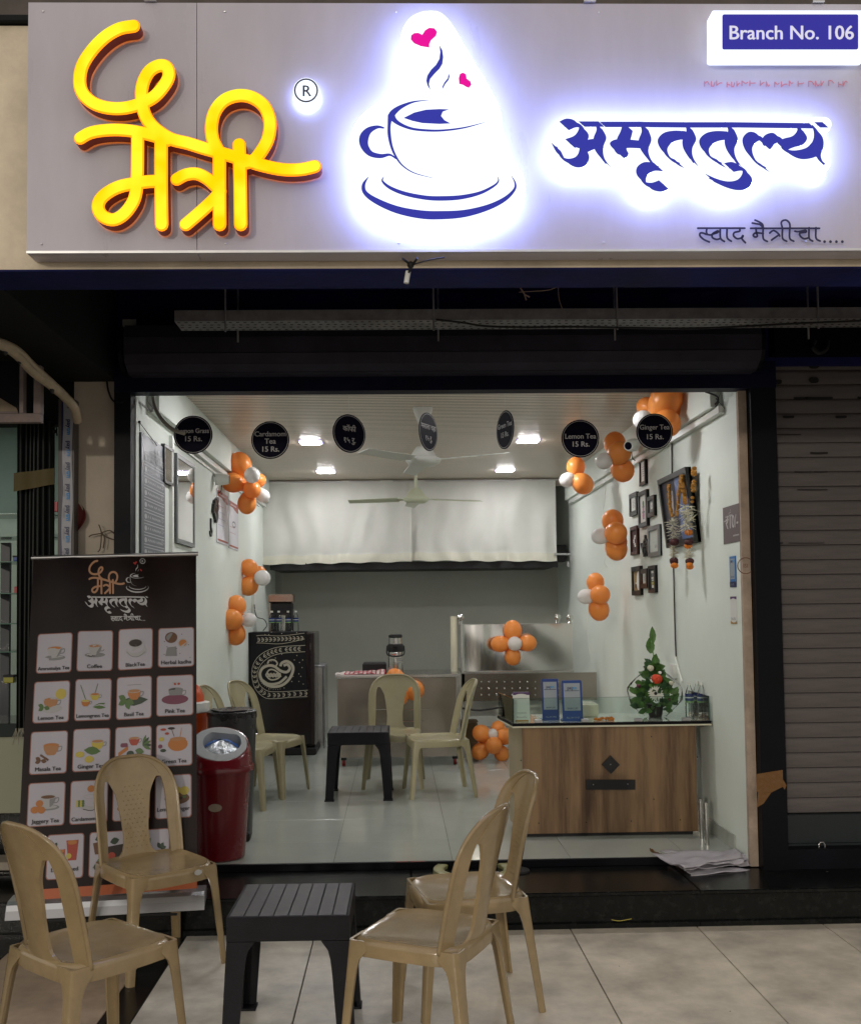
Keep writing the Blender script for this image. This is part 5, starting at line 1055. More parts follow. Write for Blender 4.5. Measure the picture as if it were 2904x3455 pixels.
for (x, y) in [(560, 855), (650, 865), (700, 835), (790, 820), (820, 845), (840, 900), (860, 940), (835, 990), (790, 1010), (780, 1050), (835, 1050), (870, 1070), (720, 1100), (600, 1110), (865, 880), (800, 880), (850, 1010), (620, 660), (570, 680), (600, 680), (780, 650), (820, 665), (850, 650), (700, 672)]: q.add([PC(*Z4(x+4*math.cos(t), y+4*math.sin(t)), .0008) for t in (0, 1.05, 2.1, 3.14, 4.2, 5.2)], [tuple(range(6))])
tag(q.build('cloth_pattern', M_cp, cl, fix=False), kind='stuff')
for i, px in enumerate((917, 940, 972, 998)):
    a = at(px, 2128, Y=4.0+(.03 if i % 2 else 0)); hh = at(px, 2064, Y=4.0).z-fz1; bottle(a.x, 4.0+(.03 if i % 2 else 0), fz1+.008, hh, .026, f'small water bottle on the covered fridge, {("leftmost", "second from left", "third from left", "rightmost")[i]} of four', 'water bottles on the fridge')
pf = thing('water_purifier', 'steel and black appliance standing behind the bottles on the fridge', 'appliance', at(955, 2130, Y=4.3)); a = at(910, 2006, Y=4.3); b = at(992, 2128, Y=4.3)
q = MB(); q.box((a.x, 4.2, a.z-.08), (b.x, 4.4, a.z), bev=.012); q.build('top_cover', PM('copper_steel', (.5, .36, .3), .25, 1), pf)
q = MB(); q.box((a.x+.02, 4.22, fz1+.005), (b.x-.015, 4.38, a.z-.081), bev=.005); q.build('body', M_dark, pf)
q = MB(); q.box((a.x, 4.21, fz1+.005), (a.x+.018, 4.4, a.z-.082)); q.build('side_panel', M_steel, pf)
q = MB(); q.lathe([(.035, 0), (.035, .14), (.02, .15)], ((a.x+b.x)/2+.02, 4.16, fz1+.01), 18); q.build('steel_jar', M_steel, pf, smooth=True)
q = MB(); q.tube([at(858, 2040, X=XL+.03), at(865, 2080, X=XL+.05), at(890, 2090, Y=4.3), at(900, 2110, Y=4.2), at(888, 2128, Y=4.1)], .004, smooth=4); tag(q.build('power_cord', M_wire, smooth=True), 'black power cord curling from the left wall down to the fridge', 'cable')
q = MB(); a = at(855, 2035, X=XL+.01); q.box((XL+.001, a.y-.08, a.z-.09), (XL+.03, a.y+.06, a.z+.09), bev=.005); tag(q.build('switch_board', M_wplas), 'white switch board on the left wall behind the lower balloons', 'switch')
# steel rack right of fridge
rk = thing('steel_rack', 'narrow steel trolley standing between fridge and steel counter', 'rack', at(1080, 2510, Z=ZF)); a = at(1066, 2245, Y=4.35); b = at(1096, 2505, Y=4.35)
q = MB(); q.box((a.x-.05, 4.34, ZF+.05), (b.x, 4.8, a.z-.02)); q.build('side_sheet', M_steel, rk); q = MB(); q.box((a.x-.05, 4.33, a.z-.02), (b.x+.004, 4.8, a.z), bev=.003); q.build('top', M_galv, rk)
for xx in (b.x-.006,): q = MB(); q.tube([(xx, 4.33, ZF), (xx, 4.33, a.z-.02)], .01); q.build('leg', M_galv, rk, smooth=True)
# ---------------------------------------------------------------- steel counters
s1 = thing('steel_counter', 'stainless steel tea counter on red castors behind the indoor table', 'counter', (.03, 3.2, ZF)); y0 = 3.2
sx0, sx1 = at(1136, 2400, Y=y0).x, at(1552, 2400, Y=y0).x; sz1 = at(1350, 2276, Y=y0).z; sz0 = at(1350, 2555, Y=y0).z
M_st2 = PM('brushed_steel_front', (.34, .31, .27), .2, 1, var=.15, vs=2, bump=.10, bs=2.5)
q = MB(); q.box((sx0+.006, y0+.004, sz0), (sx1-.03, y0+.55, sz1-.03)); q.build('front_panel', M_st2, s1)
q = MB(); q.box((sx0-.004, y0-.008, sz1-.028), (sx1+.002, y0+.6, sz1), bev=.004); q.build('top', M_steel, s1)
q = MB(); q.box((sx1-.028, y0-.002, sz0-.0), (sx1, y0+.02, sz1-.03)); q.build('corner_post', M_steel, s1)
for px in (1160, 1535): a = at(px, 2565, Y=y0+.05); q = MB(); q.lathe([(.012, -.014), (.034, -.012), (.034, .012), (.012, .014)], (a.x, y0+.05, ZF+.034), 18, ax='x'); q.build('castor', PM('castor_red', (.25, .02, .02), .4), s1, smooth=True); q = MB(); q.box((a.x-.022, y0+.02, ZF+.05), (a.x+.022, y0+.08, sz0)); q.build('castor_fork', M_dark, s1)
for yy, x0_, x1_ in ((2395, 1240, 1450), (2435, 1330, 1430)): q = MB(); a, b = at(x0_, yy, Y=y0-.005), at(x1_, yy, Y=y0-.005); q.tube([a, b], .004); q.build('rail', M_steel, s1, smooth=True)
# airpot
a = at(1335, 2268, Y=y0+.12); ap = thing('vacuum_flask', 'steel pump vacuum flask with black lid and handle on the steel counter', 'flask', (a.x, y0+.12, sz1)); k = scale_at(a); hh = at(1335, 2139, Y=y0+.12).z-sz1; c = (a.x, y0+.12, sz1)
q = MB(); q.lathe([(.058, 0), (.062, .01), (.062, hh*.52), (.058, hh*.55)], c, 24); q.build('body', M_steel, ap, smooth=True)
q = MB(); q.lathe([(.060, hh*.55), (.066, hh*.57), (.066, hh*.72), (.058, hh*.75)], c, 24); q.lathe([(.05, hh*.90), (.058, hh*.92), (.054, hh*.98), (.04, hh)], c, 24); q.build('black_collar', M_dark, ap, smooth=True)
q = MB(); q.lathe([(.055, hh*.75), (.054, hh*.90)], c, 24); q.build('neck', M_steel, ap, smooth=True)
q = MB(); q.box((c[0]-.02, c[1]-.095, c[2]+hh*.66), (c[0]+.02, c[1]-.05, c[2]+hh*.74), bev=.005); q.build('spout', M_dark, ap)
q = MB(); q.tube([(c[0]-.068, c[1], c[2]+hh*.7), (c[0]-.07, c[1]-.03, c[2]+hh*.5), (c[0]-.03, c[1]-.07, c[2]+hh*.45), (c[0]+.03, c[1]-.07, c[2]+hh*.45), (c[0]+.07, c[1]-.03, c[2]+hh*.5), (c[0]+.068, c[1], c[2]+hh*.7)], .006, smooth=4); q.build('handle', M_dark, ap, smooth=True)
q = MB(); Pf = onY(c[1]-.064)
for (x, y, w, m_) in ((1322, 2208, 14, 0), (1330, 2213, 10, 0), (1335, 2222, 20, 1), (1338, 2228, 20, 1), (1342, 2236, 10, 1)): ribbon(q, [(x, y), (x+w/2, y+1), (x+w, y)], 3, Pf, None, .0, m_, k=1)
q.build('print', [PM('flask_red', (.5, .05, .03), .5), M_gr], ap, fix=False)
a = at(1225, 2262, Y=y0+.25); q = MB(); q.box((at(1223, 2250, Y=y0+.3).x, y0+.25, sz1), (at(1303, 2250, Y=y0+.3).x, y0+.45, at(1260, 2236, Y=y0+.3).z), bev=.012); tag(q.build('storage_box', M_dark), 'low black box on the steel counter left of the vacuum flask', 'box')
tw = thing('towel', 'red and white checked towel spread on the left end of the steel counter', 'towel', (sx0+.15, y0+.1, sz1))
ta, tb_ = sx0-.01, at(1300, 2265, Y=y0+.1).x
def twf(u, v): x = ta+(tb_-ta)*u; return (x, y0-.012+.26*v, sz1+.004+.014*abs(noise.noise((u*5, v*4, 2)))*1.5+(.03*u*max(0, v-.3)))
q = MB(); nu, nv = 34, 16; q.grid(nu, nv, twf); q.mi = [(1 if (j % 3 == 0 or i % 3 == 0) and i > 5 else 0) for j in range(nv) for i in range(nu)]; q.build('cloth', [PM('towel_white', (.6, .55, .52), .9), PM('towel_red', (.30, .03, .05), .9)], tw, smooth=180)
q = MB(); q.add([twf(.0, 0), twf(.97, 0), (ta+(tb_-ta)*.97, y0-.014, sz1-.012), (ta+.01, y0-.014, sz1-.008)], [(0, 1, 2, 3)]); q.build('hanging_edge', PM('towel_white', (.6, .55, .52), .9), tw)
# second steel counter with splash panel
s2 = thing('steel_counter', 'stainless steel counter with tall polished splash panel and ball finials at the right', 'counter', (1.05, 3.6, ZF)); y2 = 3.6
u0, u1 = at(1556, 2200, Y=y2).x, at(1932, 2200, Y=y2).x; ut = at(1740, 2107, Y=y2).z; um = at(1740, 2263, Y=y2).z; up_ = at(1740, 2365, Y=y2).z
q = MB()
def spl(u, v): x = u0+(u1-u0)*u; return (x, y2+.006*math.sin(u*26)*math.exp(-u*5)*2.2+.003*math.sin(v*5+u*9), um+(ut-um)*v)
q.grid(60, 16, spl); q.build('splash_panel', M_mirror, s2, smooth=180)
q = MB(); q.box((u0, y2-.006, ut), (u1, y2+.012, ut+.006)); q.box((u0-.004, y2-.008, um-.01), (u0+.012, y2+.01, ut)); q.build('panel_rim', M_steel, s2)
q = MB(); q.box((u0, y2-.03, um-.022), (u1+.0, y2+.55, um-.002), bev=.003); q.build('top', M_steel, s2)
q = MB(); q.box((u0, y2+.0, up_), (u1+.2, y2+.012, um-.023)); q.build('perforated_panel', M_st2, s2)
q = MB()
for r in range(3):
    for cidx in range(14): p = at(1597+26*cidx, 2301+22*r, Y=y2-.001); q.ball((p.x, y2-.001, p.z), .0085, 8, 4, sq=(1, .4, 1))
tag(q.build('panel_studs', M_mirror, s2, smooth=180), kind='stuff')
for px in (1553, 1880, 1921): a = at(px, 2084, Y=y2); q = MB(); q.ball(a, .031, 20, 12); q.build('ball_finial', M_mirror, s2, smooth=180); q = MB(); q.lathe([(.02, ut+.006), (.014, a.z-.028)], (a.x, a.y, 0), 12); q.build('finial_stem', M_mirror, s2, smooth=True)
for xx in (u0+.01, u1-.01): q = MB(); q.box((xx-.015, y2-.0, ZF), (xx+.015, y2+.03, up_ if xx > u0+.02 else um-.023)); q.build('leg', M_steel, s2)
q = MB(); q.box((u0+.05, 4.1, ZF+.3), (u1+.15, 4.12, up_+.1)); q.build('rear_sheet', PM('white_sheet', (.6, .62, .58), .5), s2)
q = MB(); q.tube([at(1560, 2390, Y=y2), at(1620, 2397, Y=y2), at(1700, 2385, Y=y2), at(1760, 2375, Y=y2)], .008, smooth=4); tag(q.build('gas_hose', M_wire, smooth=True), 'black hose sagging below the perforated steel panel', 'hose')
q = MB(); a = at(1530, 2100, Y=3.5); b = at(1545, 2268, Y=3.5); q.tube([(a.x, 3.5, sz1), (a.x, 3.5, at(1530, 2080, Y=3.5).z)], .028, n=18); tag(q.build('rolled_chart', M_cream, smooth=True), 'cream rolled sheet standing upright left of the steel splash panel', 'roll')
a, b = at(1568, 2440, Y=3.75), at(1612, 2540, Y=3.75); q = MB(); q.box((a.x-.05, 3.75, ZF), (b.x, 4.0, a.z), bev=.004); q.box((a.x-.05, 3.80, a.z-.0005), (b.x+.01, 4.0, a.z+.006)); tag(q.build('carton', PM('carton_brown', (.13, .085, .04), .8, var=.2)), 'brown carton standing on the floor behind the floor balloons', 'carton')
#SPLIT3
# ================================================================== BANNER
BL, BR_ = at(53, 3042, Y=-.60), at(665, 2998, Y=-.50)
TL = at(112, 1884, Y=-.17); e1 = (BR_-BL); bw = e1.length; e1.normalize()
e2 = (TL-BL); e2 = (e2-e1*e2.dot(e1)); bh = e2.length; e2.normalize(); e3 = e1.cross(e2).normalized()
if e3.y > 0: e3 = -e3
def bn(px, py):
    d = ray(px, py); t_ = (BL-CAM).dot(e3)/d.dot(e3); p = CAM+d*t_-BL; return p.dot(e1), p.dot(e2)
def rip(u, v): return .006*math.sin(u*9+v*1.2)*math.sin(v*2.2+.4)+.004*math.sin(u*21+v*3)*min(1, v)
def PB(px, py, h): u, v = bn(px, py); return tuple(BL+e1*u+e2*v+e3*(h+rip(u, v)))
def PU(u, v, h): return tuple(BL+e1*u+e2*v+e3*(h+rip(u, v)))
bt = thing('menu_banner', 'black roll-up banner with tea and coffee pictures standing on the step at left', 'banner', tuple((BL+BR_)/2))
g_ = MB(); g_.grid(48, 70, lambda u, v: PU(u*bw, v*bh, 0)); M_ban = PM('banner_sheet', (.018, .009, .008), .22, col2=(.004, .0035, .004), vs=1.6, thr=(.35, .65), spec=.25); g_.build('banner_sheet', M_ban, bt, smooth=180)
q = MB(); q.grid(40, 3, lambda u, v: PU(u*bw, .0+.042*v, .0015)); q.build('orange_band', PM('banner_orange', (.42, .10, .03), .35), bt, smooth=180)
q = MB(); q.tube([PU(-.01, bh+.004, 0), PU(bw+.01, bh+.004, 0)], .011, n=10); q.build('top_rail', M_alu, bt, smooth=True)
q = MB()
def PBx(u, h, z): p = BL+e1*u; f = Vector((e3.x, e3.y, 0)).normalized(); return (p.x+f.x*h, p.y+f.y*h, z)
zb0 = .175; zb1 = BL.z+.004
pr = [(-.10, zb0), (.045, zb0), (.05, zb0+.012), (.035, zb1-.012), (.012, zb1), (-.09, zb1)]
vs = [PBx(-.03, a, b) for a, b in pr]+[PBx(bw+.035, a, b) for a, b in pr]; n = len(pr); q.add(vs, [tuple(range(n)), tuple(range(n, 2*n))]+[(i, (i+1) % n, n+(i+1) % n, n+i) for i in range(n)]); q.build('base', PM('base_aluminium', (.55, .56, .58), .28, .85), bt)
q = MB(); pr = [(.046, zb0+.02), (.06, zb0-.012), (.063, zb0-.010), (.049, zb0+.024)]; vs = [PBx(-.03, a, b) for a, b in pr]+[PBx(bw+.035, a, b) for a, b in pr]; n = 4; q.add(vs, [tuple(range(n)), tuple(range(n, 2*n))]+[(i, (i+1) % n, n+(i+1) % n, n+i) for i in range(n)]); q.build('front_lip', PM('lip_aluminium', (.36, .36, .37), .3, .85), bt)
for u in (.05, bw*.66): q = MB(); q.tube([PBx(u, .05, zb0-.02), PBx(u+.18, .07, zb0-.02)], .006); q.ball(PBx(u, .06, zb0-.022), .014, 8, 6); q.build('folding_foot', M_dark, bt)
# logo on the banner
bgold = PM('banner_gold', (.42, .22, .12), .35); bsil = PM('banner_silver', (.46, .46, .47), .3); bred = PM('banner_red', (.35, .02, .02), .35)
mk = lambda sx0, sx1, sy0, sy1, dx0, dx1, dy0, dy1: (lambda x, y, h: PB((dx0+(x-sx0)*(dx1-dx0)/(sx1-sx0))/2.352, 1800+(dy0+(y-sy0)*(dy1-dy0)/(sy1-sy0)-0)/2.352, h))
q = MB()
lp = mk(372, 1590, 95, 1160, 705, 992, 212, 488)
for i, (s_, w) in enumerate(LOGO): ribbon(q, s_, w+6, lp, None, .003+.0002*i, 0, k=3, drift=.0002)
q.build('lettering', [bgold], bt, fix=False)
q = MB(); cup_logo(q, mk(372, 1307, 165, 1305, 1000, 1180, 225, 475), .003, (0, 1)); ribbon(q, [(1132+20*math.cos(R(a)), 221+20*math.sin(R(a))) for a in range(0, 361, 20)], 4, lambda x, y, h: PB(x/2.352, 1800+y/2.352, h), None, .003, 0, k=1); text(q, 'R', lambda x, y, h: PB(x/2.352, 1800+y/2.352, h), 1132, 232, 26, .003, 0)
q.build('cup_emblem', [bsil, bred], bt, fix=False)
q = MB(); word(q, mk(178, 1575, 625, 975, 680, 1172, 500, 632), .003, 0, w=70); tagl(q, mk(65, 1670, 10, 275, 880, 1165, 640, 697), .003, 0, nd=3, w=34); q.build('lettering', [bsil], bt, fix=False)
# cards
C_ = lambda n, c, **k: PM('ink_'+n, tuple(v*.72 for v in c), .4, **k)
I_W, I_CUP, I_CUPD, I_TEA, I_COF, I_BLK, I_LEM, I_GRN, I_DGR, I_RED, I_PNK, I_BRN, I_AMB, I_TXT, I_BOR = [C_(*a) for a in (('white', (.56, .54, .62)), ('china', (.50, .50, .50)), ('china_shade', (.27, .27, .28)), ('tea', (.50, .24, .10)), ('coffee', (.30, .14, .06)), ('black', (.03, .015, .012)), ('lemon', (.62, .50, .08)), ('leaf', (.10, .19, .05)), ('leaf_dark', (.03, .06, .03)), ('red', (.45, .06, .03)), ('pink', (.22, .06, .11)), ('brown', (.16, .07, .03)), ('amber', (.55, .20, .04)), ('text', (.02, .02, .022)), ('border', (.36, .14, .10)))]
IM = [I_W, I_CUP, I_CUPD, I_TEA, I_COF, I_BLK, I_LEM, I_GRN, I_DGR, I_RED, I_PNK, I_BRN, I_AMB, I_TXT, I_BOR]
W_, CU_, CD_, TE_, CO_, BK_, LE_, GR_, DG_, RE_, PK_, BR2, AM_, TX_, BO_ = range(15)
class Pic:
    def __init__(s, q, P): s.q = q; s.P = P; s.h = .003
    def el(s, x, y, rx, ry, m, a0=0, a1=360): s.h += .00007; pts = ell(x, y, rx, ry, 20, a0, a1); s.q.add([s.P(a, b, s.h) for a, b in pts], [tuple(range(len(pts)))], m)
    def pl(s, pts, m): s.h += .00007; s.q.add([s.P(a, b, s.h) for a, b in pts], [tuple(range(len(pts)))], m)
    def ln(s, pts, w, m): s.h += .00007; ribbon(s.q, pts, w, s.P, None, s.h, m, k=3, caps=False)
    def leaf(s, x, y, L, a, m, w=.32): s.pl([(x+L*t*math.cos(a)-L*w*math.sin(math.pi*t)*math.sin(a), y+L*t*math.sin(a)+L*w*math.sin(math.pi*t)*math.cos(a)) for t in (0, .25, .5, .75, 1)]+[(x+L*t*math.cos(a)+L*w*math.sin(math.pi*t)*math.sin(a), y+L*t*math.sin(a)-L*w*math.sin(math.pi*t)*math.cos(a)) for t in (.75, .5, .25)], m)
    def cup(s, x, y, w, body, liq, sau=CD_, glass=False, rim=CU_):
        if sau is not None: s.el(x, y+w*.48, w*.75, w*.16, sau); s.el(x, y+w*.45, w*.6, w*.10, rim)
        s.ln([(x+w*.45, y-.0), (x+w*.68, y-.03*0-w*.02), (x+w*.62, y+w*.2), (x+w*.38, y+w*.24)], w*.06, CD_ if body != CD_ else body)
        s.pl([(x-w*.5, y-w*.1), (x+w*.5, y-w*.1), (x+w*.45, y+w*.15), (x+w*.3, y+w*.38), (x+w*.2, y+w*.45), (x-w*.2, y+w*.45), (x-w*.3, y+w*.38), (x-w*.45, y+w*.15)], body)
        s.pl([(x+w*.1, y-w*.1), (x+w*.5, y-w*.1), (x+w*.45, y+w*.15), (x+w*.3, y+w*.38), (x+w*.2, y+w*.45), (x+w*.12, y+w*.45)], CD_ if body == CU_ else body)
        s.el(x, y-w*.1, w*.5, w*.13, rim); s.el(x, y-w*.095, w*.44, w*.095, liq)
def pic(p, kd):
    if kd == 0: p.cup(.5, .42, .42, CU_, AM_)
    if kd == 1: p.cup(.5, .42, .38, CU_, TE_); p.el(.5, .38, .07, .025, W_); [p.el(.32+.04*i, .62+.01*(i % 3), .018, .014, BK_) for i in range(5)]
    if kd == 2: p.el(.52, .55, .3, .14, CU_); p.ln([(.25, .56), (.4, .68), (.6, .69), (.78, .58)], .015, CD_); p.el(.5, .42, .26, .19, W_); p.el(.5, .36, .22, .11, CU_); p.el(.5, .36, .19, .09, BK_)
    if kd == 3: p.el(.36, .25, .17, .14, BR2); p.el(.36, .24, .14, .11, CD_); p.el(.68, .40, .14, .12, CU_); p.el(.68, .40, .11, .09, AM_); p.pl([(.25, .5), (.5, .48), (.52, .72), (.2, .72)], CD_); p.leaf(.28, .6, .2, .4, DG_); [p.el(random.uniform(.1, .9), random.uniform(.15, .8), .012, .012, BK_) for _ in range(9)]
    if kd == 4: p.el(.75, .32, .15, .13, LE_); p.el(.5, .66, .3, .1, CU_); p.cup(.48, .48, .4, TE_, AM_, None); [p.leaf(.3, .62, .17, a, GR_) for a in (2.6, 3.5, .3)]
    if kd == 5: p.cup(.55, .4, .26, LE_, AM_, None); p.cup(.3, .55, .24, AM_, LE_, None); p.ln([(.15, .15), (.3, .5)], .015, GR_); p.ln([(.62, .12), (.55, .35)], .015, GR_); [p.leaf(.5, .68, .35, a, W_ if i % 2 else GR_, .12) for i, a in enumerate((-.25, -.1, .05))]
    if kd == 6: p.leaf(.1, .6, .8, -.05, DG_, .14); p.cup(.5, .38, .38, AM_, TE_, None); p.ln([(.3, .2), (.7, .2)], .012, CD_); [p.leaf(.28, .55, .24, a, GR_) for a in (2.7, 3.6, 1.2, .4)]
    if kd == 7: p.el(.5, .6, .36, .12, PK_); p.cup(.52, .4, .4, CD_, BK_, None, rim=CD_); p.pl([(.36, .5), (.68, .5), (.62, .6), (.42, .6)], PK_); [p.el(.45+.05*i, .2+.02*(i % 2), .035, .03, RE_ if i % 2 else CU_) for i in range(4)]
    if kd == 8: p.cup(.56, .38, .42, TE_, AM_, None, rim=TE_); p.ln([(.28, .55), (.5, .68)], .05, BR2); [p.leaf(.3, .68, .16, a, BR2) for a in (2.8, 3.6, .2)]
    if kd == 9: p.cup(.66, .34, .34, LE_, TE_, None); p.leaf(.3, .5, .45, .1, GR_, .22); p.el(.2, .6, .12, .07, LE_); p.el(.45, .72, .12, .08, LE_)
    if kd == 10: p.cup(.52, .3, .3, RE_, TE_, None); [p.leaf(.75, .45, .26, a, DG_ if i % 2 else GR_, .15) for i, a in enumerate((-1.2, -.8, -.4, 0, .4))]; [p.ln([(.1, .6+.03*i), (.36, .45+.03*i)], .03, AM_) for i in range(3)]; [p.el(.2+.05*i, .42, .05, .05, PK_) for i in range(3)]; p.el(.42, .62, .1, .07, DG_); p.leaf(.55, .55, .25, .2, GR_, .3)
    if kd == 11: p.el(.6, .48, .27, .17, AM_); p.el(.6, .36, .22, .05, TE_); p.ln([(.5, .3), (.42, .1)], .015, BR2); p.ln([(.66, .32), (.7, .1)], .015, AM_); [p.el(*a, m_) for *a, m_ in ((.2, .12, .08, .03, RE_), (.42, .1, .1, .03, BK_), (.15, .35, .07, .05, LE_), (.12, .52, .06, .05, PK_), (.2, .62, .08, .04, DG_), (.3, .22, .06, .03, RE_))]
    if kd == 12: p.cup(.54, .38, .42, CU_, BR2); [p.el(*a, AM_) for a in ((.32, .48, .1, .08), (.2, .62, .11, .08), (.38, .63, .1, .08), (.3, .6, .07, .05))]
    if kd == 13: p.el(.55, .2, .1, .08, AM_); p.cup(.55, .42, .4, W_, W_, CU_); p.ln([(.35, .66), (.6, .7), (.85, .55)], .015, BK_); [p.el(.2+.05*(i % 4), .48+.05*(i//4), .035, .03, GR_ if i % 2 else LE_) for i in range(12)]
    if kd == 14: p.cup(.45, .4, .4, AM_, TE_, CU_); p.el(.25, .7, .12, .08, AM_)
    if kd == 15: p.el(.6, .55, .34, .14, BR2); p.el(.8, .38, .13, .1, LE_); p.el(.58, .36, .12, .09, LE_); [p.el(.4+.1*i, .52+.03*(i % 2), .05, .035, BK_ if i % 2 else GR_) for i in range(5)]
    if kd == 16: p.pl([(.15, .38), (.5, .34), (.47, .7), (.22, .7)], RE_); p.pl([(.52, .15), (.85, .15), (.8, .6), (.58, .6)], RE_); p.el(.68, .2, .13, .05, AM_); p.el(.34, .38, .15, .04, AM_); p.el(.25, .6, .08, .07, LE_); p.el(.6, .5, .07, .06, LE_); p.leaf(.2, .3, .14, -1, DG_)
    if kd == 17: p.pl([(.1, .25), (.42, .2), (.4, .5), (.16, .5)], BR2); p.pl([(.45, .35), (.9, .3), (.85, .7), (.5, .7)], BK_); p.leaf(.15, .18, .25, -.3, DG_); p.leaf(.55, .25, .25, -.2, DG_); p.el(.6, .55, .1, .08, RE_); p.pl([(.1, .8), (.25, .6), (.6, .65), (.9, .8)], GR_)
    if kd == 18: p.pl([(.2, .25), (.5, .2), (.46, .6), (.26, .6)], GR_); p.el(.66, .6, .15, .12, DG_); p.el(.72, .6, .08, .07, LE_); [p.leaf(.75, .45, .16, a, DG_) for a in (-.2, -1, -2)]
Q1, Q2 = (lambda x, y: (x/2.352, 1800+y/2.352)), (lambda x, y: (x/2.352, 2400+y/2.352))
CARDS = [(Q1, (300,800),(580,785),(568,1100),(283,1118), 'Amruttulya Tea', 0), (Q1, (620,775),(900,768),(890,1088),(605,1100), 'Coffee', 1), (Q1, (942,760),(1218,752),(1208,1078),(932,1084), 'BlackTea', 2), (Q1, (1258,750),(1546,745),(1538,1058),(1250,1065), 'Herbal kadha', 3),
 (Q1, (275,1182),(560,1165),(548,1498),(255,1513), 'Lemon Tea', 4), (Q1, (600,1162),(888,1145),(878,1480),(588,1493), 'Lemongrass Tea', 5), (Q1, (926,1140),(1207,1130),(1203,1470),(918,1478), 'Basil Tea', 6), (Q1, (1245,1130),(1538,1120),(1534,1446),(1238,1454), 'Pink Tea', 7),
 (Q2, (248,168),(545,152),(528,495),(232,508), 'Masala Tea', 8), (Q2, (585,145),(878,130),(868,472),(570,486), 'Ginger Tea', 9), (Q2, (914,125),(1205,115),(1202,465),(905,476), '', 10), (Q2, (1240,108),(1530,100),(1525,434),(1235,442), 'Green Tea', 11),
 (Q2, (228,575),(525,558),(510,908),(213,922), 'Jaggery Tea', 12), (Q2, (563,555),(860,542),(850,888),(550,903), 'Cardamom Tea', 13), (Q2, (896,545),(1192,528),(1188,862),(888,876), '', 14), (Q2, (1232,510),(1525,500),(1518,845),(1228,858), 'Lemon Ginger|Tea', 15),
 (Q2, (380,985),(672,965),(660,1325),(360,1342), 'Lemon Iced|Tea', 16), (Q2, (715,962),(1010,945),(1000,1305),(698,1322), 'Pudina Iced|Tea', 17), (Q2, (1045,945),(1350,928),(1345,1285),(1038,1300), '', 18)]
random.seed(11)
for Q, a, b, c, d_, txt, kd in CARDS:
    A_, B_, C2, D2 = [Vector(bn(*Q(*z))) for z in (a, b, c, d_)]
    u0_, u1_ = (A_.x+D2.x)/2, (B_.x+C2.x)/2; sh = ((B_.y+C2.y)-(A_.y+D2.y))/2; vt_, vb_ = (A_.y+B_.y)/2, (C2.y+D2.y)/2
    def PC2(x, y, h, u0_=u0_, u1_=u1_, vt_=vt_, vb_=vb_): return PU(u0_+(u1_-u0_)*x, vt_+(vb_-vt_)*y, h)
    def rg(x0, y0, x1, y1, r, h, m, q):
        nu = 6; rr = rrect(x0, y0, x1, y1, r); out = []
        for i, p in enumerate(rr):
            out.append(p); nx = rr[(i+1) % len(rr)]
            if math.hypot(nx[0]-p[0], nx[1]-p[1]) > .5: out += [(p[0]+(nx[0]-p[0])*k/nu, p[1]+(nx[1]-p[1])*k/nu) for k in range(1, nu)]
        # fan from the centre keeps the card following the ripple
        q.add([PC2(.5*(x0+x1), .5*(y0+y1), h)]+[PC2(x, y, h) for x, y in out], [(0, i+1, (i+1) % len(out)+1) for i in range(len(out))], m)
    q = MB(); rg(0, 0, 1, 1, .08, .0012, BO_, q); rg(.025, .02, .975, .98, .07, .0020, W_, q); p = Pic(q, lambda x, y, h: PC2(x, y, h)); pic(p, kd)
    card = q.build('menu_card', IM, bt, fix=False); q = MB(); ls = txt.split('|')
    asp = (vt_-vb_)/(u1_-u0_)
    for i, l in enumerate(ls):
        if l: text(q, l, lambda x, y, h: PC2(x, y/asp, h), .5, (.925 if len(ls) == 1 else .83+.12*i)*asp, .155, .0055, TX_, wmax=.88, bold=.003)
    if q.v: lt_ = q.build('lettering', IM, bt, fix=False); lt_.parent = card
# ================================================================== BINS
def binlathe(q, c, pr, n=32, m=0): q.lathe(pr, c, n, m=m)
c = at(742, 2893, Z=ZF); rb_ = thing('dustbin', 'tall red plastic dustbin with grey sloping mouth and silver bag at the entrance', 'dustbin', (c.x, c.y, ZF), group='dustbins by the left wall')
ht = at(742, 2600, Y=c.y-.15).z-ZF
q = MB(); q.lathe([(.118, 0), (.128, .008), (.138, ht*.3), (.158, ht*.97)], c, 40); q.build('body', M_red, rb_, smooth=True)
q = MB(); q.lathe([(.160, ht*.95), (.176, ht*.955), (.178, ht), (.172, ht*1.02), (.160, ht*1.02)], c, 40); q.build('rim', M_red, rb_, smooth=True)
q = MB(); n = 40; R0, R1 = .158, .150
def topz(x, y): return ht+.112+.50*(y*.95-x*.22)
vs = [(c.x+.166*math.cos(2*math.pi*j/n), c.y+.166*math.sin(2*math.pi*j/n), ZF+ht*1.015) for j in range(n)]
vs += [(c.x+R0*math.cos(2*math.pi*j/n), c.y+R0*math.sin(2*math.pi*j/n), ZF+topz(R0*math.cos(2*math.pi*j/n), R0*math.sin(2*math.pi*j/n))-.02) for j in range(n)]
vs += [(c.x+R1*math.cos(2*math.pi*j/n), c.y+R1*math.sin(2*math.pi*j/n), ZF+topz(R1*math.cos(2*math.pi*j/n), R1*math.sin(2*math.pi*j/n))) for j in range(n)]
vs += [(c.x+.142*math.cos(2*math.pi*j/n), c.y+.142*math.sin(2*math.pi*j/n), ZF+topz(.142*math.cos(2*math.pi*j/n), .142*math.sin(2*math.pi*j/n))+.002) for j in range(n)]
q.add(vs, [(k*n+j, k*n+(j+1) % n, (k+1)*n+(j+1) % n, (k+1)*n+j) for k in range(3) for j in range(n)]); q.build('lid', M_red, rb_, smooth=50)
def slant(x, y, dz): return (c.x+x, c.y+y, ZF+topz(x, y)+dz)
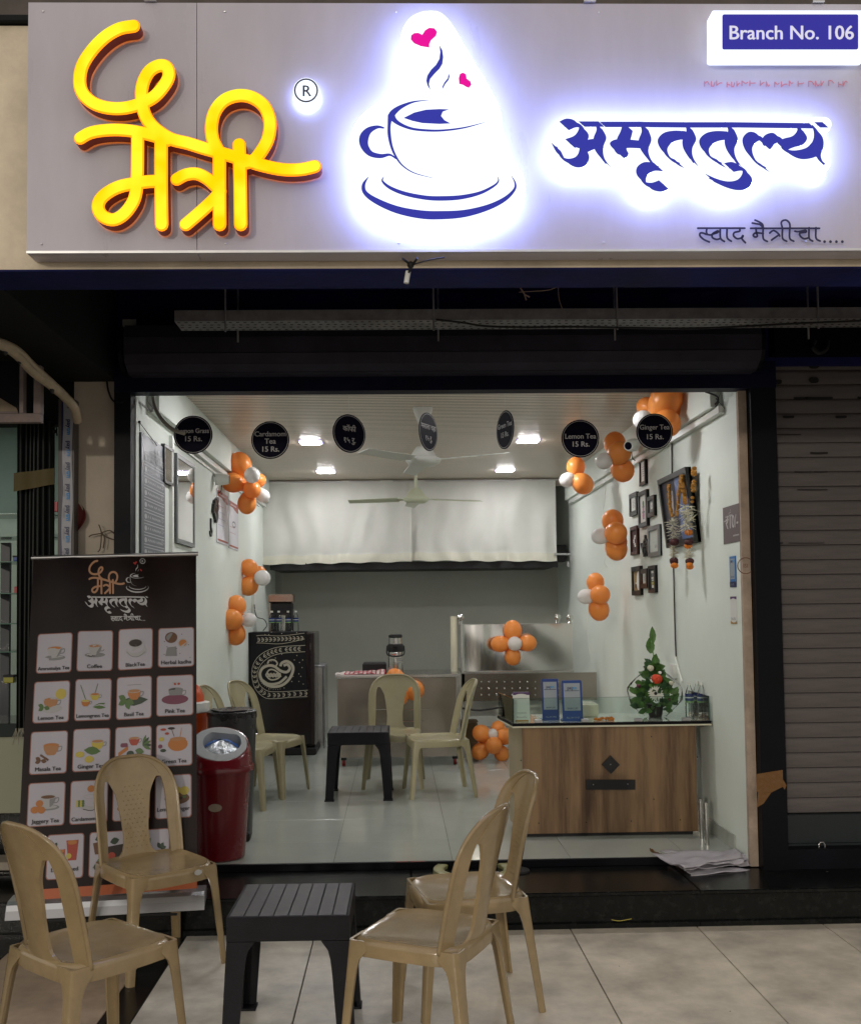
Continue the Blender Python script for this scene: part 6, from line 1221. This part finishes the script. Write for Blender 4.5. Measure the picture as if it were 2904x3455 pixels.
mo = [(.140*math.cos(R(a)), .140*math.sin(R(a))) for a in range(0, 360, 10)]; mi_ = [(.01+.098*math.cos(R(a)), .015+min(.075, .105*math.sin(R(a)))) for a in range(0, 360, 10)]
q = MB(); vs = [slant(x, y, .004) for x, y in mo]+[slant(x, y, .004) for x, y in mi_]+[slant(x, y, -.05) for x, y in mi_]+[slant(x, y, -.002) for x, y in mo]; n = 36
q.add(vs, [(j, (j+1) % n, n+(j+1) % n, n+j) for j in range(n)]+[(n+j, n+(j+1) % n, 2*n+(j+1) % n, 2*n+j) for j in range(n)]+[(j, (j+1) % n, 3*n+(j+1) % n, 3*n+j) for j in range(n)]); q.build('grey_mouth', M_grey, rb_, smooth=50)
def bagf(u, v, sc=1, up=0.0):
    an = 2*math.pi*u; r = .095*v*sc; x, y = .01+r*math.cos(an), .005+r*.8*math.sin(an); return slant(x, y, -.035+.035*(1-v*v)+up+.012*noise.noise((x*40, y*40, up)))
q = MB(); q.grid(40, 12, lambda u, v: bagf(u, v+.001)); q.build('silver_bag', M_bag, rb_, smooth=30)
q = MB(); q.grid(30, 6, lambda u, v: tuple(Vector(bagf(.05+u*.45, .55+.5*v, 1, .006)))); q.build('blue_wrapper', M_bluebag, rb_, smooth=30)
q = MB(); P = lambda x, y, h: (c.x+.002+math.sin(x/.15)*(.150+h), c.y-math.cos(x/.15)*(.150+h), ZF+ht*.60+y); q.prism(ell(.0, 0, .034, .02, 28), P, .003); q.build('oval_sticker', PM('sticker_tan', (.30, .24, .18), .5), rb_)
c2_ = at(772, 2838, Z=ZF); c2_.y += .12; kb = thing('dustbin', 'dark grey round dustbin lined with a black bag behind the red one', 'dustbin', (c2_.x, c2_.y, ZF), group='dustbins by the left wall')
hz = at(772, 2400, Y=c2_.y).z-ZF
q = MB(); q.lathe([(.105, 0), (.112, .01), (.138, hz*.98)], c2_, 36); q.build('body', PM('bin_charcoal', (.035, .038, .04), .3), kb, smooth=True)
q = MB()
def bagr(u, v): an = 2*math.pi*u; r = .142-.012*v+.006*noise.noise((math.cos(an)*4, math.sin(an)*4, v*4)); z = hz+.012-(.11*v) if v < .8 else hz+.012-.088-.02*(v-.8)/.2; return (c2_.x+(r if v > .05 else .11)*math.cos(an), c2_.y+(r if v > .05 else .11)*math.sin(an), ZF+z+.006*noise.noise((an*3, v*3, 2)))
q.grid(60, 10, bagr); q.grid(40, 6, lambda u, v: (c2_.x+.125*v*math.cos(6.2832*u), c2_.y+.125*v*math.sin(6.2832*u), ZF+hz+.012+.01*noise.noise((u*9, v*6, 1)))); q.build('black_bag', PM('bag_black', (.012, .012, .014), .22, bump=.8, bs=50), kb, smooth=40)
q = MB(); q.box((c2_.x-.06, c2_.y-.155, ZF), (c2_.x+.12, c2_.y-.1, ZF+.05), bev=.01); q.build('pedal_base', M_dark, kb)
c3_ = at(628, 2800, Z=ZF); c3_ = Vector((at(622, 2400, Y=.85).x, .85, ZF)); ob = thing('dustbin', 'orange dustbin with white collar mostly hidden behind the menu banner', 'dustbin', tuple(c3_), group='dustbins by the left wall')
k = scale_at(c3_+Vector((0, 0, .5))); zc = at(680, 2405, Y=.80).z-ZF; zt3 = at(680, 2372, Y=.80).z-ZF; rr = (705-622)/k
q = MB(); q.lathe([(rr*.75, 0), (rr*.92, zc)], c3_, 32); q.build('body', PM('bin_orange', (.55, .07, .01), .35), ob, smooth=True)
q = MB(); q.lathe([(rr*.93, zc), (rr, zc+.005), (rr*1.02, zt3), (rr*.8, zt3+.006)], c3_, 32); q.build('collar', M_wplas, ob, smooth=True)
q = MB(); q.lathe([(rr*.8, zt3), (rr*.78, zt3+.04), (rr*.6, zt3+.09), (rr*.3, zt3+.12), (.01, zt3+.125)], c3_, 32); q.build('swing_lid', PM('bin_orange', (.55, .07, .01), .35), ob, smooth=True)
# ring and disc on the step
c = at(1598, 2934, Z=.18); q = MB(); 
for k in range(3): pass
n = 48; pr = [(.150, 0), (.148, .016), (.156, .022), (.19, .024), (.2, .018), (.202, 0)]; vs = [(c.x+r*math.cos(2*math.pi*j/n), c.y+r*math.sin(2*math.pi*j/n)*.95, .167+z) for r, z in pr for j in range(n)]
q.add(vs, [(k*n+j, k*n+(j+1) % n, (k+1)*n+(j+1) % n, (k+1)*n+j) for k in range(5) for j in range(n)]); tag(q.build('plastic_ring', PM('olive_plastic', (.30, .29, .13), .4), smooth=40), 'flat olive plastic ring lying on the black step behind the right chairs', 'ring')
c = at(1745, 2938, Z=.17); q = MB(); q.lathe([(.062, 0), (.06, .008), (.02, .010), (.018, .006)], (c.x, c.y, .167), 32); tag(q.build('round_lid', M_dark, smooth=True), 'round black lid lying on the step right of the olive ring', 'lid')
# reddish stickers on the threshold
for i, (x0, x1) in enumerate(((1335, 1375), (1383, 1433))):
    a, b = at(x0, 2908, Z=.2035), at(x1, 2908, Z=.2035); q = MB(); q.box((a.x, .072, .2017), (b.x, .092, .2025)); tag(q.build('floor_sticker', PM('sticker_red', (.16, .03, .015), .5)), 'small rust red sticker on the threshold, '+('the left one' if i == 0 else 'the right, wider one'), 'sticker')
# folded sack on the step
sk = thing('folded_sack', 'folded grey plastic sheet with brown scorched end lying on the step at right', 'plastic sheet', at(2380, 2930, Z=.17))
def SK(px, py, z): p = at(px, py, Z=z); return Vector((p.x, p.y, z))
M_sk = PM('sheet_grey', (.44, .42, .46), .5, var=.06, vs=6, bump=.25, bs=14); M_och = PM('sheet_brown', (.20, .09, .02), .35, col2=(.04, .02, .01), vs=30, bump=.6, bs=60)
LAY = [((2215, 2905), (2530, 2935), (2330, 2955), (2300, 2925), .170, .012), ((2205, 2888), (2538, 2905), (2540, 2915), (2310, 2935), .182, .014), ((2225, 2872), (2532, 2890), (2510, 2908), (2308, 2930), .200, .02), ((2200, 2886), (2480, 2868), (2505, 2893), (2308, 2928), .212, .018)]
for i, (A1, B1, C1, D1, z, amp) in enumerate(LAY):
    a, b, c_, d_ = [SK(*p_, z) for p_ in (A1, B1, C1, D1)]
    def f(u, v): p_ = (a*(1-u)+b*u)*(1-v)+(d_*(1-u)+c_*u)*v; return (p_.x+.012*noise.noise((u*5, v*3, i)), p_.y, max(.1685, z+amp*(noise.noise((u*4+i*3, v*3, i*2.1))+.25*noise.noise((u*14, v*9, i)))+(.035*max(0, u-.7)*(1-v) if i == 3 else 0)))
    q = MB(); q.grid(34, 12, f); o = q.build('fold', M_sk, sk, smooth=180); so_ = o.modifiers.new('s', 'SOLIDIFY'); so_.thickness = .003
a, b = SK(2198, 2884, .185), SK(2315, 2935, .172); q = MB(); q.grid(24, 6, lambda u, v: (a.x+(b.x-a.x)*u-.012*v+.006*noise.noise((u*9, v*3, 5)), a.y+(b.y-a.y)*u-.02*math.sin(v*3)*math.sin(u*3.1), .17+(.05*(1-u*.6))*v+.008*noise.noise((u*12, v*5, 1)))); q.build('brown_end', M_och, sk, smooth=40)
q = MB(); a = at(2060, 3105, Z=.02); q.tube([at(2062, 3104, Y=YS-.008), at(2090, 3108, Y=YS-.012), at(2130, 3101, Y=YS-.008)], .0015, smooth=4); tag(q.build('yellow_string', PM('string_yellow', (.5, .42, .08), .6), smooth=True), 'short yellow string lying along the foot of the black step', 'string')
# ================================================================== LEFT SIDE
M_shopw = PM('neighbour_wall', (.34, .42, .37), .5, var=.15, vs=2)
g = MB(); g.box((-5, 1.5, .1), (-1.59, 1.6, 3.08)); g.box((-5, .02, .1), (-4.9, 1.5, 3.08)); g.box((-1.60, .301, .1), (-1.59, 1.5, 2.70)); g.box((-5, .1, 2.75), (-1.6, 1.5, 2.85)); struct('neighbour_wall', g, M_shopw)
g = MB(); g.box((-5, .1, .1), (-1.60, 1.5, .18)); struct('neighbour_floor', g, M_granite)
g = MB(); g.box((-5, .02, 2.42), (-1.60, .1, 2.76)); struct('neighbour_lintel', g, M_beam)
a, b = at(75, 1377, Y=.9), at(190, 1390, Y=.9); lt = thing('tube_light', 'lit white tube light inside the neighbouring shop at left', 'tube light', ((a.x+b.x)/2, .9, a.z))
q = MB(); q.box((a.x-.9, .88, b.z), (b.x, .92, a.z), bev=.004); q.build('tube', EM('tube_glow', (.85, .92, .95), 1.1), lt); q = MB(); q.box((a.x-.9, .87, a.z), (b.x, .95, a.z+.02)); q.build('batten', M_wplas, lt)
ll = bpy.data.lights.new('tube_lamp', 'AREA'); ll.shape = 'RECTANGLE'; ll.size = 1.0; ll.size_y = .05; ll.energy = 13; ll.color = (.85, 1, .92); lo = bpy.data.objects.new('tube_lamp', ll); COL.objects.link(lo); lo.parent = lt; lo.location = (-.45, 0, -.02)
cab = thing('display_shelf', 'glass shelving with a few packets inside the neighbouring shop at far left', 'shelf', (at(30, 2200, Y=.95).x, .95, .2))
xs0, xs1 = at(-60, 2000, Y=.95).x, at(196, 2000, Y=.95).x
for py in (1740, 1815, 1898, 2002, 2102, 2195): z_ = at(60, py, Y=.95).z; q = MB(); q.box((xs0, .8, z_-.006), (xs1, 1.1, z_), bev=.001); q.build('glass_shelf', PM('shelf_green_glass', (.10, .22, .17), .15), cab)
q = MB(); q.box((at(4, 1700, Y=1.1).x, 1.1, .6), (at(34, 1700, Y=1.1).x, 1.13, 1.9)); q.build('dark_upright', PM('upright_slate', (.03, .035, .05), .4), cab)
for (px, py, w, h, col, nm, lab) in ((53, 1885, 14, 18, (.02, .08, .4), 'jar', 'tiny blue and yellow jar on the top left glass shelf'), (56, 1992, 12, 26, (.5, .02, .03), 'packet', 'tiny red packet on the left glass shelf'), (190, 1710, 10, 34, (.6, .03, .04), 'packet', 'red packet seen in the slit between hanging cover and wrapped post'), (30, 2292, 32, 26, (.35, .33, .02), 'tin', 'squat yellow and black tin on the counter of the neighbouring shop')):
    a = at(px, py+h/2, Y=.86); k = scale_at(a); q = MB(); q.box((a.x-w/2/k, .85, a.z), (a.x+w/2/k, .9, a.z+h/k), bev=.004)
    if nm != 'packet': q.box((a.x-w/2/k-.002, .848, a.z+h/k*.75), (a.x+w/2/k+.002, .902, a.z+h/k+.002), m=1)
    tag(q.build(nm, [PM('pack_%d' % px, col, .4), M_dark]), lab, nm)
nc_ = thing('shop_counter', 'pale front counter with dark glass top in the neighbouring shop at left', 'counter', (-2.4, .2, .2)); a = at(60, 2485, Y=.15); b = at(60, 2745, Y=.15)
q = MB(); q.box((-3.4, .15, b.z), (-1.66, .5, a.z), bev=.003); q.build('front_panel', PM('counter_sage', (.30, .31, .22), .5), nc_); q = MB(); q.box((-3.4, .13, a.z), (-1.66, .55, at(60, 2440, Y=.15).z), bev=.003); q.build('top', PM('counter_dark_glass', (.03, .04, .04), .1), nc_); q = MB(); q.box((-3.4, .17, .16), (-1.66, .5, b.z-.002)); q.build('plinth', M_granite, nc_)
g = MB(); a = at(60, 2915, Y=-.05); g.box((-4, -.06, a.z-.03), (-1.61, .1, a.z+.01), bev=.003); struct('neighbour_sill', g, PM('sill_stone', (.30, .26, .21), .5, var=.2))
# hanging black cover with frayed end
hx0_, hx1_ = at(58, 1800, Y=.0).x, at(180, 1800, Y=.0).x; hz1 = at(100, 1422, Y=.0).z; hz0 = at(60, 2470, Y=0).z
hc = thing('hanging_cover', 'long black ribbed cloth hanging at the neighbouring shop front with frayed lower edge', 'cloth', ((hx0_+hx1_)/2, 0, hz1))
q = MB(); q.grid(64, 30, lambda u, v: (hx0_+(hx1_-hx0_)*u, -.01+.012*math.sin(u*46)+.02*math.sin(u*7+v), hz1+(hz0-hz1)*v)); q.build('cloth', PM('cover_ribbed', (.006, .009, .008), .45), hc, smooth=180)
q = MB(); q.grid(40, 4, lambda u, v: (hx0_-.002+(hx1_-hx0_+.02)*u, -.045-.004*math.sin(u*10), at(100, 1600-16*u+62*v-8*u*v, Y=0).z)); q.build('yellow_reflection', PM('reflection_yellow', (.085, .06, .008), .6), hc, smooth=180)  # reflection of yellow light on the cover, painted as a dull band
q = MB(); random.seed(4)
for i in range(46): x_ = hx0_+(hx1_-hx0_)*random.random(); q.tube([(x_, -.02, hz0+.02), (x_+random.uniform(-.02, .02), -.03, hz0-random.uniform(.02, .07))], .0016, n=4)
tag(q.build('frayed_fringe', PM('fringe_pale', (.35, .33, .26), .8), hc), kind='stuff')
# wrapped post
px0, px1 = at(195, 1800, Y=-.1).x, at(249, 1800, Y=-.1).x
wp_ = thing('wrapped_post', 'narrow grey steel post wrapped with a white printed tape left of the pillar', 'post', ((px0+px1)/2, -.1, .2)); zt_ = at(220, 1345, Y=-.1).z
q = MB(); q.box((px0, -.1, .16), (px1, -.03, zt_), bev=.003); q.build('post', PM('post_taupe', (.09, .08, .075), .5), wp_)
q = MB(); P = onY(-.101); tp = [(209, 1348), (212, 1500), (210, 1650), (208, 1750), (206, 1885), (206, 2000)]; 
def tapef(u, v): y_ = 1348+540*v; w0 = 214-6*v+1.5*math.sin(v*14); w1 = 246-4*v+2.5*math.sin(v*11+1); return P(w0+(w1-w0)*u, y_, .0015+.0008*math.sin(v*30+u*3)*(.5+.5*u))
q.grid(6, 60, tapef); q.build('tape', PM('tape_white', (.34, .35, .40), .45), wp_, smooth=180)
q = MB(); q.add([P(208, 1348, .001), P(213.5, 1348, .001), P(208, 1888, .001), P(203, 1888, .001)], [(0, 1, 2, 3)]); q.build('tape_blue_edge', M_navyp, wp_)
q = MB()
for i in range(8):
    yc = 1368+72.5*i; xo = -6*(yc-1348)/540
    Pv = lambda x, y, h, xo=xo, yc=yc: P(234+xo-y, yc+x, .007+h)
    if i == 0: text(q, 'ytm', Pv, -4, 5, 19, 0, 0, bold=.6); continue
    text(q, 'pay', Pv, -11, 5, 21, 0, 0, wmax=30, bold=.7); text(q, 'tm', Pv, 16, 5, 21, .0006, 1, wmax=24, bold=.7)
    for k in range(2): ribbon(q, [(222+xo-4*k-P0, yc-18+0) for P0 in (0,)]+[(222+xo-4*k, yc+18)], .8, P, None, .006, 2, k=1, caps=False)
q.build('lettering', [M_navyp, PM('tape_cyan', (.0, .20, .5), .4), PM('tape_fine', (.22, .22, .26), .5)], wp_, fix=False)
# steel sign frame top-left
sf = thing('sign_box', 'rusty grey steel box frame projecting at upper left over the neighbouring shop', 'frame', at(70, 1400, Y=-.5)); M_sf = PM('frame_primer', (.22, .17, .16), .6, var=.25, vs=10)
def barpx(x0, y0, x1, y1, Y=-.5, d=.04, nm='bar'): a, b = at(x0, y0, Y=Y), at(x1, y1, Y=Y); q = MB(); q.box((a.x, Y, b.z), (b.x, Y+d, a.z), bev=.002); q.build(nm, M_sf, sf)
barpx(66, 1232, 78, 1394); barpx(114, 1232, 137, 1394, Y=-.501); barpx(-60, 1395, 136, 1424, Y=-.503); barpx(-60, 1388, 60, 1394, Y=-.49)
q = MB(); a, b = at(-60, 1170, Y=-.46), at(60, 1392, Y=-.46); q.box((a.x, -.455, b.z), (b.x, -.2, a.z)); q.build('box_panel', M_black, sf)
q = MB(); q.prism([(-40, 1318), (55, 1376), (62, 1390), (-40, 1390)], onY(-.456), .003); q.build('wood_strip', PM('old_wood', (.28, .22, .15), .7, var=.3, vs=8), sf)
q = MB(); 
for off, r in ((0, .022), (1, .019)):
    pts = [at(-30, 1150, Y=-1.15), at(20, 1166+6*off, Y=-1.0), at(62, 1190+12*off, Y=-.9), at(110, 1238+16*off, Y=-.72), at(165, 1288+8*off, Y=-.55), at(215, 1335+3*off, Y=-.38), at(250, 1375, Y=-.26), at(262, 1420, Y=-.18)]
    q.tube(pts, r, n=12, smooth=5, m=0)
for px, py, Y in ((18, 1170, -1.0), (176, 1302, -.52), (66, 1200, -.88)): c = at(px, py, Y=Y); q.ball(c, .03, 10, 6, m=1, sq=(.35, .9, 1.2))
tag(q.build('pipe_bundle', [M_pipe, M_wire], smooth=True), 'bundle of cream insulated pipes sloping down below the dark beam at upper left', 'pipes')
q = MB(); P = onY(-.03); q.grid(10, 16, lambda u, v: P(249+(44*math.sin(math.pi*min(1, v*1.05))**.8)*u, 1685+125*v, .004+.02*math.sin(u*5+v*4)*u)); tag(q.build('red_cloth', PM('cloth_dark_red', (.14, .02, .018), .8, var=.2), smooth=180), 'dark red cloth hanging from the wrapped post against the pillar', 'cloth')
q = MB(); Pt = lambda x, y: at(x, y, Y=-.05)
for pts in ([(333, 1770), (342, 1800), (338, 1850), (330, 1862)], [(342, 1795), (352, 1815), (348, 1850)], [(340, 1800), (310, 1805), (300, 1812)], [(342, 1798), (370, 1790), (390, 1805)], [(342, 1803), (372, 1818), (395, 1822)]): q.tube([Pt(*p_) for p_ in pts], .003, n=5, smooth=4)
tag(q.build('dry_twig', PM('twig', (.10, .075, .05), .8), smooth=True), 'dry twig decoration tied on the pillar above the menu banner', 'twig')
q = MB(); q.tube([at(360, 1282, Y=-.04), at(366, 1320, Y=-.05), at(380, 1350, Y=-.06), at(400, 1357, Y=-.07), at(416, 1356, Y=-.075)], .005, smooth=5); q.tube([at(398, 1280, Y=-.05), at(394, 1310, Y=-.06)], .012, n=10); q.ball(at(396, 1318, Y=-.06), .016, 10, 6); tag(q.build('plug_cable', M_wire, smooth=True), 'black cable with plug looping at the top of the pillar beside the post', 'cable')
q = MB(); q.tube([at(175, 1442, Y=-.02), at(190, 1437, Y=-.04)], .003); q.ball(at(184, 1456, Y=-.04), .01, 8, 5); q.tube([at(192, 1405, Y=.3), at(190, 1440, Y=.3), at(192, 1470, Y=.3)], .004); tag(q.build('wire_hook', M_wire), 'small black hook and wire beside the wrapped post', 'hook')
S.cycles.transparent_max_bounces = 32
